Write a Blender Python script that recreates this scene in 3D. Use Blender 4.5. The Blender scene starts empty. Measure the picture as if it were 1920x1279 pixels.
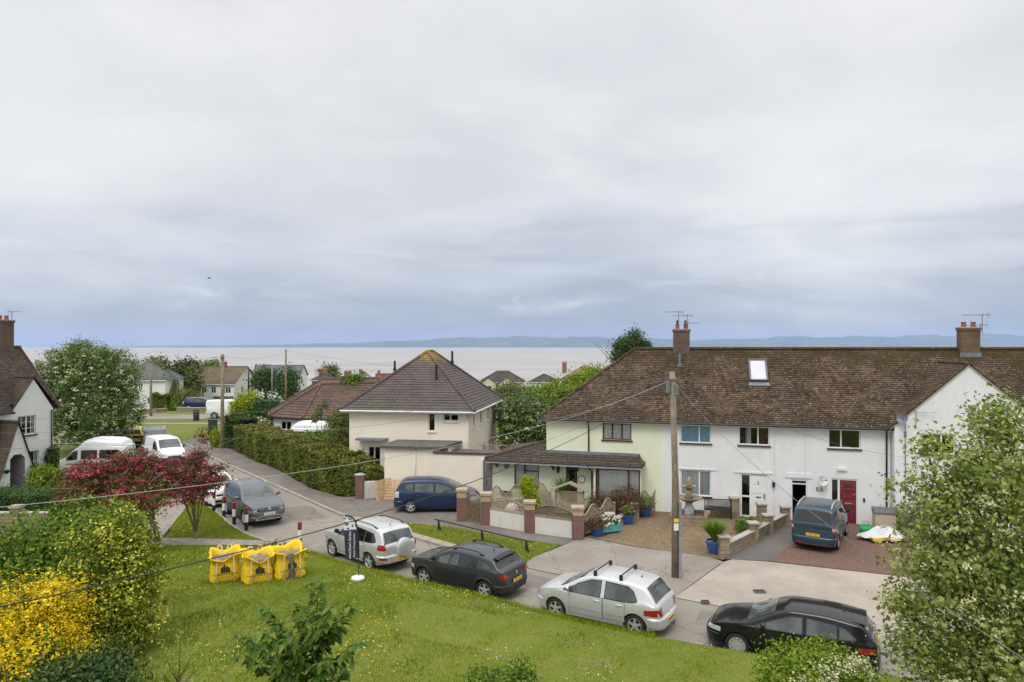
import bpy, bmesh, math, random
import numpy as np
from mathutils import Vector, Matrix
R = math.radians
scene = bpy.context.scene
COL = scene.collection
rng = np.random.default_rng(7)
random.seed(7)
CAMZ = 8.5
FPX = 1280.0          # focal length in pixels of the 1920 wide frame (24 mm lens)
HOR = 650.0           # horizon row of the photograph
cam_d = bpy.data.cameras.new('camera')
cam_d.sensor_width = 36.0
cam_d.lens = 24.0
cam_d.shift_y = 0.00547
cam_d.clip_start = 0.2
cam_d.clip_end = 90000
cam = bpy.data.objects.new('camera', cam_d)
cam.location = (0, 0, CAMZ)
cam.rotation_euler = (R(90), 0, 0)
COL.objects.link(cam)
scene.camera = cam
scene.view_settings.view_transform = 'Standard'
scene.view_settings.look = 'None'
scene.view_settings.exposure = 0.06
scene.view_settings.gamma = 1.0
scene.render.engine = 'CYCLES'
scene.cycles.max_bounces = 6
scene.cycles.diffuse_bounces = 2
scene.cycles.glossy_bounces = 3
scene.cycles.transmission_bounces = 4
scene.cycles.transparent_max_bounces = 8
scene.cycles.volume_bounces = 1
scene.cycles.use_denoising = True
SUN_EL, SUN_AZ = 52, 205      # azimuth clockwise from +Y: behind the camera, to its left
world = bpy.data.worlds.new('World')
scene.world = world
world.use_nodes = True
wt = world.node_tree
wt.nodes.clear()
def wn(t, **kw):
 n = wt.nodes.new(t)
 for k, v in kw.items(): setattr(n, k, v)
 return n
wl = wt.links.new
w_out = wn('ShaderNodeOutputWorld')
w_bg = wn('ShaderNodeBackground')
w_bg.inputs['Strength'].default_value = 0.1
wl(w_bg.outputs[0], w_out.inputs[0])
w_sky = wn('ShaderNodeTexSky', sky_type='NISHITA', sun_disc=False)
w_sky.sun_elevation = R(SUN_EL)
w_sky.sun_rotation = R(SUN_AZ)
w_tc = wn('ShaderNodeTexCoord')
w_sep = wn('ShaderNodeSeparateXYZ'); wl(w_tc.outputs['Generated'], w_sep.inputs[0])
def wmath(op, a, b=None, c=None, clamp=False):
 n = wn('ShaderNodeMath', operation=op); n.use_clamp = clamp
 for i, v in enumerate((a, b, c)):
  if v is None: continue
  if isinstance(v, (int, float)): n.inputs[i].default_value = v
  else: wl(v, n.inputs[i])
 return n.outputs[0]
zc = wmath('MAXIMUM', w_sep.outputs[2], 0.0)
den = wmath('ADD', zc, 0.22)
cx = wmath('DIVIDE', w_sep.outputs[0], den); cy = wmath('DIVIDE', w_sep.outputs[1], den)
w_cmb = wn('ShaderNodeCombineXYZ'); wl(cx, w_cmb.inputs[0]); wl(cy, w_cmb.inputs[1])
def wnoise(scale, detail, rough, sx=1, sy=1, off=(0, 0, 0), vec=None, dist=0.0):
 mp = wn('ShaderNodeMapping'); mp.inputs['Scale'].default_value = (sx, sy, 1); mp.inputs['Location'].default_value = off
 wl(vec or w_cmb.outputs[0], mp.inputs[0])
 n = wn('ShaderNodeTexNoise'); n.inputs['Scale'].default_value = scale; n.inputs['Detail'].default_value = detail
 n.inputs['Roughness'].default_value = rough; n.inputs['Distortion'].default_value = dist
 wl(mp.outputs[0], n.inputs['Vector']); return n.outputs['Fac']
n_big = wnoise(0.9, 6, 0.52, 0.9, 1, (3.1, 1.7, 0), dist=.3)
n_mid = wnoise(2.3, 7, 0.56, 0.8, 1.0, (0.4, 6.2, 0), dist=0.4)
mp2 = wn('ShaderNodeCombineXYZ'); wl(w_sep.outputs[0], mp2.inputs[0]); wl(w_sep.outputs[2], mp2.inputs[1])
n_str = wnoise(1.0, 7, 0.58, 3.0, 19, (5.3, 0.3, 0), vec=mp2.outputs[0], dist=0.5)
n_puf = wnoise(1.0, 8, 0.6, 7.0, 17, (1.3, 2.35, 0), vec=mp2.outputs[0], dist=0.3)
n_side = wnoise(1.0, 4, 0.5, 2.0, 5.0, (8.4, 4.1, 0), vec=mp2.outputs[0])
wob = wmath('MULTIPLY_ADD', wmath('SUBTRACT', n_side, 0.5), 0.16, zc)
slope = wmath('MULTIPLY_ADD', w_sep.outputs[0], -0.02, wob)
ramp = wn('ShaderNodeValToRGB'); wl(wmath('MAXIMUM', slope, 0.0), ramp.inputs[0])
er = ramp.color_ramp; er.interpolation = 'EASE'
stops = [(0.0, (.335, .385, .455)), (0.06, (.40, .445, .515)), (0.12, (.63, .66, .71)), (0.20, (.81, .82, .83)),
  (0.32, (.83, .835, .84)), (0.46, (.86, .862, .868)), (0.62, (1.2, 1.2, 1.2)), (1.0, (2.1, 2.08, 2.05))]
er.elements[0].position, er.elements[0].color = stops[0][0], (*stops[0][1], 1)
er.elements[1].position, er.elements[1].color = stops[-1][0], (*stops[-1][1], 1)
for p, c in stops[1:-1]:
 e = er.elements.new(p); e.color = (*c, 1)
def wmix(fac, a, b, mode='MIX'):
 n = wn('ShaderNodeMix', data_type='RGBA', blend_type=mode)
 if isinstance(fac, (int, float)): n.inputs[0].default_value = fac
 else: wl(fac, n.inputs[0])
 for i, v in ((6, a), (7, b)):
  if isinstance(v, tuple): n.inputs[i].default_value = (*v, 1)
  else: wl(v, n.inputs[i])
 return n.outputs[2]
def wrange(v, a, b, c=0.0, d=1.0, smooth=True):
 n = wn('ShaderNodeMapRange'); n.interpolation_type = 'SMOOTHSTEP' if smooth else 'LINEAR'
 wl(v, n.inputs[0])
 for i, x in enumerate((a, b, c, d)): n.inputs[i + 1].default_value = x
 return n.outputs[0]
col = ramp.outputs[0]
col = wmix(1.0, col, wmix(wrange(n_big, .32, .68), (.885, .89, .905), (1.07, 1.065, 1.055)), 'MULTIPLY')
col = wmix(1.0, col, wmix(wrange(n_mid, .3, .7), (.925, .935, .955), (1.05, 1.045, 1.035)), 'MULTIPLY')
low = wmath('MULTIPLY', wrange(zc, .16, .21, 1, 0), wrange(zc, .03, .065))
col = wmix(wmath('MULTIPLY', wmath('MULTIPLY', wrange(n_str, .52, .72), low), .8), col, (.70, .73, .77))
col = wmix(wmath('MULTIPLY', wmath('MULTIPLY', wrange(n_str, .48, .28), low), .6), col, (.41, .475, .60))
puf = wmath('MULTIPLY', wrange(zc, .10, .135, 1, 0), wrange(zc, .035, .07))
col = wmix(wmath('MULTIPLY', wmath('MULTIPLY', wrange(n_puf, .57, .70), puf), .85), col, (.70, .735, .785))
def glow(vec, r0, r1, c, k):
 global col
 vd = wn('ShaderNodeVectorMath', operation='DISTANCE'); wl(w_tc.outputs['Generated'], vd.inputs[0])
 v = Vector(vec).normalized(); vd.inputs[1].default_value = v
 f = wmath('MULTIPLY', wrange(vd.outputs['Value'], r0, r1, 1, 0), wmath('MULTIPLY_ADD', n_mid, 1.2, -0.1, clamp=True))
 col = wmix(wmath('MULTIPLY', f, k), col, c)
glow(((1560 - 960) / 1280, 1, (650 - 405) / 1280), 0.02, 0.30, (.90, .90, .895), .95)
glow(((330 - 960) / 1280, 1, (650 - 330) / 1280), 0.05, 0.40, (.86, .86, .87), .5)
col10 = wmix(1.0, col, (10.0, 10.0, 10.0), 'MULTIPLY')
final = wmix(0.94, w_sky.outputs[0], col10)
wl(final, w_bg.inputs['Color'])
sun_d = bpy.data.lights.new('sun', 'SUN')
sun_d.energy = 1.4
sun_d.angle = R(24)
sun_d.color = (1.0, .96, .9)
sun = bpy.data.objects.new('sun', sun_d)
az, el = R(SUN_AZ), R(SUN_EL)
sdir = Vector((math.sin(az) * math.cos(el), math.cos(az) * math.cos(el), math.sin(el)))
sun.rotation_euler = sdir.to_track_quat('Z', 'Y').to_euler()
sun.location = (0, -20, 60)
COL.objects.link(sun)
def at(px, py, z=0.0):
 """the point of height z seen at pixel (px, py) of the photograph"""
 d = FPX * (CAMZ - z) / (py - HOR)
 return Vector(((px - 960) * d / FPX, d, z))
def atd(px, py, d):
 return Vector(((px - 960) * d / FPX, d, CAMZ - (py - HOR) * d / FPX))
def newmat(name):
 m = bpy.data.materials.new(name); m.use_nodes = True
 nt = m.node_tree; nt.nodes.clear()
 return m, nt
class NT:
 """tiny node-building helper"""
 def __init__(s, name):
  s.m, s.t = newmat(name)
  s.out = s.n('ShaderNodeOutputMaterial')
  s.b = s.n('ShaderNodeBsdfPrincipled'); s.l(s.b.outputs[0], s.out.inputs[0])
  s.tc = s.n('ShaderNodeTexCoord')
 def n(s, t, **kw):
  x = s.t.nodes.new(t)
  for k, v in kw.items(): setattr(x, k, v)
  return x
 def l(s, a, b): s.t.links.new(a, b)
 def val(s, inp, v):
  if isinstance(v, (int, float)): inp.default_value = v
  elif isinstance(v, tuple): inp.default_value = (*v, 1) if len(v) == 3 and len(inp.default_value) == 4 else v
  else: s.l(v, inp)
 def math(s, op, a, b=None, c=None, clamp=False):
  x = s.n('ShaderNodeMath', operation=op); x.use_clamp = clamp
  for i, v in enumerate((a, b, c)):
   if v is not None: s.val(x.inputs[i], v)
  return x.outputs[0]
 def noise(s, scale, detail=4, rough=.55, vec=None, dist=0.0, out='Fac', sc=None):
  v = vec or s.tc.outputs['Object']
  if sc:
   mp = s.n('ShaderNodeMapping'); mp.inputs['Scale'].default_value = sc; s.l(v, mp.inputs[0]); v = mp.outputs[0]
  x = s.n('ShaderNodeTexNoise'); x.inputs['Scale'].default_value = scale; x.inputs['Detail'].default_value = detail
  x.inputs['Roughness'].default_value = rough; x.inputs['Distortion'].default_value = dist
  s.l(v, x.inputs['Vector']); return x.outputs[out]
 def mix(s, f, a, b, mode='MIX'):
  x = s.n('ShaderNodeMix', data_type='RGBA', blend_type=mode)
  s.val(x.inputs[0], f); s.val(x.inputs[6], a); s.val(x.inputs[7], b); return x.outputs[2]
 def rng(s, v, a, b, c=0.0, d=1.0):
  x = s.n('ShaderNodeMapRange'); x.interpolation_type = 'SMOOTHSTEP'; s.l(v, x.inputs[0])
  for i, q in enumerate((a, b, c, d)): x.inputs[i + 1].default_value = q
  return x.outputs[0]
 def ramp(s, v, stops):
  x = s.n('ShaderNodeValToRGB'); s.l(v, x.inputs[0]); e = x.color_ramp
  e.elements[0].position, e.elements[0].color = stops[0][0], (*stops[0][1], 1)
  e.elements[1].position, e.elements[1].color = stops[-1][0], (*stops[-1][1], 1)
  for p, c in stops[1:-1]:
   k = e.elements.new(p); k.color = (*c, 1)
  return x.outputs[0]
 def bump(s, h, strength=.3, dist=.02):
  x = s.n('ShaderNodeBump'); x.inputs['Strength'].default_value = strength; x.inputs['Distance'].default_value = dist
  s.l(h, x.inputs['Height']); s.l(x.outputs[0], s.b.inputs['Normal'])
 def set(s, **kw):
  names = dict(col='Base Color', rough='Roughness', metal='Metallic', ior='IOR', spec='Specular IOR Level', coat='Coat Weight',
     coatr='Coat Roughness', alpha='Alpha', trans='Transmission Weight', sheen='Sheen Weight')
  for k, v in kw.items(): s.val(s.b.inputs[names[k]], v)
  return s
 def wallvec(s):
  """(along, up, 0) on any upright or sloping face, from object position and normal"""
  sp = s.n('ShaderNodeSeparateXYZ'); s.l(s.tc.outputs['Object'], sp.inputs[0])
  sn = s.n('ShaderNodeSeparateXYZ'); s.l(s.tc.outputs['Normal'], sn.inputs[0])
  ax = s.math('ABSOLUTE', sn.outputs[0]); ay = s.math('ABSOLUTE', sn.outputs[1])
  f = s.math('GREATER_THAN', ax, ay)
  u = s.math('ADD', s.math('MULTIPLY', sp.outputs[0], s.math('SUBTRACT', 1.0, f)), s.math('MULTIPLY', sp.outputs[1], f))
  c = s.n('ShaderNodeCombineXYZ'); s.l(u, c.inputs[0]); s.l(sp.outputs[2], c.inputs[1]); return c.outputs[0]
 def brick(s, vec, w, h, mortar=.01, c1=(.3, .1, .06), c2=(.2, .07, .05), cm=(.3, .28, .25), off=.5, bias=0.0):
  x = s.n('ShaderNodeTexBrick'); x.inputs['Scale'].default_value = 1.0
  x.inputs['Brick Width'].default_value = w; x.inputs['Row Height'].default_value = h
  x.inputs['Mortar Size'].default_value = mortar; x.inputs['Bias'].default_value = bias; x.offset = off
  s.val(x.inputs['Color1'], c1); s.val(x.inputs['Color2'], c2); s.val(x.inputs['Mortar'], cm)
  s.l(vec, x.inputs['Vector']); return x
MATS = {}
def plain(name, colour, rough=.6, var=.12, scale=6, bump=.0, metal=0.0, **kw):
 if name in MATS: return MATS[name]
 s = NT(name); f = s.noise(scale, 5, .6)
 a = tuple(min(1, c * (1 - var)) for c in colour); b = tuple(min(1, c * (1 + var)) for c in colour)
 s.set(col=s.mix(s.rng(f, .3, .7), a, b), rough=rough, metal=metal, **kw)
 if bump: s.bump(s.noise(scale * 8, 4, .6), bump, .01)
 MATS[name] = s.m; return s.m
class MB:
 def __init__(s): s.v = []; s.f = []; s.mi = []
 def add(s, vs, fs, mi=0):
  o = len(s.v); s.v += [tuple(v) for v in vs]
  for f in fs: s.f.append(tuple(o + i for i in f)); s.mi.append(mi)
  return s
 def quad(s, a, b, c, d, mi=0): return s.add([a, b, c, d], [(0, 1, 2, 3)], mi)
 def tri(s, a, b, c, mi=0): return s.add([a, b, c], [(0, 1, 2)], mi)
 def box(s, x0, x1, y0, y1, z0, z1, mi=0):
  return s.add([(x0,y0,z0),(x1,y0,z0),(x1,y1,z0),(x0,y1,z0),(x0,y0,z1),(x1,y0,z1),(x1,y1,z1),(x0,y1,z1)],
     [(0,3,2,1),(4,5,6,7),(0,1,5,4),(1,2,6,5),(2,3,7,6),(3,0,4,7)], mi)
 def beam(s, p, q, w, h, mi=0, up=(0, 0, 1)):
  """rectangular bar from p to q, w across, h along up"""
  p, q = Vector(p), Vector(q); d = (q - p).normalized(); u = Vector(up)
  a = d.cross(u)
  if a.length < 1e-4: a = d.cross(Vector((1, 0, 0)))
  a.normalize(); b = a.cross(d).normalized(); a = a * w / 2; b = b * h / 2
  return s.add([p-a-b, p+a-b, p+a+b, p-a+b, q-a-b, q+a-b, q+a+b, q-a+b],
     [(0,3,2,1),(4,5,6,7),(0,1,5,4),(1,2,6,5),(2,3,7,6),(3,0,4,7)], mi)
 def tube(s, pts, r, n=8, mi=0, caps=True):
  pts = [Vector(p) for p in pts]; k = len(pts)
  rs = r if isinstance(r, (list, tuple)) else [r] * k
  vs = []; prev = None
  for i, p in enumerate(pts):
   d = (pts[min(i + 1, k - 1)] - pts[max(i - 1, 0)]).normalized()
   ref = prev if prev is not None else (Vector((0, 0, 1)) if abs(d.z) < .9 else Vector((1, 0, 0)))
   a = d.cross(ref)
   if a.length < 1e-5: a = d.cross(Vector((0, 1, 0.3)))
   a.normalize(); b = a.cross(d).normalized()
   b2 = d.cross(a).normalized(); prev = b2 * -1 if False else ref - d * ref.dot(d)
   if prev.length < 1e-4: prev = b
   for j in range(n):
    t = 2 * math.pi * j / n
    vs.append(p + (a * math.cos(t) + b * math.sin(t)) * rs[i])
  fs = []
  for i in range(k - 1):
   for j in range(n):
    fs.append((i*n+j, i*n+(j+1)%n, (i+1)*n+(j+1)%n, (i+1)*n+j))
  if caps: fs.append(tuple(range(n-1, -1, -1))); fs.append(tuple((k-1)*n + j for j in range(n)))
  return s.add(vs, fs, mi)
 def lathe(s, prof, n=24, c=(0, 0, 0), axis='z', mi=0, closed=False):
  vs = []
  for r, h in prof:
   for j in range(n):
    t = 2 * math.pi * j / n
    a, b = r * math.cos(t), r * math.sin(t)
    p = (a, b, h) if axis == 'z' else ((a, h, b) if axis == 'y' else (h, a, b))
    vs.append((p[0]+c[0], p[1]+c[1], p[2]+c[2]))
  fs = []; k = len(prof)
  for i in range(k - 1 + (1 if closed else 0)):
   i2 = (i + 1) % k
   for j in range(n): fs.append((i*n+j, i*n+(j+1)%n, i2*n+(j+1)%n, i2*n+j))
  if not closed:
   fs.append(tuple(range(n-1, -1, -1))); fs.append(tuple((k-1)*n+j for j in range(n)))
  return s.add(vs, fs, mi)
 def prism(s, poly, z0, z1, mi=0):
  n = len(poly)
  vs = [(x, y, z0) for x, y in poly] + [(x, y, z1) for x, y in poly]
  fs = [tuple(range(n-1, -1, -1)), tuple(range(n, 2*n))] + [(i, (i+1)%n, n+(i+1)%n, n+i) for i in range(n)]
  return s.add(vs, fs, mi)
 def prism_y(s, poly, y0, y1, mi=0):
  """outline in (x, z) extruded along y"""
  n = len(poly)
  vs = [(x, y0, z) for x, z in poly] + [(x, y1, z) for x, z in poly]
  fs = [tuple(range(n)), tuple(range(2*n-1, n-1, -1))] + [((i+1)%n, i, n+i, n+(i+1)%n) for i in range(n)]
  return s.add(vs, fs, mi)
 def grid(s, P, mi=0, closed_u=False):
  """P: rows of equal-length point lists"""
  r, c = len(P), len(P[0]); vs = [p for row in P for p in row]; fs = []
  for i in range(r - 1):
   for j in range(c - 1 + (1 if closed_u else 0)):
    fs.append((i*c+j, i*c+(j+1)%c, (i+1)*c+(j+1)%c, (i+1)*c+j))
  return s.add(vs, fs, mi)
 def build(s, name, mats, parent=None, smooth=False, loc=None, fix=True, auto=None):
  me = bpy.data.meshes.new(name)
  me.from_pydata([tuple(v) for v in s.v], [], s.f)
  if not isinstance(mats, (list, tuple)): mats = [mats]
  for m in mats: me.materials.append(m)
  me.polygons.foreach_set('material_index', s.mi)
  if fix:
   bm = bmesh.new(); bm.from_mesh(me); bmesh.ops.recalc_face_normals(bm, faces=bm.faces); bm.to_mesh(me); bm.free()
  if smooth or auto:
   me.polygons.foreach_set('use_smooth', [True] * len(me.polygons))
   if auto: me.set_sharp_from_angle(angle=R(auto))
  me.update()
  o = bpy.data.objects.new(name, me); COL.objects.link(o)
  if parent: o.parent = parent
  if loc is not None: o.location = loc
  return o
def tag(o, label=None, cat=None, group=None, kind=None):
 if label: o['label'] = label
 if cat: o['category'] = cat
 if group: o['group'] = group
 if kind: o['kind'] = kind
 return o
def thing(name, label, cat, loc=(0, 0, 0), rz=0.0, group=None):
 o = bpy.data.objects.new(name, None); o.empty_display_size = .3; COL.objects.link(o)
 o.location = loc; o.rotation_euler = (0, 0, rz)
 return tag(o, label, cat, group)
def copy_tree(o, parent=None):
 c = o.copy(); COL.objects.link(c)
 if parent: c.parent = parent
 for ch in list(o.children): copy_tree(ch, c)
 return c
def text_part(name, body, size, mat, parent, mtx, align='CENTER', depth=.002, wide=1.0):
 """lettering as a real mesh laid on a surface: local x = reading direction, y = up, z = out"""
 cu = bpy.data.curves.new(name, 'FONT'); cu.body = body; cu.size = size; cu.align_x = align; cu.align_y = 'CENTER'
 cu.extrude = depth; cu.space_character = 1.05; cu.offset = size * .012; cu.resolution_u = 3
 t = bpy.data.objects.new(name, cu); COL.objects.link(t)
 dg = bpy.context.evaluated_depsgraph_get(); me = bpy.data.meshes.new_from_object(t.evaluated_get(dg))
 bpy.data.objects.remove(t); me.materials.clear(); me.materials.append(mat)
 me.transform(Matrix.Diagonal((wide, 1, 1, 1)))
 me.transform(mtx); me.name = name
 o = bpy.data.objects.new(name, me); COL.objects.link(o); o.parent = parent; return o
def frame_mtx(o, x, y):
 x, y = Vector(x).normalized(), Vector(y).normalized(); z = x.cross(y)
 return Matrix(((x.x, y.x, z.x, o[0]), (x.y, y.y, z.y, o[1]), (x.z, y.z, z.z, o[2]), (0, 0, 0, 1)))
def lerp(a, b, t): return a + (b - a) * t
# ================================================================== SETTING
def M_ground():
 s = NT('ground_grass')
 f = s.noise(.12, 5, .6); g = s.noise(2.5, 5, .65)
 c = s.mix(s.rng(f, .35, .65), (.14, .18, .035), (.18, .20, .05))
 c = s.mix(s.math('MULTIPLY', s.rng(g, .45, .7), .6), c, (.075, .105, .02))
 s.set(col=c, rough=.9, spec=.1); s.bump(s.noise(14, 4, .7), .6, .05); return s.m
def M_asphalt(name, base, patch, scale=1.0, worn=.35):
 s = NT(name)
 f = s.noise(.35 * scale, 5, .6); g = s.noise(3.2, 6, .7); h = s.noise(90, 2, .6)
 c = s.mix(s.rng(f, .35, .68), base, patch)
 c = s.mix(s.math('MULTIPLY', s.rng(g, .5, .75), worn), c, tuple(x * .62 for x in base))
 c = s.mix(s.math('MULTIPLY', s.rng(h, .55, .75), .35), c, tuple(min(1, x * 1.7) for x in base))
 crack = s.n('ShaderNodeTexVoronoi', feature='DISTANCE_TO_EDGE'); crack.inputs['Scale'].default_value = .33
 wv = s.n('ShaderNodeVectorMath', operation='ADD'); s.l(s.tc.outputs['Object'], wv.inputs[0])
 s.l(s.noise(1.3, 4, .6, out='Color'), wv.inputs[1]); s.l(wv.outputs[0], crack.inputs['Vector'])
 ck = s.rng(crack.outputs['Distance'], .0, .012, 1, 0)
 c = s.mix(s.math('MULTIPLY', ck, .55), c, tuple(x * .35 for x in base))
 s.set(col=c, rough=.88, spec=.25); s.bump(s.noise(60, 3, .6), .35, .01); return s.m
def M_concrete():
 s = NT('concrete_apron')
 f = s.noise(.5, 6, .65); g = s.noise(4, 6, .7, sc=(1, 2.4, 1)); h = s.noise(40, 3, .6)
 c = s.mix(s.rng(f, .3, .7), (.325, .28, .24), (.425, .37, .315))
 c = s.mix(s.math('MULTIPLY', s.rng(g, .5, .72), .5), c, (.22, .20, .175))
 c = s.mix(s.math('MULTIPLY', s.rng(h, .55, .75), .3), c, (.5, .47, .42))
 s.set(col=c, rough=.9, spec=.2); s.bump(h, .25, .01); return s.m
def M_blocks(name, c1, c2, cm, moss, w=.2, h=.1, rot=0.4):
 s = NT(name)
 mp = s.n('ShaderNodeMapping'); mp.inputs['Rotation'].default_value = (0, 0, rot); s.l(s.tc.outputs['Object'], mp.inputs[0])
 b = s.brick(mp.outputs[0], w, h, .012, c1, c2, cm)
 f = s.noise(.8, 5, .6); g = s.noise(7, 5, .6)
 c = s.mix(s.math('MULTIPLY', s.rng(f, .35, .7), .55), b.outputs['Color'], moss)
 c = s.mix(s.math('MULTIPLY', s.rng(g, .5, .75), .5), c, tuple(min(1, x * 1.55) for x in c1)); c = s.mix(s.math('MULTIPLY', s.rng(s.noise(16, 3, .7), .56, .7), .5), c, tuple(min(1, x * 2.1) for x in c1))
 s.set(col=c, rough=.88, spec=.2); s.bump(b.outputs['Fac'], -.4, .01); return s.m
def M_sea():
 s = NT('sea_water')
 f = s.noise(.012, 6, .6, sc=(.35, 1, 1)); g = s.noise(.15, 4, .6, sc=(.4, 1, 1))
 c = s.mix(s.rng(f, .3, .7), (.30, .285, .275), (.40, .38, .365))
 s.set(col=c, rough=.42, ior=1.33)
 h = s.math('ADD', s.math('MULTIPLY', g, .7), f); s.bump(h, .55, 1.2); return s.m
def M_hills():
 s = NT('far_hills'); f = s.noise(.0012, 5, .6)
 s.set(col=s.mix(s.rng(f, .35, .65), (.05, .075, .05), (.12, .13, .08)), rough=1, spec=0); return s.m
def sheet(name, pts, mat, z=None):
 mb = MB(); vs = [Vector(p) if z is None else Vector((p[0], p[1], z)) for p in pts]
 me = bpy.data.meshes.new(name); me.from_pydata(vs, [], [tuple(range(len(vs)))]); me.materials.append(mat)
 bm = bmesh.new(); bm.from_mesh(me); bmesh.ops.recalc_face_normals(bm, faces=bm.faces)
 if bm.faces[0].normal.z < 0: bmesh.ops.reverse_faces(bm, faces=bm.faces)
 bmesh.ops.triangulate(bm, faces=bm.faces); bm.to_mesh(me); bm.free()
 o = bpy.data.objects.new(name, me); COL.objects.link(o); return tag(o, kind='structure')
def catmull(pts, n):
 P = [Vector(p) for p in pts]; out = []
 for i in range(len(P) - 1):
  p0 = P[max(i-1, 0)]; p1 = P[i]; p2 = P[i+1]; p3 = P[min(i+2, len(P)-1)]
  for j in range(n):
   t = j / n
   out.append(.5*((2*p1)+(p2-p0)*t+(2*p0-5*p1+4*p2-p3)*t*t+(3*p1-p0-3*p2+p3)*t**3))
 out.append(P[-1]); return out
m_grass = M_ground()
m_road = M_asphalt('road_asphalt', (.238, .216, .183), (.29, .263, .224))
m_foot = M_asphalt('footway_asphalt', (.165, .145, .13), (.21, .19, .17), 1.6)
m_dark_tarmac = M_asphalt('drive_tarmac', (.13, .12, .11), (.165, .15, .135), 1.4)
m_apron_old = M_asphalt('old_apron', (.25, .22, .19), (.31, .28, .245), 1.3)
m_conc = M_concrete()
m_kerb = plain('kerb_stone', (.34, .29, .25), .85, .2, 3, .2)
m_brown_blocks = M_blocks('brown_block_paving', (.27, .19, .12), (.19, .135, .085), (.10, .085, .05), (.12, .10, .045))
m_red_blocks = M_blocks('red_block_paving', (.21, .115, .085), (.16, .09, .07), (.09, .07, .055), (.13, .10, .08), rot=.9)
m_setts = M_blocks('verge_setts', (.42, .35, .26), (.35, .29, .21), (.16, .14, .08), (.24, .22, .12), .24, .24, .7)
m_soil = plain('garden_soil', (.13, .105, .07), .95, .35, 2.2, .5)
m_gravel = plain('gravel_path', (.27, .235, .20), .92, .25, 6, .5)
mb = MB(); ys = [-40, 0, 40, 80, 92, 112, 130, 165, 200, 260, 420]; zs = [-.06, -.06, -.06, -.06, -.1, -1.7, -3.5, -6, -9, -22, -40]
xs = [-900, -300, -120, -60, 0, 60, 120, 300, 900]
mb.grid([[(x, y, z) for x in xs] for y, z in zip(ys, zs)])
tag(mb.build('ground', m_grass, smooth=True), kind='structure')
mb = MB(); mb.grid([[(x, y, -15) for x in (-40000, -9000, 0, 9000, 40000)] for y in (215, 2000, 8000, 34000)])
tag(mb.build('sea', M_sea()), kind='structure')
mb = MB(); prof = [(-200, 0), (160, 0), (230, 1.5), (330, 2.5), (480, 4), (560, 6), (640, 8.5), (720, 10), (780, 14), (860, 19), (960, 21), (1080, 20), (1180, 18),
    (1290, 14), (1330, 12), (1400, 18), (1480, 21), (1600, 20), (1700, 22), (1830, 25), (1960, 24), (2300, 20)]
pxs = np.linspace(-200, 2300, 160); hp = np.interp(pxs, [p[0] for p in prof], [p[1] for p in prof])
hp = np.convolve(np.pad(hp, 4, mode='edge'), np.ones(9) / 9, 'valid')
rows = []
for k, (d, fr) in enumerate(((17000, 0), (17300, .25), (18200, .6), (19500, 1.0), (22000, .55), (25000, 0))):
 row = []
 for i, px in enumerate(pxs):
  h = hp[i] * 18500 / 1280 * fr * (1 + .07 * math.sin(px * .05 + k) + .05 * math.sin(px * .13 + 2.3 * k))
  row.append(((px - 960) / 1280 * d, d, -16 + h + (10 if 0 < fr and hp[i] > .8 else 0)))
 rows.append(row)
mb.grid(rows); tag(mb.build('hills', M_hills(), smooth=True), kind='structure')
mb = MB(); r_ = random.Random(4)
for i in range(45):
 px = r_.choice([r_.uniform(425, 520), r_.uniform(540, 640), r_.uniform(600, 690), r_.uniform(250, 420)])
 d = 16900 + r_.uniform(0, 60); x = (px - 960) / 1280 * d; w = r_.uniform(15, 55)
 mb.box(x, x + w, d, d + 30, -16, r_.uniform(-8, 8))
town = mb.build('town', plain('far_town_white', (.42, .41, .40), .9))
tag(town, 'pale specks of a distant shoreline town below the hills across the water', 'town', kind='stuff')
FAR = [(-75, 67.5), (-60, 67), (-45, 66), (-36, 64.3), (-31.8, 62.2), (-29.1, 60.1), (-25, 54.7), (-21.25, 49.9), (-17.5, 45.3), (-13.7, 40.6), (-11.3, 37.6), (-8.77, 34.5),
 (-6.6, 32.2), (-4.45, 30.3), (-2.56, 28.6), (.61, 26.15), (2.33, 25.07), (5.5, 23.1), (7.2, 22.1), (12, 19.7), (19, 17.2), (30, 14.5)]
NEAR = [(-75, 61.5), (-60, 61), (-45, 60.3), (-37.5, 59.3), (-34, 58), (-32, 56.3), (-28.6, 51.8), (-24.9, 47), (-21.1, 42.4), (-17.3, 37.7), (-14.9, 34.7), (-13.2, 32.3), (-11.5, 30.4),
  (-9.3, 28.7), (-7.3, 27), (-5.8, 25.75), (-3.3, 24.1), (-1.2, 22.8), (1.2, 21.2), (3.4, 19.9), (5.9, 18.7), (8.4, 17.7), (12, 16.2), (18, 14.2), (30, 11)]
far_c = catmull([(x, y, 0) for x, y in FAR], 6); near_c = catmull([(x, y, 0) for x, y in NEAR], 6)
sheet('road', far_c + near_c[::-1], m_road, .0)
m_patch = M_asphalt('tarmac_patch', (.19, .172, .15), (.23, .208, .18), 2.0, .5)
for i, q in enumerate(([(-12.4, 36.0), (-10.9, 36.6), (-9.2, 33.9), (-10.6, 33.2)], [(5.6, 20.9), (7.9, 19.8), (8.4, 20.9), (6.1, 22.1)], [(-1.2, 25.6), (-.3, 26.3), (1.9, 24.6), (1.1, 23.8)])): sheet('road_patch', q, m_patch, .004)
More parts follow.
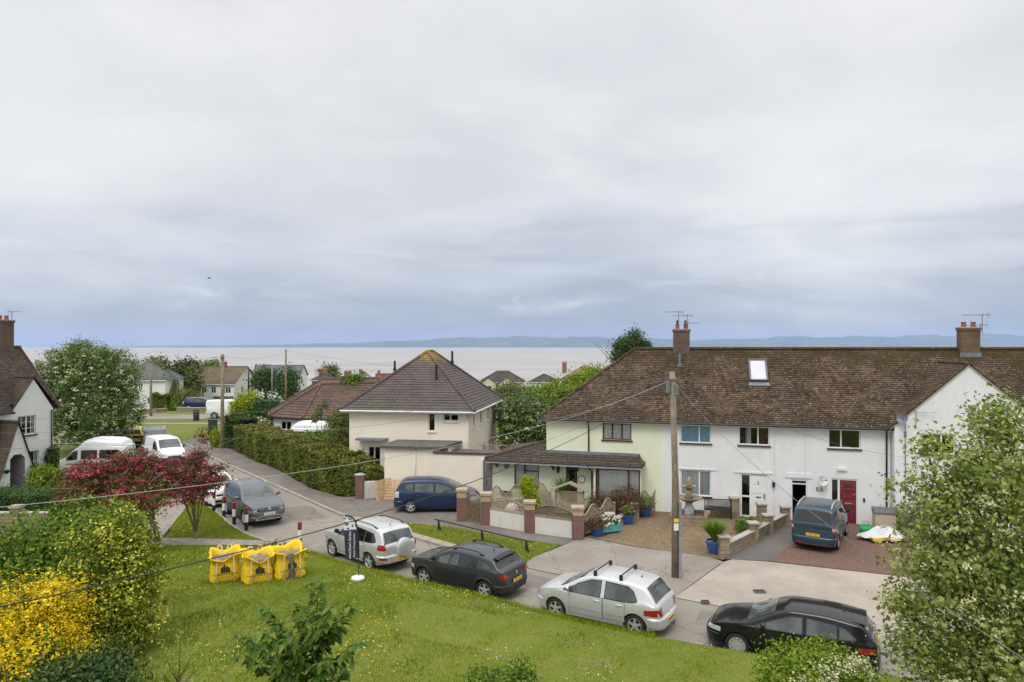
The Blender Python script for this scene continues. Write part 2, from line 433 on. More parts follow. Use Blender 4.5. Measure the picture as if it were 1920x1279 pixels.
def strip(name, line, off0, off1, z0, z1, mat, sgn):
 """kerb: raised strip along a line, offset sideways"""
 mb = MB(); rows = []
 for i, p in enumerate(line):
  d = (line[min(i+1, len(line)-1)] - line[max(i-1, 0)]).normalized(); nrm = Vector((-d.y, d.x, 0)) * sgn
  a, b = p + nrm * off0, p + nrm * off1
  rows.append([(a.x, a.y, z0), (a.x, a.y, z1 - .02), (a.x + nrm.x*.02, a.y + nrm.y*.02, z1), (b.x, b.y, z1), (b.x, b.y, z0)])
 mb.grid(rows); return tag(mb.build(name, mat), kind='structure')
kf = [p for p in far_c if -42 < p.x < .3]
strip('kerb', kf, 0, .14, -.05, .105, m_kerb, 1)
kn = [p for p in near_c if -34 < p.x < -10.4]
strip('kerb', kn, 0, .13, -.05, .10, m_kerb, -1)
def fe(lo, hi, off=.14):
 """far road edge between two x values, moved back by off"""
 pts = []
 for i, p in enumerate(far_c):
  if lo <= p.x <= hi:
   d = (far_c[min(i+1, len(far_c)-1)] - far_c[max(i-1, 0)]).normalized()
   pts.append((p.x - d.y * off, p.y + d.x * off))
 return pts
def xy(px, py, z=.09): return tuple(at(px, py, z))[:2]
back = [(60, 16), (60, 60), (-28, 60)]
sheet('garden_ground', fe(-30, 30, .13) + [(60, 13), (60, 60), (-27, 62)], m_soil, -.02)
sheet('front_yard', [xy(868, 966), xy(905, 974), xy(990, 992), xy(1082, 1005), xy(1145, 990), xy(1235, 955), xy(1240, 935), xy(870, 925)], m_soil, .07)
foot = fe(-29.4, -4.2) + [xy(752, 984), xy(850, 991), xy(950, 1009), xy(1050, 1023), xy(1100, 1008), xy(1082, 1004), xy(990, 992), xy(905, 974), xy(868, 966), xy(930, 908), xy(900, 895),
  xy(830, 893), xy(680, 912), xy(676, 930), xy(640, 932), xy(578, 915), xy(535, 888), xy(485, 868), xy(433, 844), xy(400, 832), xy(372, 818)]
sheet('pavement', foot, m_foot, .090)
sheet('verge_paving', fe(-8.0, -1.6, .145) + [xy(880, 1027), xy(806, 1007), xy(765, 996), xy(745, 984), xy(662, 967)], m_setts, .0945)
VERGE = [xy(752, 980), xy(850, 989), xy(950, 1008), xy(1052, 1022), xy(1000, 1045), xy(985, 1056), xy(930, 1045), xy(880, 1026), xy(806, 1007), xy(765, 996)]
sheet('grass_verge', VERGE, m_grass, .1)
def edge3(lo, hi, z): return [(x, y, z) for x, y in fe(lo, hi, .02)]
def p3(px, py, z=.094): return tuple(at(px, py, z))
sheet('driveway_apron', edge3(.45, 5.5, .012) + [p3(1291, 1100, .06), p3(1356, 1053), p3(1330, 1044), p3(1180, 1024), p3(1100, 1007), p3(1056, 1022), p3(985, 1051)], m_apron_old)
sheet('concrete_apron', edge3(5.45, 19, .012) + [(24, 22, .094), p3(1800, 1092), p3(1690, 1081), p3(1440, 1053), p3(1372, 1049), p3(1358, 1053), p3(1293, 1100, .06)], m_conc)
sheet('block_paving', [p3(1100, 1006), p3(1155, 985), p3(1190, 970), p3(1200, 950), p3(1245, 940), p3(1440, 960), p3(1478, 972), p3(1356, 1050), p3(1325, 1043.5), p3(1180, 1023.4)], m_brown_blocks, .097)
sheet('tarmac_drive', [p3(1360, 1048.4), p3(1482, 966), p3(1560, 975), p3(1484, 1020), p3(1442, 1052)], m_dark_tarmac, .096)
sheet('brick_drive', [p3(1442, 1052.2), p3(1484, 1020), p3(1560, 975), p3(1700, 985), p3(1830, 1000), p3(1850, 1096), p3(1690, 1080.4)], m_red_blocks, .099)
def xz(px, py, z=.06): return tuple(at(px, py, z))[:2]
sheet('footpath', [xz(362, 934), xz(341, 962), xz(318, 990), xz(303, 1009), xz(250, 1009), xz(275, 985), xz(305, 950), xz(335, 926)], m_gravel, .062)
sheet('cross_path', [xz(180, 1009), xz(520, 1008), (-10.3, 29.45), (-9.6, 28.8), xz(556, 1023), xz(400, 1022), xz(180, 1026)], m_gravel, .066)
vz = [(p.x - .1, p.y - .08) for p in near_c if -18.5 < p.x < -10.7]
BVERGE = [q for q in vz if q[0] > -17.3] + [xz(318, 1007.5), xz(320, 990), xz(343, 962), xz(364, 938)]
sheet('bollard_verge', BVERGE, m_grass, .075)
sheet('main_road', [(-90, 79), (-20, 80.5), (40, 82), (40, 88), (-20, 86.5), (-90, 85)], m_road, -.03)
sheet('green_path', [(-60, 74.8), (-30, 75.2), (-29, 76.6), (-60, 76.4)], m_gravel, -.035)
edge_np = np.array([(p.x, p.y) for p in near_c if p.x > -10.6])
def lawn_dist(x, y):
 x = np.asarray(x, float); y = np.asarray(y, float)
 a, b = edge_np[:-1], edge_np[1:]; ab = b - a; L = (ab ** 2).sum(1)
 best = np.full(x.shape, 1e9)
 for i in range(len(a)):
  t = np.clip(((x - a[i, 0]) * ab[i, 0] + (y - a[i, 1]) * ab[i, 1]) / L[i], 0, 1)
  best = np.minimum(best, np.hypot(x - a[i, 0] - t * ab[i, 0], y - a[i, 1] - t * ab[i, 1]))
 return best
def lawn_z(x, y):
 s = lawn_dist(x, y); x = np.asarray(x, float); y = np.asarray(y, float)
 k = np.clip((x + 10.5) / 3.0, 0, 1)            # no bank along the cross path on the left
 yp = np.clip(29.0 - y, 0, None)
 s = np.where(x < -9, np.minimum(s, np.hypot(np.clip(-9 - x, 0, None) * 0, yp)), s)
 z = .05 + (.08 + .36 * k) * (1 - np.exp(-s / .45)) + .115 * s
 return z + .035 * np.sin(x * 1.3 + y * .7) * np.clip(s / 2, 0, 1) + .02 * np.sin(x * 3.1 - y * 2.3) * np.clip(s / 2, 0, 1)
top = [(-40, 29.0), (-28, 29.0), (-20, 28.95), (-15, 28.9), (-12, 28.85), (-10.3, 28.6)] + [tuple(q) for q in edge_np if q[0] > -9.8]
top = np.array(top); ts = np.concatenate([np.linspace(0, .12, 14), np.linspace(.14, 1, 40)])
bot = np.stack([np.linspace(-30, 26, len(top)), np.full(len(top), 3.0)], 1)
rows = []
for t in ts:
 q = top * (1 - t) + bot * t
 z = lawn_z(q[:, 0], q[:, 1]); 
 if t == 0: z = z * 0 - .03
 rows.append([(q[i, 0], q[i, 1], z[i]) for i in range(len(q))])
def M_lawn():
 s = NT('lawn_turf')
 f = s.noise(.22, 5, .6); g = s.noise(1.6, 5, .65); h = s.noise(11, 4, .7)
 c = s.mix(s.rng(f, .3, .7), (.14, .18, .028), (.20, .22, .05))
 c = s.mix(s.math('MULTIPLY', s.rng(g, .5, .72), .6), c, (.23, .21, .07))
 c = s.mix(s.math('MULTIPLY', s.rng(h, .45, .75), .5), c, (.075, .115, .015))
 bare = s.math('MULTIPLY', s.rng(s.noise(.8, 5, .6, sc=(1, 1.9, 1)), .6, .68), s.rng(s.noise(.16, 2, .5), .47, .56))
 c = s.mix(s.math('MULTIPLY', bare, .8), c, (.26, .20, .12))
 s.set(col=c, rough=.95, spec=.05); s.bump(h, .6, .06); return s.m
mb = MB(); mb.grid(rows); tag(mb.build('lawn', M_lawn(), smooth=True), kind='structure')
def fast_mesh(name, verts, quads_n, mats, attr=None, face_n=4, smooth=False):
 """verts: (N*face_n, 3) array of loose polygons"""
 me = bpy.data.meshes.new(name); nv = len(verts); nf = nv // face_n
 me.vertices.add(nv); me.vertices.foreach_set('co', np.ascontiguousarray(verts, np.float32).ravel())
 me.loops.add(nv); me.loops.foreach_set('vertex_index', np.arange(nv, dtype=np.int32))
 me.polygons.add(nf); me.polygons.foreach_set('loop_start', np.arange(0, nv, face_n, dtype=np.int32))
 try: me.polygons.foreach_set('loop_total', np.full(nf, face_n, np.int32))
 except Exception: pass
 if attr is not None:
  a = me.attributes.new('tint', 'FLOAT', 'FACE'); a.data.foreach_set('value', np.ascontiguousarray(attr, np.float32))
 for m in mats: me.materials.append(m)
 me.update(calc_edges=True); me.validate()
 return me
def M_leaf(name, stops, rough=.55, transl=.14, spec=.12):
 s = NT(name)
 at_ = s.n('ShaderNodeAttribute', attribute_name='tint')
 c = s.ramp(at_.outputs['Fac'], stops)
 s.set(col=c, rough=rough, spec=spec)
 tr = s.n('ShaderNodeBsdfTranslucent'); s.l(s.mix(1.0, c, (1.25, 1.3, .7), 'MULTIPLY'), tr.inputs[0])
 mx = s.n('ShaderNodeMixShader'); mx.inputs[0].default_value = transl
 s.l(s.b.outputs[0], mx.inputs[1]); s.l(tr.outputs[0], mx.inputs[2]); s.l(mx.outputs[0], s.out.inputs[0]); return s.m
def blades(pts, hgt, wid, spread=.5):
 n = len(pts); a = rng.uniform(0, 2*np.pi, n); h = hgt * rng.uniform(.5, 1.3, n); w = wid * rng.uniform(.7, 1.4, n)
 dx, dy = np.cos(a) * w, np.sin(a) * w; la = rng.uniform(0, 2*np.pi, n); l = h * spread * rng.uniform(.2, 1, n)
 p0 = pts + np.stack([-dx, -dy, np.zeros(n) - .01], 1); p1 = pts + np.stack([dx, dy, np.zeros(n) - .01], 1)
 p2 = pts + np.stack([np.cos(la) * l, np.sin(la) * l, h], 1)
 return np.stack([p0, p1, p2], 1).reshape(-1, 3)
def in_poly(x, y, poly):
 ins = np.zeros(len(x), bool); j = len(poly) - 1
 for i in range(len(poly)):
  xi, yi = poly[i]; xj, yj = poly[j]
  c = ((yi > y) != (yj > y)) & (x < (xj - xi) * (y - yi) / (yj - yi + 1e-12) + xi); ins ^= c; j = i
 return ins
lawn_poly = [tuple(q) for q in top] + [(26, 3), (-30, 3)]
def lawn_points(n, ymin=9, ymax=29.5, xr=(-24, 13)):
 x = rng.uniform(*xr, n); y = rng.uniform(ymin, ymax, n)
 ok = in_poly(x, y, lawn_poly) & (np.abs(x) < y * .78 + 1)
 x, y = x[ok], y[ok]; return np.stack([x, y, lawn_z(x, y)], 1)
def patchy(x, y, f, seed):
 r2 = np.random.default_rng(seed); v = 0
 for k in range(5):
  a = r2.uniform(0, 6.28); fr = f * r2.uniform(.6, 1.9); v = v + np.sin((x * np.cos(a) + y * np.sin(a)) * fr + r2.uniform(0, 6.28))
 return v / 5
pts = lawn_points(420000)
mown = pts[:, 0] > .3 + (pts[:, 1] - 14) * -.12 + .8 * np.sin(pts[:, 1])      # mown shorter and greener towards the right
long_ = (lawn_dist(pts[:, 0], pts[:, 1]) < .9) & (pts[:, 0] < 4)
hg = np.where(long_, .16, np.where(mown, .045, .075))
pv = patchy(pts[:, 0], pts[:, 1], 1.1, 5)
bare = patchy(pts[:, 0], pts[:, 1] * 1.6, .9, 11) + np.clip(1 - np.hypot((pts[:, 0] + 1.5) / 6, (pts[:, 1] - 18.2) / 2.6), 0, 1) * .95 > .62
keep = ~(bare & (rng.random(len(pts)) < .75) & ~mown)
gv = blades(pts[keep], 1.0, .009); hk = hg[keep]
gv = gv.reshape(-1, 3, 3); base_ = (gv[:, 0] + gv[:, 1]) / 2; gv[:, 2] = base_ + (gv[:, 2] - base_) * hk[:, None]; gv = gv.reshape(-1, 3)
tint = np.clip(.44 + .30 * pv[keep] + .22 * patchy(pts[:, 0], pts[:, 1], 3.6, 15)[keep] + .16 * patchy(pts[:, 0]*.5, pts[:, 1]*2, 1.2, 16)[keep] + np.where(mown[keep], .02, .05) + rng.normal(0, .16, keep.sum()), 0, 1)
m_blade = M_leaf('grass_blade', [(0, (.085, .13, .008)), (.35, (.17, .235, .014)), (.65, (.25, .305, .022)), (1, (.38, .37, .085))], .6, .25, .06)
v1 = []
for poly, z, n in ((VERGE, .1, 9000), (BVERGE, .075, 14000)):
 P = np.array(poly); x = rng.uniform(P[:, 0].min(), P[:, 0].max(), n * 3); y = rng.uniform(P[:, 1].min(), P[:, 1].max(), n * 3)
 ok = in_poly(x, y, poly); v1.append(blades(np.stack([x[ok], y[ok], np.full(ok.sum(), z)], 1)[:n], (.075), .013))
v1 = np.concatenate(v1); allv = np.concatenate([gv, v1]); alltint = np.concatenate([tint, np.clip(rng.normal(.62, .2, len(v1) // 3), 0, 1)])
me = fast_mesh('grass', allv, 0, [m_blade], alltint, 3)
o = bpy.data.objects.new('grass', me); COL.objects.link(o); tag(o, 'short and long grass blades covering the front lawn and the verges', 'grass', kind='stuff')
def flowers(pts, size, lift):
 n = len(pts); c = pts + np.stack([rng.normal(0, .02, n), rng.normal(0, .02, n), lift * rng.uniform(.6, 1.3, n)], 1)
 s_ = size * rng.uniform(.7, 1.3, n); a = rng.uniform(0, 6.28, n); tx = rng.normal(0, .35, n); ty = rng.normal(-.35, .35, n)
 u = np.stack([np.cos(a), np.sin(a), tx], 1) * s_[:, None]; w = np.stack([-np.sin(a), np.cos(a), -ty], 1) * s_[:, None]
 return np.stack([c - u, c - w, c + u, c + w], 1).reshape(-1, 3)
fp = lawn_points(60000)
sel = patchy(fp[:, 0], fp[:, 1], .9, 21) + .35 * patchy(fp[:, 0], fp[:, 1], 3, 22) + .35 * (fp[:, 0] < -3) + .4 * (lawn_dist(fp[:, 0], fp[:, 1]) < 2.2)
d_ = rng.random(len(fp)) < np.clip((sel - .15) * .5, 0, .5)
d_ &= fp[:, 0] < .4 + (fp[:, 1] - 14) * -.1
bp = fp[d_]
nb = 500; x = rng.uniform(-18, -9, 4000); y = rng.uniform(29, 40, 4000); ok = in_poly(x, y, BVERGE) & (patchy(x, y, 1.3, 3) > -.1)
bp = np.concatenate([bp, np.stack([x[ok], y[ok], np.full(ok.sum(), .09)], 1)[:900]])
P = np.array(VERGE); x = rng.uniform(P[:, 0].min(), P[:, 0].max(), 700); y = rng.uniform(P[:, 1].min(), P[:, 1].max(), 700); ok = in_poly(x, y, VERGE) & (patchy(x, y, 2.3, 8) > .15)
bp = np.concatenate([bp, np.stack([x[ok], y[ok], np.full(ok.sum(), .1)], 1)])
me = fast_mesh('buttercups', flowers(bp, .0145, .10), 0, [plain('buttercup_yellow', (.80, .60, .02), .4, .1)], None, 4)
o = bpy.data.objects.new('buttercups', me); COL.objects.link(o); tag(o, 'scattered yellow buttercups flowering in the front lawn and verges', 'flowers', kind='stuff')
dp = lawn_points(4000, 11, 22, (-4, 12)); dp = dp[patchy(dp[:, 0], dp[:, 1], 1.5, 31) > .35]
me = fast_mesh('daisies', flowers(dp, .013, .055), 0, [plain('daisy_white', (.85, .85, .82), .5, .05)], None, 4)
o = bpy.data.objects.new('daisies', me); COL.objects.link(o); tag(o, 'small white daisies dotted over the mown right part of the lawn', 'flowers', kind='stuff')
# ================================================================== BUILDINGS
def M_render(name, c1, c2, stain, bump=.35):
 s = NT(name); f = s.noise(.7, 5, .6); g = s.noise(3.0, 5, .65, sc=(1, 1, .25))
 c = s.mix(s.rng(f, .3, .7), c1, c2)
 c = s.mix(s.math('MULTIPLY', s.rng(g, .5, .8), .55), c, stain)
 s.set(col=c, rough=.92, spec=.15); h = s.math('ADD', s.noise(26, 4, .65), s.math('MULTIPLY', s.noise(6, 4, .6, sc=(.6, .6, 2)), 1.2)); s.bump(h, bump, .02); return s.m
def M_tiles(name, c1, c2, dark, light, moss, row, width, z0, zr, moss_amt=.8, speck=.5):
 s = NT(name); v = s.wallvec()
 mp = s.n('ShaderNodeMapping'); mp.inputs['Location'].default_value = (0, -z0, 0); s.l(v, mp.inputs[0])
 b = s.brick(mp.outputs[0], width, row, row * .10, c1, c2, dark)
 f = s.noise(.55, 5, .6); g = s.noise(4.5, 5, .7); h = s.noise(11, 3, .7)
 c = s.mix(s.math('MULTIPLY', s.rng(f, .42, .62), .75), b.outputs['Color'], tuple(x * .55 for x in c2))
 c = s.mix(s.math('MULTIPLY', s.rng(g, .52, .62), .7), c, dark)
 c = s.mix(s.math('MULTIPLY', s.rng(h, .58, .70), speck), c, light)
 if moss_amt:
  sp = s.n('ShaderNodeSeparateXYZ'); s.l(s.tc.outputs['Object'], sp.inputs[0])
  up = s.math('SUBTRACT', s.math('MULTIPLY_ADD', f, 3.2, sp.outputs[2]), zr + .55)
  c = s.mix(s.math('MULTIPLY', s.math('MULTIPLY', s.rng(up, 0.1, 1.0), s.rng(s.noise(2.6, 5, .7), .3, .55)), moss_amt), c, moss)
 s.set(col=c, rough=.9, spec=.2); s.bump(s.math('ADD', b.outputs['Fac'], s.math('MULTIPLY', h, -.6)), -.45, .02); return s.m
def M_brick(name, c1, c2, cm, w=.225, h=.075, soot=(.05, .04, .035), amt=.4):
 s = NT(name); b = s.brick(s.wallvec(), w, h, .011, c1, c2, cm); f = s.noise(1.8, 5, .65)
 s.set(col=s.mix(s.math('MULTIPLY', s.rng(f, .42, .68), amt), b.outputs['Color'], soot), rough=.9, spec=.2)
 s.bump(b.outputs['Fac'], -.5, .01); return s.m
def M_pane(name, tint, rough=.02, refl=.16):
 s = NT(name); s.t.nodes.remove(s.b)
 tr = s.n('ShaderNodeBsdfTransparent'); tr.inputs[0].default_value = (*tint, 1)
 g = s.n('ShaderNodeBsdfGlossy'); g.inputs['Roughness'].default_value = rough; g.inputs['Color'].default_value = (1, 1, 1, 1)
 lw = s.n('ShaderNodeLayerWeight'); lw.inputs[0].default_value = .32
 mx = s.n('ShaderNodeMixShader'); s.l(s.math('ADD', s.math('MULTIPLY', lw.outputs['Fresnel'], .8), refl * .4), mx.inputs[0])
 s.l(tr.outputs[0], mx.inputs[1]); s.l(g.outputs[0], mx.inputs[2]); s.l(mx.outputs[0], s.out.inputs[0]); return s.m
m_wrender = M_render('white_render', (.74, .745, .75), (.80, .80, .80), (.60, .60, .58))
m_grender = M_render('green_render', (.72, .755, .56), (.78, .81, .62), (.62, .65, .48), .25)
m_crender = M_render('cream_render', (.83, .755, .625), (.87, .80, .67), (.74, .67, .55), .12)
m_farwhite = M_render('far_white_render', (.74, .74, .73), (.8, .8, .79), (.6, .6, .58), .1)
m_roofA = M_tiles('mossy_plain_tiles', (.168, .116, .078), (.074, .049, .032), (.022, .014, .008), (.46, .37, .26), (.058, .040, .011), .0908, .19, 4.63, 8.26, .8, .75)
m_roofW = M_tiles('brown_plain_tiles', (.125, .092, .075), (.085, .062, .05), (.03, .022, .018), (.42, .32, .20), (.17, .12, .04), .10, .2, 4.7, 8.4, .5, .3)
m_pantile = M_tiles('brown_pantiles', (.15, .115, .09), (.115, .088, .07), (.035, .027, .022), (.25, .21, .17), (.1, .08, .03), .085, .24, 2.5, 3.6, .2, .35)
m_brick = M_brick('chimney_brick', (.165, .085, .058), (.10, .055, .04), (.20, .17, .14))
m_brickR = M_brick('red_brick', (.22, .085, .06), (.15, .062, .05), (.24, .20, .17), amt=.15)
m_brickY = M_brick('buff_brick', (.52, .38, .20), (.44, .31, .16), (.40, .34, .25), amt=.1)
m_stone = M_brick('stone_block', (.36, .28, .19), (.26, .20, .135), (.17, .14, .10), .36, .15, (.10, .085, .06), .45)
m_upvc = plain('white_upvc', (.80, .80, .80), .35, .03); m_brownf = plain('brown_frame', (.075, .028, .02), .45, .15, 5)
m_gutter = plain('black_gutter', (.018, .018, .02), .4, .1); m_fascia = plain('white_fascia', (.72, .72, .70), .55, .08, 3)
m_sill = plain('dark_sill', (.06, .045, .045), .6, .15); m_lead = plain('lead_flashing', (.17, .19, .215), .55, .2, 3)
m_room = plain('dark_interior', (.022, .022, .024), .9, .3, 2); m_pane = M_pane('window_pane', (.93, .95, .95), refl=.10); m_pane_dim = M_pane('dim_pane', (.30, .32, .32), refl=.12)
m_curtain = plain('net_curtain', (.66, .70, .73), .9, .08, 8); m_bluebl = plain('blue_blind', (.26, .50, .64), .8, .08, 2); m_redcur = plain('wine_curtain', (.085, .03, .035), .9, .5, 9)
m_pot = plain('clay_pot', (.30, .10, .055), .8, .15); m_concr = plain('cast_concrete', (.40, .37, .33), .9, .12, 5, .2); m_greymetal = plain('aerial_metal', (.22, .22, .23), .45, .1, metal=.7)
m_lace = plain('lace_curtain', (.86, .87, .84), .9, .05, 8); m_wood_grey = plain('weathered_wood', (.33, .27, .19), .85, .22, 7, .3); m_leading = plain('window_leading', (.26, .27, .27), .5)
def wallrun(mb, p0, p1, z0, z1, openings=(), reveal=.11, mi=0, mroom=1, room=.9):
 """upright wall from p0 to p1 (outside on the right hand), with real openings"""
 p0, p1 = Vector((*p0, 0)), Vector((*p1, 0)); L = (p1 - p0).length; d = (p1 - p0) / L; inn = Vector((-d.y, d.x, 0))
 xs = sorted({0.0, L, *[o[0] for o in openings], *[o[1] for o in openings]}); zs = sorted({z0, z1, *[o[2] for o in openings], *[o[3] for o in openings]})
 P = lambda s, z, k=0.0: p0 + d * s + inn * k + Vector((0, 0, z))
 for a, b in zip(xs, xs[1:]):
  for c, e in zip(zs, zs[1:]):
   m, n = (a + b) / 2, (c + e) / 2
   if any(o[0] < m < o[1] and o[2] < n < o[3] for o in openings): continue
   mb.quad(P(a, c), P(b, c), P(b, e), P(a, e), mi)
 for (a, b, c, e) in [o[:4] for o in openings]:
  for k0, k1, m in ((0, reveal, mi), (reveal, room, mroom)):
   mb.quad(P(a, c, k0), P(a, c, k1), P(a, e, k1), P(a, e, k0), m); mb.quad(P(b, c, k1), P(b, c, k0), P(b, e, k0), P(b, e, k1), m)
   mb.quad(P(a, c, k0), P(b, c, k0), P(b, c, k1), P(a, c, k1), m); mb.quad(P(a, e, k1), P(b, e, k1), P(b, e, k0), P(a, e, k0), m)
  mb.quad(P(a, c, room), P(b, c, room), P(b, e, room), P(a, e, room), mroom)
def slope(mb, A, B, C, D, courses, step=.022, mi=0):
 """tiled roof slope in overlapping courses; A-B eaves, D-C top"""
 A, B, C, D = map(Vector, (A, B, C, D)); n = (B - A).cross(D - A).normalized()
 if n.z < 0: n = -n
 for i in range(courses):
  t0, t1 = i / courses, min(1, (i + 1.12) / courses)
  l0, r0, l1, r1 = lerp(A, D, t0), lerp(B, C, t0), lerp(A, D, t1), lerp(B, C, t1)
  mb.quad(l0 + n*step, r0 + n*step, r1 + n*.002, l1 + n*.002, mi); mb.quad(l0 - n*.012, r0 - n*.012, r0 + n*step, l0 + n*step, mi)
def ridge(mb, p, q, r=.11, mi=0, seg=.42):
 p, q = Vector(p), Vector(q); k = max(1, int((q - p).length / seg)); d = (q - p) / k
 for i in range(k): mb.tube([p + d*i, p + d*(i + 1.04)], [r * 1.04, r * .97], 8, mi)
def window(parent, o, xdir, w, h, splits, frame=None, pane=None, behind=None, sill=None, transom=None, leading=False, fw=.055, depth=.085, name='window', opens=()):
 """framed window; o is its lower left corner on the wall face, xdir runs to the right seen from outside"""
 frame, pane = frame or m_upvc, pane or m_pane; M = frame_mtx(o, xdir, (0, 0, 1)); zf, zp = -depth + .03, -depth - .012
 f = MB(); e = .004
 def bar(x0, x1, y0, y1, zz=0.0): f.box(x0, x1, y0, y1, -depth - .03, zf + zz)
 bar(e, fw, e, h - e); bar(w - fw, w - e, e, h - e); bar(fw, w - fw, e, fw); bar(fw, w - fw, h - fw, h - e)
 xs = [0] + [s * w for s in splits] + [w]
 for x in xs[1:-1]: bar(x - fw*.6, x + fw*.6, fw, h - fw, .002)
 if transom:
  for k, ty in transom.items(): bar(xs[k] + fw*.6, xs[k+1] - fw*.6, ty*h - fw*.4, ty*h + fw*.4, -.002)
 fo = f.build(name, frame, parent); fo.data.transform(M)
 p = MB(); p.quad((fw, fw, zp), (w - fw, fw, zp), (w - fw, h - fw, zp), (fw, h - fw, zp)); po = p.build('pane', pane, fo, fix=False); po.data.transform(M)
 if leading:
  l = MB(); st = .13; n = int((w + h) / st) + 2
  for i in range(-int(h / st) - 1, n):
   for sg in (1, -1):
    x0 = i*st if sg > 0 else i*st + h*.58; pts = []
    a, b = Vector((x0, 0, zp + .006)), Vector((x0 + sg*h*.58, h, zp + .006)); 
    t0, t1 = 0.0, 1.0; dx = b.x - a.x
    if dx:
     ta, tb = (fw - a.x)/dx, (w - fw - a.x)/dx; ta, tb = min(ta, tb), max(ta, tb); t0, t1 = max(t0, ta), min(t1, tb)
    if t1 - t0 > .03: l.beam(lerp(a, b, t0), lerp(a, b, t1), .010, .004, up=(0, 0, 1))
  lo = l.build('leading', m_leading, fo); lo.data.transform(M)
 if behind:
  c = MB(); k = 40; x0, x1 = fw*.7, w - fw*.7; parts = behind if isinstance(behind, list) else [(behind, 0, 1, .02)]
  for i, (mat, a, b, amp) in enumerate(parts):
   c = MB(); xa, xb = lerp(x0, x1, a), lerp(x0, x1, b)
   c.grid([[(lerp(xa, xb, j/k), y, -depth - .05 + amp*math.sin(j*1.15)) for j in range(k + 1)] for y in (fw*.5, h - fw*.5)])
   co = c.build('curtain', mat, fo, smooth=True); co.data.transform(M)
 if sill:
  s_ = MB(); s_.box(-.06, w + .06, -.075, -.004, -.06, .075); so = s_.build('sill', sill, fo); so.data.transform(M)
 return fo
def gutter(mb, a, b, r=.055, mi=0): mb.tube([a, b], r, 8, mi)
def chimney(parent, c, w, d, z0, z1, pots=2, mat=None, aerials=(), cowl=False):
 x, y = c; mb = MB(); mb.box(x - w/2, x + w/2, y - d/2, y + d/2, z0, z1 - .12); mb.box(x - w/2 - .04, x + w/2 + .04, y - d/2 - .04, y + d/2 + .04, z1 - .12, z1)
 ch = mb.build('chimney', mat or m_brick, parent)
 f = MB(); f.box(x - w/2 - .05, x + w/2 + .05, y - d/2 - .05, y + d/2 + .05, z1, z1 + .05); f.build('chimney_cap', m_concr, ch)
 for i in range(pots):
  px = x + (i - (pots - 1)/2) * w * .5; p = MB(); p.lathe([(.12, z1 + .05), (.105, z1 + .26), (.12, z1 + .27), (.12, z1 + .31), (.08, z1 + .31), (.075, z1 + .1)], 14, c=(px, y, 0)); p.build('chimney_pot', m_pot, ch, auto=40)
  if cowl:
   q = MB(); q.tube([(px, y, z1 + .28), (px, y, z1 + .5)], .06, 8); q.lathe([(.09, z1 + .5), (.001, z1 + .56)], 10, c=(px, y, 0)); q.build('cowl', m_gutter, ch)
 for (ax, h, ln, ang, n) in aerials: aerial_part(ch, (x + ax, y - d/2 - .03, z1 - .3), h, ln, ang, n)
 return ch
def aerial_part(parent, base, h, ln, ang, n=9, mats=None):
 b = Vector(base); mb = MB(); mb.tube([b, b + Vector((0, 0, h))], .018, 6); t = b + Vector((0, 0, h - .06)); d = Vector((math.cos(ang), math.sin(ang), 0)); s_ = Vector((-d.y, d.x, 0))
 mb.tube([t - d*ln*.25, t + d*ln*.75], .012, 5)
 for i in range(n):
  p = t + d*(ln * (-.22 + .95*i/(n-1))); r = .17 - .006*i; mb.tube([p - s_*r + Vector((0,0,.02)), p + s_*r + Vector((0,0,.02))], .006, 4)
 q = t - d*ln*.25
 for k in (-.12, -.04, .04, .12): mb.tube([q - s_*.2 + Vector((0,0,k)), q + s_*.2 + Vector((0,0,k))], .006, 4)
 return mb.build('aerial', m_greymetal, parent)
def downpipe(parent, pts, mat=None, r=.04, name='downpipe'):
 mb = MB(); mb.tube(pts, r, 8); return mb.build(name, mat or m_gutter, parent, smooth=True)
m_chrome = plain('chrome_trim', (.72, .72, .73), .18, .04, metal=1.0)
TO, TA = Vector((1.84, 36.44, .09)), R(-15.81)
TU = Vector((math.cos(TA), math.sin(TA), 0)); TN = Vector((-TU.y, TU.x, 0))
def tw(x, y, z=0.0): return TO + TU*x + TN*y + Vector((0, 0, z))
ZE, ZR, YE, YR = 4.63, 8.26, -.35, 4.2          # eaves and ridge in house space (base is .09 up)
def terrace_roof(mb, x0, x1, hip=False, courses=40):
 if hip:
  xr = 4.24; slope(mb, (-.35, YE, ZE), (x1, YE, ZE), (x1, YR, ZR), (xr, YR, ZR), courses)
  slope(mb, (x1, 2*YR - YE, ZE), (-.35, 2*YR - YE, ZE), (xr, YR, ZR), (x1, YR, ZR), courses)
  slope(mb, (-.35, 2*YR - YE, ZE), (-.35, YE, ZE), (xr, YR, ZR), (xr, YR + .01, ZR), courses)
  ridge(mb, (-.35, YE, ZE + .03), (xr, YR, ZR + .03), .09); ridge(mb, (-.35, 2*YR - YE, ZE + .03), (xr, YR, ZR + .03), .09); ridge(mb, (xr, YR, ZR + .02), (x1, YR, ZR + .02))
 else:
  slope(mb, (x0, YE, ZE), (x1, YE, ZE), (x1, YR, ZR), (x0, YR, ZR), courses); slope(mb, (x1, 2*YR - YE, ZE), (x0, 2*YR - YE, ZE), (x0, YR, ZR), (x1, YR, ZR), courses)
  ridge(mb, (x0, YR, ZR + .02), (x1, YR, ZR + .02))
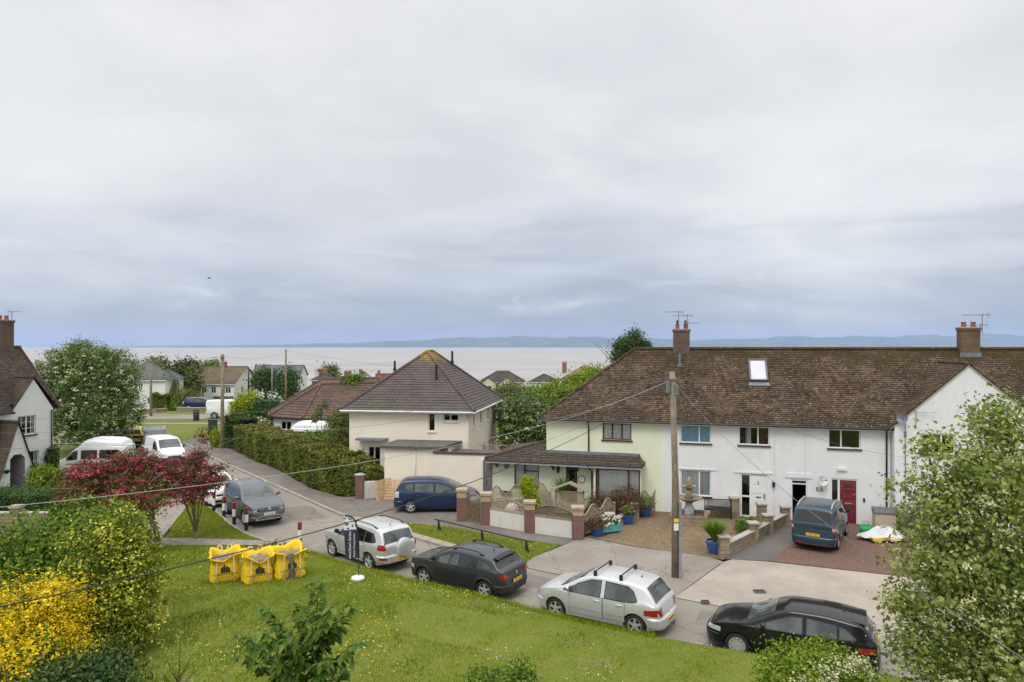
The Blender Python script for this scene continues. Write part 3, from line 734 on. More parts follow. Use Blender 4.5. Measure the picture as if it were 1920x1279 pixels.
def eaves_trim(parent, x0, x1, gm, fm=None):
 mb = MB(); mb.box(x0, x1, YE + .04, YE + .07, ZE - .17, ZE - .02); mb.box(x0, x1, YE + .07, -.0, ZE - .17, ZE - .15); mb.build('fascia', fm or m_fascia, parent)
 mb = MB(); gutter(mb, (x0, YE - .03, ZE - .06), (x1, YE - .03, ZE - .06)); mb.build('gutter', gm, parent, auto=40)
def leg(x0, dy=0): return tw(x0, dy)
def green_house():
 h = thing('end_house', 'pale green end house of the terrace with a brown tiled front canopy and bay', 'house', TO, TA); W1 = 6.03
 wins = [(3.0, 4.49, 3.57, 4.43)]
 mb = MB(); wallrun(mb, (0, 0), (W1, 0), -.1, ZE - .1, wins); wallrun(mb, (0, 8.4), (0, 0), -.1, ZE - .1); wallrun(mb, (W1, 8.4), (0, 8.4), -.1, ZE - .1)
 lw = [(1.3, 2.66, .95, 2.15), (4.12, 4.72, .02, 2.1)]
 wallrun(mb, (-3.0, -.3), (2.66, -.3), -.1, 2.42, lw); wallrun(mb, (-3.0, 4.0), (-3.0, -.3), -.1, 2.42)
 wallrun(mb, (2.66, -.3), (2.66, -.8), -.1, 2.42); bay = [(.09, 2.35, .55, 2.2)]; wallrun(mb, (2.66, -.8), (5.06, -.8), -.1, 2.42, bay, .07); wallrun(mb, (5.06, -.8), (5.06, 0), -.1, 2.42)
 mb.build('wall', [m_grender, m_room], h)
 mb = MB(); terrace_roof(mb, 0, W1, True); ro = mb.build('roof', m_roofA, h)
 eaves_trim(h, -.38, W1, m_gutter)
 window(h, (3.0, 0, 3.57), (1, 0, 0), 1.49, .86, (.335, .67), m_brownf, m_pane, m_lace, m_brownf, leading=True)
 downpipe(h, [(2.28, YE - .03, ZE - .1), (2.28, YE + .05, ZE - .2), (2.28, -.06, ZE - .45), (2.28, -.06, 2.9)], m_brownf)
 k = .30; z0 = 2.45; zz = lambda y: z0 + (y + 1.1) * k
 mb = MB(); slope(mb, (-3.1, -1.1, z0), (5.2, -1.1, z0), (4.85, 0, zz(0)), (0.0, 0, zz(0)), 7, .03)
 slope(mb, (-3.1, -1.1, z0), (.0, -.02, zz(0)), (.0, 1.55, zz(1.55)), (-.15, 1.5, zz(1.5)), 8, .03); slope(mb, (-3.1, 4.2, z0), (-3.1, -1.1, z0), (0, 1.55, zz(1.55)), (0, 1.6, zz(1.55)), 8, .03)
 slope(mb, (5.2, -1.1, z0), (5.2, 0, z0), (4.86, 0, zz(0)), (4.85, -.02, zz(0)), 4, .03)
 ridge(mb, (-3.1, -1.1, z0 + .05), (0, 1.55, zz(1.55) + .04), .075); ridge(mb, (5.2, -1.1, z0 + .05), (4.85, 0, zz(0) + .05), .075)
 cr = mb.build('canopy_roof', m_pantile, h)
 mb = MB(); mb.box(0.0, 4.9, -.14, -.003, zz(0) - .04, zz(0) + .13); mb.build('flashing', m_lead, cr)
 mb = MB(); mb.box(-3.08, 5.2, -1.08, -1.05, z0 - .2, z0 - .02); mb.box(-3.08, -3.05, -1.05, 4, z0 - .2, z0 - .02); mb.box(5.17, 5.2, -1.05, 0, z0 - .2, z0 - .02); mb.box(-3.05, 5.17, -1.05, -.3, z0 - .2, z0 - .185); mb.build('canopy_fascia', m_fascia, cr)
 mb = MB(); gutter(mb, (-3.1, -1.14, z0 - .05), (5.2, -1.14, z0 - .05), .05); mb.build('gutter', m_gutter, cr, auto=40)
 downpipe(h, [(2.4, -1.12, z0 - .08), (2.45, -.95, z0 - .28), (2.5, -.4, z0 - .5), (2.5, -.36, 0)], m_brownf)
 for x in (-2.65, .45, 1.75):
  mb = MB(); mb.prism_y([(x - .04, z0 - .2), (x + .04, z0 - .2), (x + .04, z0 - .55), (x - .04, z0 - .55)], -.36, -.305); mb.beam((x, -.33, z0 - .5), (x, -.8, z0 - .23), .07, .09); mb.beam((x, -.33, z0 - .24), (x, -.95, z0 - .24), .07, .07); mb.build('bracket', m_brownf, h)
 window(h, (-1.7, -.3, .95), (1, 0, 0), 1.36, 1.2, (.42,), m_brownf, m_pane, m_lace, m_brownf, {1: .68}, True)
 window(h, (2.75, -.8, .55), (1, 0, 0), 2.26, 1.65, (.06, .74,), m_brownf, m_pane, m_lace, m_brownf, leading=True, fw=.07)
 mb = MB(); mb.box(1.13, 1.71, -.27, -.2, .02, 2.09); d = mb.build('door', m_brownf, h); mb = MB(); mb.box(1.27, 1.57, -.28, -.272, 1.1, 1.95); mb.build('pane', m_pane_dim, d); mb = MB(); mb.box(1.6, 1.66, -.30, -.272, .98, 1.1); mb.build('handle', m_chrome, d)
 mb = MB(); mb.box(-3.42, -2.96, -.42, -.34, -.05, 2.25); 
 for i in range(4): mb.box(-3.41 + i*.115, -3.40 + i*.115 + .09, -.432, -.42, -.04, 2.24)
 g = mb.build('side_gate', plain('grey_boards', (.17, .15, .155), .75, .15, 4), h); mb = MB(); mb.tube([(-3.2, -.45, 1.0), (-3.2, -.50, 1.03), (-3.18, -.50, 1.16), (-3.2, -.45, 1.18)], .015, 6); mb.build('handle', m_gutter, g)
 mb = MB(); mb.box(-3.5, -3.42, -.45, -.25, -.05, 2.3); mb.build('gate_post', m_fascia, g)
 mb = MB(); mb.lathe([(.001, -.33), (.16, -.33), (.16, -.305), (.001, -.305)], 20, c=(-2.13, 0, 2.0), axis='y'); mb.build('wall_vent', m_greymetal, h)
 mb = MB(); mb.lathe([(.001, -.36), (.17, -.36), (.2, -.34), (.2, -.305), (.001, -.305)], 24, c=(1.95, 0, 1.5), axis='y'); ck = mb.build('wall_clock', m_wood_grey, h, auto=35)
 mb = MB(); mb.lathe([(.001, -.368), (.15, -.368), (.15, -.361), (.001, -.361)], 24, c=(1.95, 0, 1.5), axis='y'); mb.beam((1.95, -.374, 1.5), (1.95, -.374, 1.6), .012, .004, 1, up=(0, 1, 0)); mb.beam((1.95, -.374, 1.5), (2.02, -.374, 1.47), .012, .004, 1, up=(0, 1, 0)); mb.build('clock_face', [m_upvc, m_gutter], ck)
 mb = MB(); mb.box(-2.45, -1.85, -.55, -.31, .62, .66)
 for i in range(7): x = -2.43 + i*.095; mb.tube([(x, -.54, .66), (x, -.5, .47), (x, -.33, .45)], .009, 5)
 mb.tube([(-2.45, -.5, .47), (-1.85, -.5, .47)], .009, 5); mb.build('wall_trough', m_gutter, h)
 mb = MB(); mb.box(.66, .8, -.42, -.31, 1.95, 2.15); mb.lathe([(.05, 1.78), (.08, 1.93), (.02, 1.97)], 8, c=(.72, -.45, 0)); mb.build('wall_lamp', m_gutter, h)
 return h
green_house()
def white_mid():
 X0, X1 = 6.03, 11.42; h = thing('terraced_house', 'white terraced house with a white panelled front door and a blue blind upstairs', 'house', tw(X0, 0), TA); W = X1 - X0; f = lambda s: s - X0
 ops = [(f(6.95), f(8.43), 3.56, 4.50), (f(9.75), f(11.18), 3.56, 4.48), (f(6.95), f(8.43), .90, 2.18), (f(9.84), f(11.04), .0, 2.13)]
 mb = MB(); wallrun(mb, (0, 0), (W, 0), -.1, ZE - .1, ops); wallrun(mb, (W, 8.4), (0, 8.4), -.1, ZE - .1); wallrun(mb, (0, 8.4), (0, 0), -.1, ZE - .1); mb.build('wall', [m_wrender, m_room], h)
 for a, b, c, d in ((9.55, 11.3, 2.17, 2.25), (6.75, 8.7, 2.22, 2.28)): mb = MB(); mb.box(f(a), f(b), -.04, -.002, c, d); mb.build('lintel', m_wrender, h)
 mb = MB(); terrace_roof(mb, 0, W); ro = mb.build('roof', m_roofA, h); eaves_trim(h, 0, W, m_gutter)
 chimney(ro, (f(6.86), 4.2), .9, .55, ZR - .5, 9.36, 2, None, [(-.15, 1.35, 1.0, R(200), 9), (.34, 1.15, 1.1, R(165), 8), (.36, .72, .9, R(-8), 8)], True)
 x = f(6.8); mb = MB(); mb.tube([(x, 3.1, 7.2), (x, 3.1, 8.02)], .07, 8); mb.box(x - .12, x + .12, 2.95, 3.1, 7.3, 7.45); mb.build('vent_pipe', m_lead, ro)
 k = (ZR - ZE) / (YR - YE); 
 def on(s, z, up=0.0): y = YE + (z - ZE)/k; n = Vector((0, -k, 1)).normalized(); return Vector((f(s), y, z)) + n*up
 mb = MB(); a, b, c, d = on(10.42, 6.58, .10), on(11.26, 6.58, .10), on(11.26, 7.62, .10), on(10.42, 7.62, .10)
 for p, q in ((a, b), (b, c), (c, d), (d, a)): mb.beam(p, q, .085, .12, up=(0, -k, 1))
 rl = mb.build('roof_light', plain('roof_light_frame', (.10, .105, .11), .5), ro)
 g = MB(); a, b, c, d = on(10.46, 6.62, .11), on(11.22, 6.62, .11), on(11.22, 7.58, .11), on(10.46, 7.58, .11); g.quad(a, b, c, d); g.build('pane', plain('roof_light_blind', (.55, .53, .60), .12, .05, 1, coat=1.0), rl, fix=False)
 g = MB(); a, b, c, d = on(10.3, 6.38, .03), on(11.38, 6.38, .03), on(11.32, 6.53, .05), on(10.36, 6.53, .05); g.quad(a, b, c, d); g.build('flashing', m_lead, rl)
 window(h, (f(6.95), 0, 3.56), (1, 0, 0), 1.48, .94, (.62,), None, None, m_bluebl, m_sill); window(h, (f(9.75), 0, 3.56), (1, 0, 0), 1.43, .92, (.63,), None, None, [(m_redcur, 0, .25, .02), (m_curtain, .22, .40, .02), (m_redcur, .6, 1, .02)], m_sill)
 window(h, (f(6.95), 0, .90), (1, 0, 0), 1.48, 1.28, (.62,), None, None, [(m_curtain, 0, .72, .03), (m_curtain, .73, 1, .03)], m_sill)
 x0 = f(9.84); mb = MB()
 for a, b, c, d in ((.004, .06, .0, 2.12), (1.14, 1.196, .0, 2.12), (.06, 1.14, 2.06, 2.12), (.42, .48, 0, 2.06), (.06, .42, .0, .08), (.06, .42, .98, 1.06)): mb.box(x0 + a, x0 + b, .05, .11, c, d)
 df = mb.build('door_frame', m_upvc, h)
 mb = MB(); mb.box(x0 + .48, x0 + 1.14, .06, .105, .03, 2.06)
 for zz in (.2, .62, 1.2, 1.62):
  for xa in (.55, .84): mb.box(x0 + xa, x0 + xa + .24, .045, .06, zz, zz + (.34 if zz != .62 else .28))
 d = mb.build('door', m_upvc, h); mb = MB(); mb.box(x0 + .72, x0 + .96, .03, .045, .98, 1.03, 0); mb.build('letter_plate', plain('brass', (.5, .36, .14), .3, .1, metal=1.0), d)
 mb = MB(); mb.tube([(x0 + .82, .04, 1.78), (x0 + .82, .02, 1.74), (x0 + .82, .03, 1.66)], .02, 6); mb.build('knocker', m_gutter, d); mb = MB(); mb.box(x0 + 1.08, x0 + 1.12, .01, .06, .95, 1.18); mb.build('handle', m_gutter, d)
 for zz, hh in ((.08, .9), (1.06, 1.0)):
  mb = MB(); mb.quad((x0 + .06, .085, zz), (x0 + .42, .085, zz), (x0 + .42, .085, zz + hh), (x0 + .06, .085, zz + hh)); p = mb.build('side_light', m_pane_dim, df, fix=False)
 mb = MB(); mb.lathe([(.001, 1.55), (.06, 1.57), (.07, 1.75), (.09, 1.78), (.001, 1.86)], 10, c=(f(11.36), -.1, 0)); mb.box(f(11.33), f(11.39), -.1, -.002, 1.72, 1.78); mb.build('wall_lantern', m_gutter, h)
 mb = MB(); mb.tube([(W - .02, -.03, 0), (W - .02, -.03, ZE - .2)], .02, 6); mb.build('cable_pipe', m_wrender, h)
 return h
white_mid()
def white_right():
 X0, X1 = 11.42, 16.5; h = thing('terraced_house', 'white terraced house with the maroon front door and an open dark passage doorway', 'house', tw(X0, 0), TA); W = X1 - X0; f = lambda s: s - X0
 ops = [(f(13.82), f(15.23), 3.56, 4.47), (f(12.16), f(12.90), -.08, 1.98), (f(13.93), f(15.10), .0, 2.12)]
 mb = MB(); wallrun(mb, (0, 0), (W, 0), -.1, ZE - .1, ops, room=1.5); wallrun(mb, (W, 8.4), (0, 8.4), -.1, ZE - .1); wallrun(mb, (W, 0), (W, 8.4), -.1, ZE - .1); mb.build('wall', [m_wrender, m_room], h); mb = MB(); mb.box(f(11.9), f(13.1), -.05, -.002, 2.06, 2.28); mb.build('lintel', m_wrender, h)
 mb = MB(); terrace_roof(mb, 0, W); mb.build('roof', m_roofA, h); eaves_trim(h, 0, W + .05, m_gutter)
 window(h, (f(13.82), 0, 3.56), (1, 0, 0), 1.41, .91, (.40,), None, m_pane_dim, None, m_sill)
 x0 = f(12.16); mb = MB()
 for a, b, c, d in ((.004, .06, -.06, 1.97), (.68, .736, -.06, 1.97), (.06, .68, 1.91, 1.97), (.06, .68, 1.74, 1.79)): mb.box(x0 + a, x0 + b, .03, .09, c, d)
 pf = mb.build('passage_frame', m_upvc, h); mb = MB(); mb.quad((x0 + .06, .07, 1.79), (x0 + .68, .07, 1.79), (x0 + .68, .07, 1.91), (x0 + .06, .07, 1.91)); mb.build('fanlight', m_pane_dim, pf, fix=False)
 mb = MB(); mb.box(x0 + .06, x0 + .10, .12, .72, 0, 1.74); mb.build('open_door', plain('passage_door', (.16, .12, .10), .6, .2), pf)
 x0 = f(13.93); mb = MB()
 for a, b, c, d in ((.004, .06, 0, 2.11), (1.12, 1.166, 0, 2.11), (.06, 1.12, 2.05, 2.11), (.31, .40, 0, 2.05), (.06, .31, 0, .08)): mb.box(x0 + a, x0 + b, .04, .10, c, d)
 df = mb.build('door_frame', m_upvc, h); mb = MB(); mb.quad((x0 + .06, .075, .08), (x0 + .31, .075, .08), (x0 + .31, .075, 2.05), (x0 + .06, .075, 2.05)); mb.build('side_light', m_pane_dim, df, fix=False)
 m_mar = plain('maroon_door', (.19, .018, .032), .4, .12, 4, coat=.3); mb = MB(); mb.box(x0 + .40, x0 + 1.12, .055, .095, .04, 2.05)
 for xa in (.48, .80):
  for zz, hh in ((.16, .66), (1.16, .42)): 
   for q in (((xa, xa + .02), (zz, zz + hh)), ((xa + .22, xa + .24), (zz, zz + hh)), ((xa, xa + .24), (zz, zz + .02)), ((xa, xa + .24), (zz + hh - .02, zz + hh))): mb.box(x0 + q[0][0], x0 + q[0][1], .03, .055, q[1][0], q[1][1], 1)
 d = mb.build('door', [m_mar, plain('maroon_moulding', (.10, .012, .02), .5)], h); mb = MB(); P = [(x0 + .76 + .22*math.cos(a), .05, 1.68 + .20*math.sin(a)) for a in np.linspace(0, math.pi, 13)]; mb.add(P, [tuple(range(13))]); mb.build('fanlight', m_pane_dim, d, fix=False)
 mb = MB(); mb.box(x0 + .62, x0 + .90, .03, .055, .92, .98); mb.build('letter_plate', m_chrome, d); mb = MB(); mb.box(x0 + .44, x0 + .48, .0, .055, .98, 1.14); mb.build('handle', m_chrome, d)
 mb = MB(); mb.box(x0 - .1, x0 + 1.3, -.35, .05, -.08, .0); mb.build('door_step', m_concr, h)
 mb = MB(); mb.box(f(14.2), f(14.62), -.09, -.002, 2.5, 2.62); mb.build('wall_lamp', plain('lamp_diffuser', (.72, .70, .62), .4), h)
 mb = MB(); mb.box(f(15.33), f(15.41), -.05, -.002, 1.08, 1.25); mb.build('doorbell', m_gutter, h)
 o = Vector((f(13.5), -.24, 2.0)); mb = MB(); n = Vector((.5, -.8, .3)).normalized(); a = n.orthogonal().normalized(); b = n.cross(a)
 mb.grid([[o + (a*math.cos(t) + b*math.sin(t))*r + n*(.09*(r/.24)**2) for t in np.linspace(0, 2*math.pi, 24, endpoint=False)] for r in (.01, .1, .18, .24)], closed_u=True)
 ds = mb.build('satellite_dish', plain('dish_white', (.68, .67, .65), .5), h, smooth=True); mb = MB(); mb.tube([o, o + n*.3], .012, 5); mb.tube([o + n*.02, (f(13.5), -.01, 1.9)], .02, 6); mb.box(o.x + n.x*.3 - .04, o.x + n.x*.3 + .04, o.y + n.y*.3 - .04, o.y + n.y*.3 + .04, o.z + n.z*.3 - .03, o.z + n.z*.3 + .03); mb.build('dish_arm', m_greymetal, ds)
 mb = MB(); mb.box(f(13.28), f(13.56), -.03, -.002, 1.48, 1.66); npl = mb.build('number_sign', plain('slate_sign', (.28, .27, .24), .6), h); text_part('lettering', '35', .13, m_upvc, npl, frame_mtx((f(13.42), -.033, 1.57), (1, 0, 0), (0, 0, 1)))
 downpipe(h, [(W - .25, YE - .02, ZE - .1), (W - .22, YE + .1, ZE - .28), (W - .18, -.07, ZE - .5), (W - .18, -.07, -.05)])
 mb = MB(); mb.tube([(f(12.0) + .8, -.03, 2.3), (f(12.0) + .8, -.03, ZE - .2)], .018, 6); mb.build('cable_pipe', m_wrender, h)
 return h
white_right()
def gable_house():
 X0, X1 = 16.5, 30.0; h = thing('gabled_house', 'white house with a wide front gable at the right end of the terrace', 'house', tw(X0, 0), TA); f = lambda s: s - X0; yf = -.6
 xa, xl, xr, za = f(19.5), 0.02, f(22.6), 7.62
 ops = [(f(17.6), f(18.98), 3.55, 4.46)]
 mb = MB(); wallrun(mb, (xl, yf), (xr, yf), -.1, ZE - .1, [(a - xl, b - xl, c, d) for a, b, c, d in ops]); wallrun(mb, (xl, 0), (xl, yf), -.1, ZE - .1); wallrun(mb, (xr, yf), (xr, 0), -.1, ZE - .1)
 sl = (za - ZE) / (xa - (xl - .2)); zb = ZE - .1
 mb.add([(xl, yf, zb), (xr, yf, zb), (xr, yf, zb + .25), (xa, yf, za - .06), (xl, yf, zb + .25)], [(0, 1, 2, 3, 4)]); wallrun(mb, (xr, 0), (f(X1), 0), -.1, ZE - .1); wallrun(mb, (f(X1), 8.4), (0, 8.4), -.1, ZE - .1); wallrun(mb, (f(X1), 0), (f(X1), 8.4), -.1, ZE - .1)
 mb.add([(xl, yf - .28, zb + .22), (xl, yf, zb + .22), (xl, yf, zb - .5), (xl + .35, yf, zb + .22), (xl + .35, yf - .02, zb + .2), (xl + .05, yf - .06, zb - .35)], [(0, 3, 2)]) if False else None
 mb.build('wall', [m_wrender, m_room], h)
 mb = MB(); yv = YE + (za - ZE)/((ZR - ZE)/(YR - YE)); y0 = yf - .06
 terrace_roof(mb, 0, f(X1)); L = xl - .2; Rr = xr + .2
 slope(mb, (L, YE, ZE + .02), (L, y0, ZE + .02), (xa, y0, za + .02), (xa, yv, za + .02), 33); slope(mb, (Rr, y0, ZE + .02), (Rr, YE, ZE + .02), (xa, yv, za + .02), (xa, y0, za + .02), 33); ridge(mb, (xa, y0, za + .04), (xa, yv, za + .04), .09)
 ro = mb.build('roof', m_roofA, h); chimney(ro, (f(21.14) - .15, YR - .15), .86, .6, ZR - .6, 9.35, 2, M_brick('sooty_brick', (.19, .10, .055), (.115, .07, .045), (.2, .17, .12)), [(.5, 1.0, 1.2, R(186), 7), (.42, .5, 1.1, R(176), 6)])
 mb = MB(); mb.box(f(21.14) - .62, f(21.14) + .32, YR - .50, YR - .452, ZR - .38, ZR - .15); mb.build('flashing', m_lead, ro)
 mb = MB(); mb.beam((L, y0 + .02, ZE - .04), (xa, y0 + .02, za - .05), .03, .05, up=(0, -1, 0)); mb.beam((xa, y0 + .02, za - .05), (Rr, y0 + .02, ZE - .04), .03, .05, up=(0, -1, 0)); mb.build('verge_trim', plain('verge_mortar', (.36, .36, .24), .8, .2, 5), ro)
 window(h, (f(17.6), yf, 3.55), (1, 0, 0), 1.38, .91, (.6,), None, m_pane_dim, None, m_sill)
 x = f(16.95); mb = MB(); mb.tube([(x, yf - .06, .2), (x, yf - .06, 4.9)], .017, 6); 
 for z in (3.9, 4.35, 4.5): mb.box(x - .05, x + .05, yf - .1, yf - .003, z - .03, z + .03)
 ms = mb.build('mast', m_greymetal, h); o = Vector((x - .12, yf - .16, 5.12)); n = Vector((-.55, -.8, .25)).normalized(); a = n.orthogonal().normalized(); b = n.cross(a)
 mb = MB(); mb.grid([[o + (a*math.cos(t) + b*math.sin(t))*r + n*(.1*(r/.24)**2) for t in np.linspace(0, 2*math.pi, 24, endpoint=False)] for r in (.01, .1, .18, .24)], closed_u=True); dd = mb.build('satellite_dish', plain('dish_grey', (.16, .19, .21), .45), ms, smooth=True)
 mb = MB(); mb.tube([o - n*.02, (x, yf - .06, 4.85)], .018, 6); mb.tube([o, o + n*.28], .012, 5); mb.build('dish_arm', m_greymetal, dd)
 mb = MB(); mb.tube([(f(17.38), yf - .05, 4.75), (f(17.38), yf - .05, 5.5)], .014, 6); mb.tube([(f(17.3), yf - .05, 5.42), (f(18.2), yf - .25, 5.44)], .01, 5)
 for i in range(6): p = Vector((f(17.45) + i*.13, yf - .07 - i*.03, 5.42)); mb.tube([p - Vector((0, .12, 0)), p + Vector((0, .12, 0))], .006, 4); 
 mb.build('aerial', m_greymetal, h)
 mb = MB(); mb.box(f(19.55), f(19.68), yf - .1, yf - .003, 4.75, 5.75); mb.box(f(19.47), f(19.76), yf - .12, yf - .003, 5.72, 5.8); mb.build('vent_duct', m_greymetal, h)
 return h
gable_house()
m_roofC = None
def M_ctiles():
 s = NT('grey_brown_tiles'); v = s.wallvec(); mp = s.n('ShaderNodeMapping'); mp.inputs['Location'].default_value = (0, -4.65, 0); s.l(v, mp.inputs[0])
 b = s.brick(mp.outputs[0], .3, .145, .012, (.125, .105, .10), (.10, .082, .08), (.04, .033, .032)); f = s.noise(.8, 5, .6); g = s.noise(5, 4, .65)
 c = s.mix(s.math('MULTIPLY', s.rng(f, .4, .65), .5), b.outputs['Color'], (.135, .11, .095)); c = s.mix(s.math('MULTIPLY', s.rng(g, .55, .7), .4), c, (.16, .135, .11))
 sp = s.n('ShaderNodeSeparateXYZ'); s.l(s.tc.outputs['Object'], sp.inputs[0]); up = s.math('MULTIPLY_ADD', s.noise(1.1, 5, .6), 1.5, s.math('SUBTRACT', sp.outputs[2], 8.15))
 c = s.mix(s.math('MULTIPLY', s.rng(up, -.1, .8), s.rng(g, .3, .6)), c, (.36, .225, .03)); s.set(col=c, rough=.88, spec=.2); s.bump(b.outputs['Fac'], -.4, .02); return s.m
m_roofC = M_ctiles()
def cream_house():
 O, A = Vector((-9.5, 41.3, .05)), R(-9); h = thing('cream_house', 'cream rendered house with a hipped grey brown roof and yellow lichen at its peak', 'house', O, A); W, D, e = 7.05, 8.9, .42; x0 = -.36; ze, zr = 4.65, 8.12
 ops = [(4.94, 5.36, 3.42, 4.6), (5.85, 6.79, 4.05, 4.6), (1.19, 1.99, .1, 2.47)]
 mb = MB(); wallrun(mb, (x0, 0), (W, 0), -.1, ze - .05, ops, .09); so = [(1.2, 1.7, 3.5, 4.5), (3.2, 4.0, 3.5, 4.5), (5.6, 6.4, 3.5, 4.5), (7.5, 7.9, 3.6, 4.5), (4.0, 5.2, .2, 2.1), (6.2, 7.2, .9, 2.1)]
 wallrun(mb, (W, 0), (W, D), -.1, ze - .05, so, .09); wallrun(mb, (W, D), (x0, D), -.1, ze - .05); wallrun(mb, (x0, D), (x0, 0), -.1, ze - .05); mb.build('wall', [m_crender, m_room], h)
 cx_ = (x0 + W)/2; A_, B_, C_, D_ = (x0 - e, -e, ze), (W + e, -e, ze), (W + e, D + e, ze), (x0 - e, D + e, ze); r1, r2 = (cx_, 4.15, zr), (cx_, D - 3.5, zr)
 mb = MB(); n = 24; slope(mb, A_, B_, r1, (cx_ - .01, 4.15, zr), n, .03); slope(mb, B_, C_, r2, r1, n, .03); slope(mb, C_, D_, (cx_ - .01, D - 3.5, zr), r2, n, .03); slope(mb, D_, A_, r1, r2, n, .03)
 for a, b in ((A_, r1), (B_, r1), (C_, r2), (D_, r2), (r1, r2)): ridge(mb, Vector(a) + Vector((0, 0, .04)), Vector(b) + Vector((0, 0, .04)), .10)
 ro = mb.build('roof', m_roofC, h)
 for (x, y, z, hh) in ((4.55, 1.9, 6.35, .95), (cx_ + 1.3, 5.6, 7.4, .75), (cx_ - 2.4, 4.6, 6.9, .6)):
  mb = MB(); mb.tube([(x, y, z - .2), (x, y, z + hh)], .075, 8); mb.lathe([(.13, z - .05), (.10, z + .12)], 10, c=(x, y, 0)); mb.build('vent_pipe', m_gutter, ro)
 mb = MB(); mb.box(x0 - e + .02, W + e - .02, -e + .03, -e + .06, ze - .16, ze - .02); mb.box(W + e - .06, W + e - .03, -e + .06, D + e, ze - .16, ze - .02); mb.box(x0 - e + .02, W + e - .06, -e + .06, -.003, ze - .16, ze - .14); mb.box(W, W + e - .06, 0, D, ze - .16, ze - .14); mb.build('fascia', m_fascia, h)
 mb = MB(); gutter(mb, (x0 - e, -e - .04, ze - .05), (W + e, -e - .04, ze - .05), .055); gutter(mb, (W + e + .04, -e, ze - .05), (W + e + .04, D + e, ze - .05), .055); mb.build('gutter', m_fascia, h, auto=40)
 window(h, (4.94 + x0 , 0, 3.42), (1, 0, 0), .42, 1.18, (), None, m_pane_dim, None, m_crender); window(h, (5.85 + x0, 0, 4.05), (1, 0, 0), .94, .55, (.46,), None, m_pane_dim, None, m_crender)
 for a, b, c, d in so: window(h, (W, a, c), (0, 1, 0), b - a, d - c, (.5,) if b - a > .6 else (), None, m_pane_dim, None, m_crender)
 dx = 1.19 + x0; mb = MB(); mb.box(dx + .004, dx + .06, .03, .09, .1, 2.46); mb.box(dx + .74, dx + .796, .03, .09, .1, 2.46); mb.box(dx + .06, dx + .74, .03, .09, 2.4, 2.46); mb.box(dx + .37, dx + .43, .03, .09, .1, 2.4); mb.box(dx + .06, dx + .37, .04, .085, .1, 1.0); mb.box(dx + .43, dx + .74, .04, .085, .1, 1.0); d = mb.build('door', m_upvc, h)
 for a in (.12, .48): mb = MB(); mb.box(dx + a, dx + a + .2, .038, .042, 1.0, 2.3); mb.build('pane', m_pane_dim, d); mb = MB(); mb.box(dx + .385, dx + .415, .0, .03, 1.0, 1.2); mb.build('handle', m_gutter, d)
 mb = MB(); mb.lathe([(.001, 1.5), (.09, 1.55), (.13, 1.78), (.11, 1.86), (.001, 2.0)], 10, c=(2.0, -.12, 0)); mb.box(1.97, 2.03, -.12, -.002, 1.72, 1.78); mb.build('wall_lantern', m_gutter, h)
 mb = MB(); mb.box(.25, 2.1, -.62, -.003, 2.86, 2.97); mb.build('door_canopy', m_lead, h)
 wx0, wx1, wy = 2.75, 6.5, -2.5
 mb = MB(); wallrun(mb, (wx0, wy), (wx1 - .2, wy), -.1, 2.75); wallrun(mb, (wx0, -.003), (wx0, wy), -.1, 2.75); wallrun(mb, (wx1 - .2, wy), (wx1 - .2, -.003), -.1, 2.75); wallrun(mb, (5.7, wy - .3), (9.6, wy - .3), -.1, 2.55); wallrun(mb, (9.6, wy - .3), (9.6, wy + 2.2), -.1, 2.55); wallrun(mb, (5.7, wy), (5.7, wy - .3), -.1, 2.55); an = mb.build('store_wall', [m_crender, m_room], h)
 mb = MB(); mb.prism([(wx0 - .2, wy - .2), (wx1 - .35, wy - .2), (wx1 + .15, -.003), (wx0 - .05, -.003)], 2.76, 2.9); mb.prism([(5.72, wy - .2), (9.6, wy - .2), (9.6, wy + 2.2), (6.31, wy + 2.2)], 2.40, 2.46)
 mb.build('store_roof', plain('roofing_felt', (.11, .10, .098), .85, .25, 3, .3), h)
 mb = MB(); mb.box(5.65, 9.65, wy - .36, wy - .2, 2.552, 2.66); mb.box(6.0, 6.4, wy - .1, wy + .2, 2.66, 2.85); mb.build('coping', plain('dark_coping', (.085, .06, .05), .7, .2), h)
 downpipe(h, [(4.55, wy - .05, 2.8), (4.55, wy - .05, 0)], m_fascia, .035); downpipe(h, [(W - .08, -.06, ze - .2), (W - .08, -.06, 0)], m_fascia, .035)
 mb = MB()
 for x in np.arange(8.3, 9.6, .15):
  for sg in (1, -1): mb.beam((x, wy - .28, 2.57), (x + sg*.3, wy - .28, 3.1), .012, .015)
 mb.beam((8.1, wy - .28, 3.1), (9.8, wy - .28, 3.1), .04, .04); mb.beam((8.1, wy - .28, 2.6), (9.8, wy - .28, 2.6), .04, .04); mb.build('trellis', m_wood_grey, h)
 return h
cream_house()
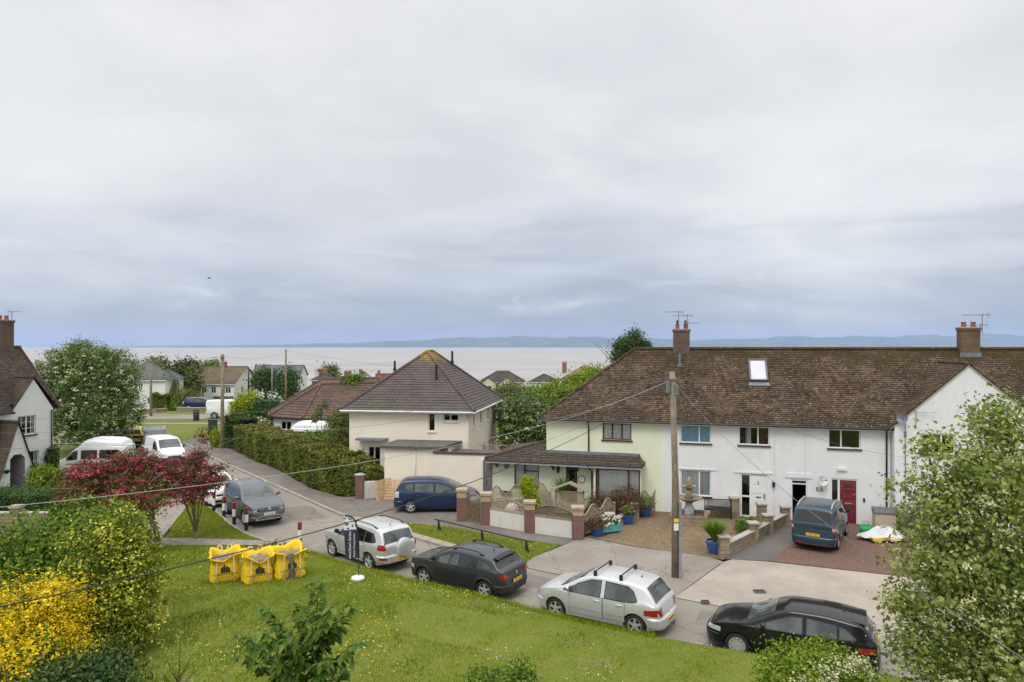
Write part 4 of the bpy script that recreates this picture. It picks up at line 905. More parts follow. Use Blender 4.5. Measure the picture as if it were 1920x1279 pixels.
def left_house():
 A = R(73); u = Vector((math.cos(A), math.sin(A), 0)); Or = Vector((-27.3, 40.6, .3)); W, D = 11.0, 6.0; O = Or - u*W
 h = thing('gabled_house', 'white house at the left edge with a brown tiled roof, steep porch and brick chimney', 'house', O, A); ze, zr = 4.55, 8.2
 X = lambda t: W - t
 ops = [(X(2.15), X(1.05), 3.15, 4.25), (X(1.95), X(.85), .35, 2.2)]
 mb = MB(); wallrun(mb, (0, 0), (W, 0), -.5, ze, ops); wallrun(mb, (W, 0), (W, D), -.5, ze); wallrun(mb, (W, D), (0, D), -.5, ze); wallrun(mb, (0, D), (0, 0), -.5, ze)
 ga, gz, gl, gr = X(1.2), 6.42, X(2.45), X(0.0); mb.tri((gl, 0, ze), (gr, 0, ze), (ga, 0, gz - .1)); mb.build('wall', [m_wrender, m_room], h)
 e = .3; y2 = D/2; zr = 8.15; mb = MB(); tv = (gz - ze)/(zr - ze); yv = lerp(-e, y2, tv)
 slope(mb, (-e, -e, ze), (gl - .12, -e, ze), (gl - .12, y2, zr), (-e, y2, zr), 34); slope(mb, (gl - .12, .06, lerp(ze, zr, .36/(y2 + e))), (W + e, .06, lerp(ze, zr, .36/(y2 + e))), (W + e, y2, zr), (gl - .12, y2, zr), 30); slope(mb, (W + e, D + e, ze), (-e, D + e, ze), (-e, y2, zr), (W + e, y2, zr), 34)
 slope(mb, (gl - .12, yv, ze), (gl - .12, -.1, ze), (ga, -.1, gz), (ga, yv, gz), 18); slope(mb, (gr + .28, -.1, ze), (gr + .28, yv, ze), (ga, yv, gz), (ga, -.1, gz), 18); ridge(mb, (ga, -.1, gz + .02), (ga, yv + .4, gz + .02), .08); ridge(mb, (W + e - .05, -e, ze + .03), (W + e - .05, y2, zr + .03), .07); ridge(mb, (-e, y2, zr + .03), (W + e, y2, zr + .03), .09)
 ro = mb.build('roof', m_roofW, h); mb = MB(); mb.tri((W, 0, ze), (W, D, ze), (W, y2, zr - .1)); mb.build('gable_wall', m_wrender, h); chimney(ro, (W - .75, y2), .8, .7, zr - .6, zr + 1.6, 2, None, [(.25, .9, .7, R(-60), 6)])
 mb = MB(); gutter(mb, (-e, -e - .05, ze - .05), (gl - .1, -e - .05, ze - .05)); mb.build('gutter', m_gutter, h, auto=40); downpipe(h, [(W - .12, -.06, ze - .1), (W - .12, -.06, -.3)])
 for (a, b, c, d) in ops:
  w, hh = b - a, d - c; fo = window(h, (a, 0, c), (1, 0, 0), w, hh, (.5,), None, m_pane, [(m_curtain, 0, .14, .02), (m_curtain, .86, 1, .02)], m_sill); g = MB()
  for xx in (.25, .75): g.box(xx*w - .012, xx*w + .012, .06, hh - .06, -.095, -.07)
  for k in (.34, .66): g.box(.06, w - .06, k*hh - .012, k*hh + .012, -.096, -.071)
  go = g.build('glazing_bar', m_upvc, fo); go.data.transform(frame_mtx((a, 0, c), (1, 0, 0), (0, 0, 1)))
 pc, py, hw_, pz = X(3.26), -1.5, .95, 4.05
 mb = MB(); o0, o1, oz = pc - .42, pc + .40, 2.35; c_ = .22
 L_, R_ = pc - hw_, pc + hw_; zl = 1.25
 outer = [(L_, -.5), (L_, zl), (pc, pz), (R_, zl), (R_, -.5)]
 mb.add([(x, py, z) for x, z in [(L_, -.5), (o0, -.5), (o0, oz - c_), (L_, zl)]], [(0, 1, 2, 3)]); mb.add([(x, py, z) for x, z in [(L_, zl), (o0, oz - c_), (o0 + c_, oz), (pc, pz)]], [(0, 1, 2, 3)])
 mb.add([(x, py, z) for x, z in [(pc, pz), (o0 + c_, oz), (o1 - c_, oz)]], [(0, 1, 2)]); mb.add([(x, py, z) for x, z in [(pc, pz), (o1 - c_, oz), (o1, oz - c_), (R_, zl)]], [(0, 1, 2, 3)]); mb.add([(x, py, z) for x, z in [(R_, zl), (o1, oz - c_), (o1, -.5), (R_, -.5)]], [(0, 1, 2, 3)])
 prof = [(o0, -.5), (o0, oz - c_), (o0 + c_, oz), (o1 - c_, oz), (o1, oz - c_), (o1, -.5)]
 for a, b in zip(prof, prof[1:]): mb.quad((a[0], py, a[1]), (b[0], py, b[1]), (b[0], -.01, b[1]), (a[0], -.01, a[1]), 2)
 mb.quad((L_, py, -.5), (L_, py, zl), (L_, -.003, zl), (L_, -.003, -.5)); mb.quad((R_, py, -.5), (R_, -.003, -.5), (R_, -.003, zl), (R_, py, zl))
 po = mb.build('porch', [m_wrender, m_room, plain('porch_lining', (.40, .37, .38), .7, .1, 4)], h)
 mb = MB(); slope(mb, (L_ - .15, -.003, zl - .4), (L_ - .15, py - .12, zl - .4), (pc, py - .12, pz + .05), (pc, -.003, pz + .05), 28); slope(mb, (R_ + .15, py - .12, zl - .4), (R_ + .15, -.003, zl - .4), (pc, -.003, pz + .05), (pc, py - .12, pz + .05), 28); ridge(mb, (pc, py - .12, pz + .07), (pc, -.01, pz + .07), .08); mb.build('porch_roof', m_roofW, po)
 mb = MB(); mb.box(o0 + .02, o1 - .02, -.06, -.012, -.4, oz - .25); mb.build('door', plain('porch_door', (.16, .03, .03), .5), po)
 for x in (pc - .75, pc + .72):
  mb = MB(); mb.lathe([(.001, 1.42), (.12, 1.5), (.16, 1.62), (.15, 1.64), (.001, 1.6)], 12, c=(x, py - .2, 0)); mb.tube([(x, py - .2, 1.62), (x, py - .02, 2.0)], .01, 5); mb.build('hanging_basket', m_gutter, po)
 return h
left_house()
m_far_pane = plain('far_pane', (.05, .058, .065), .15, .4, 2)
def house(name, label, px, py_e, d, W, D, rot, hw_, hr, roof, wall=None, hip=False, chim=(), wins=(), courses=14, roof_over=.3, base_extra=2.0, gable_front=False, extra=None):
 """px, py_e: where the middle of the front eaves is seen, d its distance; hw_ wall height, hr roof rise"""
 p = atd(px, py_e, d); z0 = p.z - hw_; t = thing(name, label, 'house', (p.x, p.y, z0), R(rot)); wall = wall or m_farwhite; e = roof_over
 mb = MB()
 q = [(-W/2, 0), (W/2, 0), (W/2, D), (-W/2, D)]
 ops = {0: [], 1: [], 2: [], 3: []}
 for (f, a, b, c, dd) in wins: ops[f].append((a, b, c, dd))
 for i in range(4): wallrun(mb, q[i], q[(i+1) % 4], -base_extra, hw_, ops[i], .06, room=.4)
 if gable_front: mb.tri((-W/2, 0, hw_), (W/2, 0, hw_), (0, 0, hw_ + hr)); mb.tri((W/2, D, hw_), (-W/2, D, hw_), (0, D, hw_ + hr))
 elif not hip: mb.tri((W/2, 0, hw_), (W/2, D, hw_), (W/2, D/2, hw_ + hr)); mb.tri((-W/2, D, hw_), (-W/2, 0, hw_), (-W/2, D/2, hw_ + hr))
 mb.build('wall', [wall, m_room], t)
 mb = MB(); z, zt = hw_, hw_ + hr + .05
 if gable_front:
  slope(mb, (-W/2 - e, D, z - .1), (-W/2 - e, -e, z - .1), (0, -e, zt), (0, D, zt), courses); slope(mb, (W/2 + e, -e, z - .1), (W/2 + e, D, z - .1), (0, D, zt), (0, -e, zt), courses); ridge(mb, (0, -e, zt), (0, D, zt), .1)
 else:
  r0 = -W/2 - e if not hip else -W/2 + D/2 * .95; r1 = -r0
  slope(mb, (-W/2 - e, -e, z - .1), (W/2 + e, -e, z - .1), (r1, D/2, zt), (r0, D/2, zt), courses); slope(mb, (W/2 + e, D + e, z - .1), (-W/2 - e, D + e, z - .1), (r0, D/2, zt), (r1, D/2, zt), courses)
  if hip:
   slope(mb, (W/2 + e, -e, z - .1), (W/2 + e, D + e, z - .1), (r1, D/2, zt), (r1, D/2 - .01, zt), courses); slope(mb, (-W/2 - e, D + e, z - .1), (-W/2 - e, -e, z - .1), (r0, D/2, zt), (r0, D/2 + .01, zt), courses)
   for sx in (-1, 1):
    for yy in (-e, D + e): ridge(mb, (sx*(W/2 + e), yy, z - .06), (sx*r1, D/2, zt + .02), .09)
  ridge(mb, (r0, D/2, zt + .02), (r1, D/2, zt + .02), .1)
 ro = mb.build('roof', roof, t)
 for (cx_, cy_, w, h2) in chim: chimney(ro, (cx_, cy_), w, w*.8, hw_ + hr*.4, hw_ + hr + h2, 2, m_brickO)
 for (f, a, b, c, dd) in wins:
  P0, P1 = Vector((*q[f], 0)), Vector((*q[(f+1) % 4], 0)); xd = (P1 - P0).normalized()
  window(t, P0 + xd*a + Vector((0, 0, c)), xd, b - a, dd - c, (.5,), m_upvc, m_far_pane, None, None, fw=.07, depth=.05)
 mb = MB(); mb.box(-W/2 - e, W/2 + e, -e - .05, -e, z - .24, z - .1) if not gable_front else (mb.beam((-W/2 - e, -e - .02, z - .2), (0, -e - .02, zt - .1), .06, .2, up=(0, -1, 0)), mb.beam((0, -e - .02, zt - .1), (W/2 + e, -e - .02, z - .2), .06, .2, up=(0, -1, 0)))
 mb.build('fascia', m_fascia, t)
 if extra: extra(t)
 return t
m_brickO = M_brick('orange_brick', (.36, .12, .06), (.28, .09, .05), (.3, .22, .16), amt=.15)
m_t_brown = M_tiles('far_brown_tiles', (.20, .155, .12), (.15, .115, .09), (.07, .055, .045), (.36, .30, .22), (.24, .19, .09), .2, .33, 0, 6, .3, .25)
m_t_dark = M_tiles('far_dark_tiles', (.13, .11, .10), (.10, .085, .08), (.05, .042, .04), (.22, .2, .17), (.15, .12, .05), .2, .33, 0, 6, .2, .2)
m_t_slate = M_tiles('far_slate', (.20, .205, .21), (.165, .17, .175), (.09, .09, .095), (.28, .28, .27), (.2, .19, .12), .2, .3, 0, 6, .2, .2)
m_t_red = M_tiles('far_red_tiles', (.27, .11, .075), (.22, .09, .065), (.10, .05, .04), (.34, .2, .14), (.2, .13, .08), .2, .33, 0, 6, .1, .2)
m_t_orange = M_tiles('far_orange_tiles', (.46, .27, .17), (.40, .235, .15), (.22, .13, .09), (.5, .36, .26), (.3, .2, .1), .2, .33, 0, 6, .1, .2)
m_t_bung = M_tiles('bungalow_tiles', (.19, .12, .095), (.145, .095, .08), (.06, .045, .038), (.32, .23, .17), (.2, .13, .07), .19, .33, 2.4, 5.6, .35, .3)
def extra_semi(t):
 for x in (-3.0, 2.1):
  mb = MB(); mb.box(x, x + .75, -.03, -.004, 3.0, 4.3); mb.build('timber_panel', plain('timber_panel', (.36, .25, .13), .7, .15), t)
 mb = MB(); mb.box(1.2, 4.6, -1.4, -.004, 2.3, 2.5); mb.build('porch_roof', m_lead, t); mb = MB(); mb.box(1.0, 4.5, -1.0, -.004, -2, 2.3); mb.build('porch', plain('porch_tan', (.42, .30, .18), .8, .1), t)
 mb = MB(); mb.box(-2.0, -.9, -.05, -.004, -.5, 2.0); mb.build('door', m_far_pane, t)
house('far_house', 'white semi detached house with a brown tiled roof beyond the green', 397, 719, 128, 9.4, 8.0, -12, 4.8, 3.0, m_t_brown, wins=[(0, 1.0, 2.0, 3.0, 4.2), (0, 2.5, 3.6, 3.0, 4.2), (0, 4.6, 5.6, 3.0, 4.2), (0, 7.6, 8.7, 3.0, 4.2), (1, 2.2, 3.0, 2.6, 4.2), (1, 5.4, 6.2, 2.0, 3.8)], chim=[(-.2, 4.0, .9, .9)], extra=extra_semi)
house('far_house', 'white house with a grey slate hipped roof, right of the flowering tree', 262, 712, 112, 8.0, 8.0, 6, 4.6, 2.9, m_t_slate, hip=True, wins=[(0, 5.2, 5.9, .6, 1.7), (0, 3.8, 4.4, 2.8, 4.0)])
mb = None
house('far_bungalow', 'long grey roofed bungalow behind the white semi, with a gable at its right end', 516, 706, 165, 11.2, 9, 4, 2.8, 2.5, m_t_slate, wall=m_farwhite, wins=[(1, 2, 4, .8, 2.2)])
house('far_house', 'white gabled house with a dark side wall, by the red brick chimney near the sea', 686, 712, 190, 4.6, 7, 20, 4.6, 2.0, m_t_dark, gable_front=True, wins=[(0, 1.5, 2.6, 2.0, 3.2)], chim=[(-.7, 5.5, .9, .6)])
house('far_house', 'house with a small red tiled roof left of the cream house', 724, 716, 150, 4.2, 6, 10, 4, 1.6, m_t_red, wall=m_brickO, chim=[(-1.6, 3, .6, .6)])
house('far_house', 'brick house showing only a brown roof and an orange chimney behind the bungalow', 606, 712, 140, 4.5, 5, 8, 4, 1.2, m_t_dark, wall=m_brickO, chim=[(0, 2.5, 1.0, .9)], hip=True)
house('far_house', 'house with a stout orange brick chimney showing over the bungalow ridge', 650, 717, 135, 3.4, 5, 8, 4, 1.0, m_t_bung, wall=m_brickO, chim=[(0, 2.5, 1.4, 1.1)])
def extra_cream(t):
 for x in (-3.4, .9):
  mb = MB(); w, zz = 3.6, 4.3; mb.box(x - w/2, x + w/2, -1.2, -.003, -2, 2.9); mb.prism_y([(x - w/2, 2.9), (x + w/2, 2.9), (x, zz)], -1.2, -.003); b = mb.build('gable_bay', plain('far_cream', (.62, .58, .45), .85, .08), t)
  mb = MB(); slope(mb, (x - w/2 - .25, 2, 2.75), (x - w/2 - .25, -1.5, 2.75), (x, -1.5, zz + .08), (x, 2, zz + .08), 6); slope(mb, (x + w/2 + .25, -1.5, 2.75), (x + w/2 + .25, 2, 2.75), (x, 2, zz + .08), (x, -1.5, zz + .08), 6); mb.build('bay_roof', m_t_dark, b)
  mb = MB(); mb.box(x - .8, x + .8, -1.24, -1.203, .8, 2.2); mb.build('window', m_far_pane, b)
house('far_house', 'house with two cream front gables under a dark brown roof, right of the cream house', 942, 716, 165, 10.5, 8, 0, 3.2, 2.4, m_t_dark, wall=plain('far_cream', (.62, .58, .45), .85, .08), hip=True, extra=extra_cream)
house('far_house', 'dark tiled house between the cream gabled house and the orange roof', 1018, 716, 175, 7.0, 7, -8, 3.5, 1.8, m_t_dark, hip=True)
house('far_house', 'house with a pale orange tiled roof and a brick chimney above the bright green tree', 1092, 712, 120, 7.5, 8, -12, 4, 2.5, m_t_orange, wall=m_brickO, hip=True, chim=[(-3.6, 3.2, .75, .35)])
def brown_bungalow():
 t = thing('bungalow', 'white bungalow with a low brown tiled hipped roof behind the long hedge', 'bungalow', (-17.2, 56.8, -.05)); o = Vector((17.2, -56.8, .05))
 F_, Ap, B_, C_, D_, E_ = [Vector(p) + Vector((17.2, -56.8, 0)) for p in ((-21.6, 66, 0), (-21.4, 61.0, 0), (-20.5, 58.6, 0), (-17.3, 56.9, 0), (-12.2, 57.9, 0), (-11.8, 66, 0))]
 mb = MB(); P = [F_, Ap, B_, C_, D_, E_]
 for i, (a, b) in enumerate(zip(P, P[1:] + P[:1])): wallrun(mb, a.to_2d(), b.to_2d(), -.1, 2.6, [(.9, 2.1, 1.5, 2.25)] if i == 2 else [])
 mb.build('wall', [m_farwhite, m_room], t)
 ov = lambda p, k=.4: Vector((p.x, p.y, 0)) + (Vector((p.x, p.y, 0)) - Vector((.6, 5.2, 0))).normalized()*k + Vector((0, 0, 2.6))
 f, a, b, c, d, e = map(ov, P); r1 = Vector((.05, 4.4, 5.15)); r2 = Vector((4.9, 5.0, 5.25)); r0 = Vector((-.1, 5.6, 5.55)); r3 = Vector((4.9, 6.4, 5.6))
 mb = MB(); n = 13
 slope(mb, b, c, r1, r1 + Vector((-.02, 0, 0)), n, .035); slope(mb, c, d, r2, r1, n, .035); slope(mb, a, b, r1, r0, n, .035); slope(mb, f, a, r0, r0 + Vector((0, .3, 0)), n, .035); slope(mb, r1, r2, r3, r0, 3, .035); slope(mb, e, f, r0, r3, n, .035); slope(mb, d, e, r3, r2, n, .035)
 for p, q in ((b, r1), (c, r1), (a, r0), (r1, r2), (r0, r3), (d, r2)): ridge(mb, p + Vector((0, 0, .05)), q + Vector((0, 0, .05)), .11)
 mb.build('roof', m_t_bung, t); mb = MB()
 for p, q in ((b, c), (c, d), (a, b)): gutter(mb, p - Vector((0, 0, .06)), q - Vector((0, 0, .06)), .07)
 mb.build('gutter', m_gutter, t); downpipe(t, [b + Vector((.3, .1, -.1)), b + Vector((.35, .3, -2.6))]); window(t, B_ + (C_ - B_).normalized()*.9 + Vector((0, 0, 1.5)), (C_ - B_), 1.2, .75, (.5,), None, m_pane_dim)
brown_bungalow()
# ================================================================== VEHICLES
def M_paint(name, colour, metal=.35, rough=.32):
 s = NT('paint_' + name)
 f = s.noise(1.2, 4, .6); g = s.noise(9, 5, .7)
 c = s.mix(s.rng(f, .3, .7), colour, tuple(min(1, x * 1.12 + .004) for x in colour))
 c = s.mix(s.math('MULTIPLY', s.rng(g, .55, .8), .16 if max(colour) > .14 else .05), c, (.30, .27, .22))         # road film
 s.set(col=c, metal=metal, coat=.6 if max(colour) > .012 else .3, coatr=.08, spec=.5 if max(colour) > .012 else .28); s.val(s.b.inputs['Roughness'], s.rng(g, .3, .8, rough, rough + .18) if max(colour) > .012 else .12); return s.m
def M_glass(name, tint=(.045, .055, .055), rough=.04):
 s = NT(name); f = s.noise(1.7, 3, .6)
 c = s.mix(s.rng(f, .35, .65), tuple(x * .55 for x in tint), tuple(x * 1.4 for x in tint))
 s.set(col=c, rough=rough, ior=1.62, spec=.6); return s.m
m_cglass = M_glass('car_glass', (.07, .082, .08)); m_cglass_dk = M_glass('tinted_glass', (.012, .014, .016))
m_screen = M_glass('windscreen_glass', (.07, .088, .082))
m_tyre = plain('tyre_rubber', (.018, .018, .018), .85, .2, 12, .2)
m_black = plain('black_plastic', (.022, .022, .024), .55, .15, 9)
m_well = plain('wheel_well', (.008, .008, .008), .95)
m_alloy = plain('alloy_metal', (.58, .58, .58), .35, .08, 8, metal=.45)
m_redlamp = plain('red_lamp_lens', (.30, .009, .014), .15, .4, 14, coat=.8)
m_amber = plain('amber_lens', (.7, .25, .02), .2)
m_clear = plain('clear_lamp_lens', (.62, .64, .66), .1, .2, 16, metal=.3, coat=.9)
m_plate_y = plain('plate_yellow', (.83, .50, .03), .45, .04); m_plate_w = plain('plate_white', (.82, .82, .80), .45, .04)
m_plate_ink = plain('plate_ink', (.012, .012, .012), .5)
m_seam = plain('door_gap', (.012, .012, .013), .8)
def pchip(xs, ys):
 xs = np.array(xs, float); ys = np.array(ys, float); h = np.diff(xs); dl = np.diff(ys) / h
 m = np.zeros(len(xs)); m[0], m[-1] = dl[0], dl[-1]
 for i in range(1, len(xs) - 1):
  if dl[i-1] * dl[i] > 0:
   w1, w2 = 2*h[i] + h[i-1], h[i] + 2*h[i-1]; m[i] = (w1 + w2) / (w1 / dl[i-1] + w2 / dl[i])
 def f(x):
  x = float(min(max(x, xs[0]), xs[-1])); i = int(min(max(np.searchsorted(xs, x) - 1, 0), len(h) - 1))
  t = (x - xs[i]) / h[i]; a = 1 - t
  return (ys[i]*(1+2*t)*a*a + h[i]*m[i]*t*a*a + ys[i+1]*t*t*(3-2*t) - h[i]*m[i+1]*t*t*a)
 return f
class Body:
 """car shell: profile curves along x (rear negative, front positive)"""
 def __init__(s, L, W, top, belt, plan, bot, tum=.30, crown=.03, rc=.09, glass_lo=None):
  s.L, s.W, s.tum, s.crown, s.rc = L, W, tum, crown, rc
  s.zt = pchip(*zip(*top)); s.zb_ = pchip(*zip(*belt)); s.pl = pchip(*zip(*plan)); s.bt = pchip(*zip(*bot))
  s.top = top
 def sec(s, x):
  zt, zb, W = s.zt(x), s.bt(x), s.pl(x) * s.W / 2
  zs = min(s.zb_(x), zt - .045)
  return zb, zs, zt, W
 def lower(s, q, W): return W - .085 * (1 - q) ** 3 - .03 * q ** 5
 def corner(s, x):
  zb, zs, zt, W = s.sec(x); g = zt - zs; rc = min(s.rc, .45 * g + .012)
  w0 = W - .035; wr = w0 - max(0, g - .045) * s.tum; zr = zt - rc * .75
  return w0, wr, zr, rc
 def hw(s, x, z):
  zb, zs, zt, W = s.sec(x)
  if z <= zs: return s.lower(min(max((z - zb) / max(zs - zb, .01), 0), 1), W)
  w0, wr, zr, rc = s.corner(x); t = min(max((z - zs) / max(zr - zs, .01), 0), 1.0)
  return lerp(w0 if t > 0 else s.lower(1, W), wr, t)
 def topw(s, x):
  w0, wr, zr, rc = s.corner(x); return max(wr - rc * 1.4, .05)
 def topz(s, x, y):
  k = s.topw(x); return s.zt(x) + s.crown * (1 - min(abs(y) / k, 1) ** 2)
 def half(s, x):
  zb, zs, zt, W = s.sec(x); w0, wr, zr, rc = s.corner(x); P = [(0, zb + .0), (W * .78, zb)]
  for q in (0, .04, .12, .25, .42, .6, .78, .9, 1.0): P.append((s.lower(q, W), lerp(zb, zs, q)))
  for t in (.08, .35, .65, .9, 1.0): P.append((lerp(w0, wr, t), lerp(zs, zr, t)))
  k = s.topw(x)
  for t in (.25, .5, .75, 1.0):   # round the shoulder of the roof
   a = (1 - t) ** 2; b = 2 * t * (1 - t); c = t * t
   P.append((a * wr + b * (wr - (zt - zr) * s.tum * .6) + c * k, a * zr + b * zt + c * zt))
  for f in (.75, .5, .25, 0): P.append((k * f, zt + s.crown * (1 - f * f)))
  return P
 def stations(s):
  xs = set(np.round(np.linspace(-s.L / 2, s.L / 2, 64), 4))
  for a, b in zip(s.top[:-1], s.top[1:]):          # more where the profile is steep
   n = int(abs(b[1] - a[1]) / .05) + 2
   for i in range(n + 1): xs.add(round(a[0] + (b[0] - a[0]) * i / n, 4))
  xs = sorted(xs); out = [xs[0]]
  for x in xs[1:]:
   if x - out[-1] > .004: out.append(x)
  out[-1] = s.L / 2; return out
 def mesh(s, wheels, R_):
  rings = []
  for x in s.stations():
   h = s.half(x); rings.append([(x, y, z) for y, z in h] + [(x, -y, z) for y, z in h[-2:0:-1]])
  mb = MB(); mb.grid(rings, closed_u=True); n = len(rings[0])
  mb.f.append(tuple(range(n))); mb.mi.append(0); o = len(mb.v) - n; mb.f.append(tuple(range(o + n - 1, o - 1, -1))); mb.mi.append(0)
  return mb
 def rear_x(s, z):
  """x of the rear face at height z"""
  if z <= s.zt(-s.L / 2): return -s.L / 2
  lo, hi = -s.L / 2, 0.0
  for _ in range(40):
   m = (lo + hi) / 2
   if s.zt(m) < z: lo = m
   else: hi = m
  return lo
 def front_x(s, z):
  if z <= s.zt(s.L / 2): return s.L / 2
  lo, hi = 0.0, s.L / 2
  for _ in range(40):
   m = (lo + hi) / 2
   if s.zt(m) < z: hi = m
   else: lo = m
  return hi
 def side_patch(s, mb, cols, side, off=.006, nx=5, nz=4, mi=0):
  """cols: (x, z_low, z_high) columns"""
  X = [c[0] for c in cols]; rows = []
  pts = []
  for a, b in zip(cols[:-1], cols[1:]):
   for i in range(nx): pts.append(tuple(lerp(a[k], b[k], i / nx) for k in range(3)))
  pts.append(cols[-1])
  for x, zl, zh in pts:
   rows.append([(x, side * (s.hw(x, lerp(zl, zh, j / nz)) + off), lerp(zl, zh, j / nz)) for j in range(nz + 1)])
  mb.grid(rows, mi)
 def side_fill(s, mb, cols, side, off, **k): s.side_patch(mb, cols, side, off, **k)
 def top_patch(s, mb, xa, xb, fa=.97, fb=.97, off=.008, n=14, ny=8, mi=0, ends=0.0):
  rows = []
  for i in range(n + 1):
   t = i / n; x = lerp(xa, xb, t); e = .004
   dz = (s.zt(x + e) - s.zt(x - e)) / (2 * e); nl = math.hypot(dz, 1); k = s.topw(x) * lerp(fa, fb, t)
   rows.append([(x - dz / nl * off, k * (2 * j / ny - 1), s.topz(x, k * (2 * j / ny - 1)) + off / nl) for j in range(ny + 1)])
  mb.grid(rows, mi)
 def wrap(s, mb, z0, z1, x_side, y_end, side, end='rear', off=.01, nz=4, taper=0.0, mi=0, thick=True, z0b=None, z1b=None):
  """band from the flank round the corner to y_end on the end face"""
  fx = s.rear_x if end == 'rear' else s.front_x; sg = -1 if end == 'rear' else 1
  path = []
  rows = []
  nS, nE = 6, 6
  for j in range(nz + 1):
   row = []
   for i in range(nS + nE + 1):
    u = i / (nS + nE); za = lerp(z0, z0 if z0b is None else z0b, u); zb = lerp(z1, z1 if z1b is None else z1b, u); z = lerp(za, zb, j / nz)
    xe = fx(z)
    if i <= nS:
     x = lerp(x_side, xe - sg * .015, i / nS); row.append((x, side * (s.hw(x, z) + off), z))
    else:
     yc = s.hw(xe - sg * .004, z); y = lerp(yc - .02, y_end, (i - nS) / nE); row.append((xe + sg * off, side * y, z))
   rows.append(row)
  mb.grid(rows, mi)
 def band(s, mb, z0, z1, x_side, end='rear', off=.03, mi=0):
  """closed bumper band all round one end"""
  fx = s.rear_x if end == 'rear' else s.front_x; sg = -1 if end == 'rear' else 1
  def path(z, o):
   xe = fx(z); P = []
   for i in range(7): x = lerp(x_side, xe - sg * .03, i / 6); P.append((x, s.hw(x, z) + o * min(1, i / 2), z))
   yc = s.hw(xe - sg * .004, z)
   for f in (.93, .8, .55, .28, 0): P.append((xe + sg * (o + .03 * (1 - f * f)), yc * f, z))
   return P + [(x, -y, z) for x, y, z in P[-2::-1]]
  rows = [path(z0, -.04), path(z0, off * .75), path(lerp(z0, z1, .25), off), path(lerp(z0, z1, .8), off), path(z1, off * .8), path(z1, -.04)]
  mb.grid(rows, mi)
def make_wheel(parent, x, y, side, Rw, wid, spokes, rim_r=.68, double=False, mats=None, face=None):
 """hub disc with tyre and rim as its pieces; side = +1 left / -1 right"""
 mb = MB(); o = side
 mb.lathe([(.001, -.02*o), (Rw*.6, -.02*o), (Rw*.6, .035*o), (.001, .035*o)], 24, axis='y')
 hub = mb.build('wheel', m_well, parent, loc=(x, y, Rw))
 r0 = Rw * rim_r; t = MB(); w = wid / 2
 prof = [(r0, -w*.8), (r0*1.05, -w*.95), (Rw*.93, -w), (Rw*.985, -w*.85), (Rw, -w*.5), (Rw, w*.5), (Rw*.985, w*.85), (Rw*.93, w), (r0*1.05, w*.95), (r0, w*.8)]
 t.lathe(prof, 32, axis='y', closed=True); t.build('tyre', m_tyre, hub, smooth=True)
 rm = MB(); f = w * .78 * o
 rm.lathe([(r0*1.0, f*.2), (r0*1.0, f*1.02), (r0*.955, f*1.06), (r0*.90, f*.9), (r0*.90, f*.2)], 32, axis='y', closed=True)
 rm.lathe([(.001, f*.7), (r0*.2, f*.7), (r0*.2, f*.9), (r0*.12, f*.98), (.001, f*.98)], 16, axis='y')
 n = spokes * (2 if double else 1)
 for k in range(spokes):
  a = 2 * math.pi * k / spokes + .3
  angs = (a - .13, a + .13) if double else (a,)
  for a2 in angs:
   wr0, wr1 = (r0*.10, r0*.085) if double else (r0*.17, r0*.15)
   c, s_ = math.cos(a2), math.sin(a2)
   if double: ci, si = math.cos(a), math.sin(a)
   else: ci, si = c, s_
   p = lambda r, off, yy, cc=c, ss=s_: (cc*r - ss*off, yy, ss*r + cc*off)
   pi_ = lambda r, off, yy: (ci*r - si*off, yy, si*r + ci*off)
   v = [pi_(r0*.14, -wr0, f*.9), pi_(r0*.14, wr0, f*.9), p(r0*.93, wr1, f*.98), p(r0*.93, -wr1, f*.98),
    pi_(r0*.14, -wr0, f*.5), pi_(r0*.14, wr0, f*.5), p(r0*.93, wr1, f*.5), p(r0*.93, -wr1, f*.5)]
   rm.add(v, [(0,1,2,3),(0,3,7,4),(1,5,6,2),(4,7,6,5)])
 rm.build('rim', m_alloy if mats is None else mats, hub, auto=35)
 return hub
def cut_arches(body_mb, wheels, Rw, W, paint, parent, arch=1.16):
 """shell with real wheel openings"""
 o = body_mb.build('body', [paint, m_well], parent, smooth=True)
 cb = MB()
 for x in wheels:
  for sd in (1, -1):
   y0, y1 = (W/2 - .27, W/2 + .15) if sd > 0 else (-W/2 - .15, -W/2 + .27)
   cb.lathe([(Rw*arch, y0), (Rw*arch, y1)], 40, c=(x, 0, Rw), axis='y')
 c = cb.build('cutter', m_well)
 md = o.modifiers.new('cut', 'BOOLEAN'); md.operation = 'DIFFERENCE'; md.solver = 'EXACT'; md.object = c
 dg = bpy.context.evaluated_depsgraph_get(); dg.update()
 me = bpy.data.meshes.new_from_object(o.evaluated_get(dg), depsgraph=dg)
 o.modifiers.clear(); old = o.data; o.data = me; bpy.data.objects.remove(c); bpy.data.meshes.remove(old)
 me.materials.clear(); me.materials.append(paint); me.materials.append(m_well)
 for p in me.polygons:
  cx_, cy_, cz_ = p.center; k = 0
  for x in wheels:
   if abs(math.hypot(cx_ - x, cz_ - Rw) - Rw*arch) < .02 and abs(p.normal.y) < .6 and abs(cy_) < W/2: k = 1
   if math.hypot(cx_ - x, cz_ - Rw) < Rw*arch - .01 and abs(cy_) < W/2 - .2: k = 1
  p.material_index = k; p.use_smooth = True
 me.set_sharp_from_angle(angle=R(38)); me.name = 'body'; o.name = 'body'
 return o
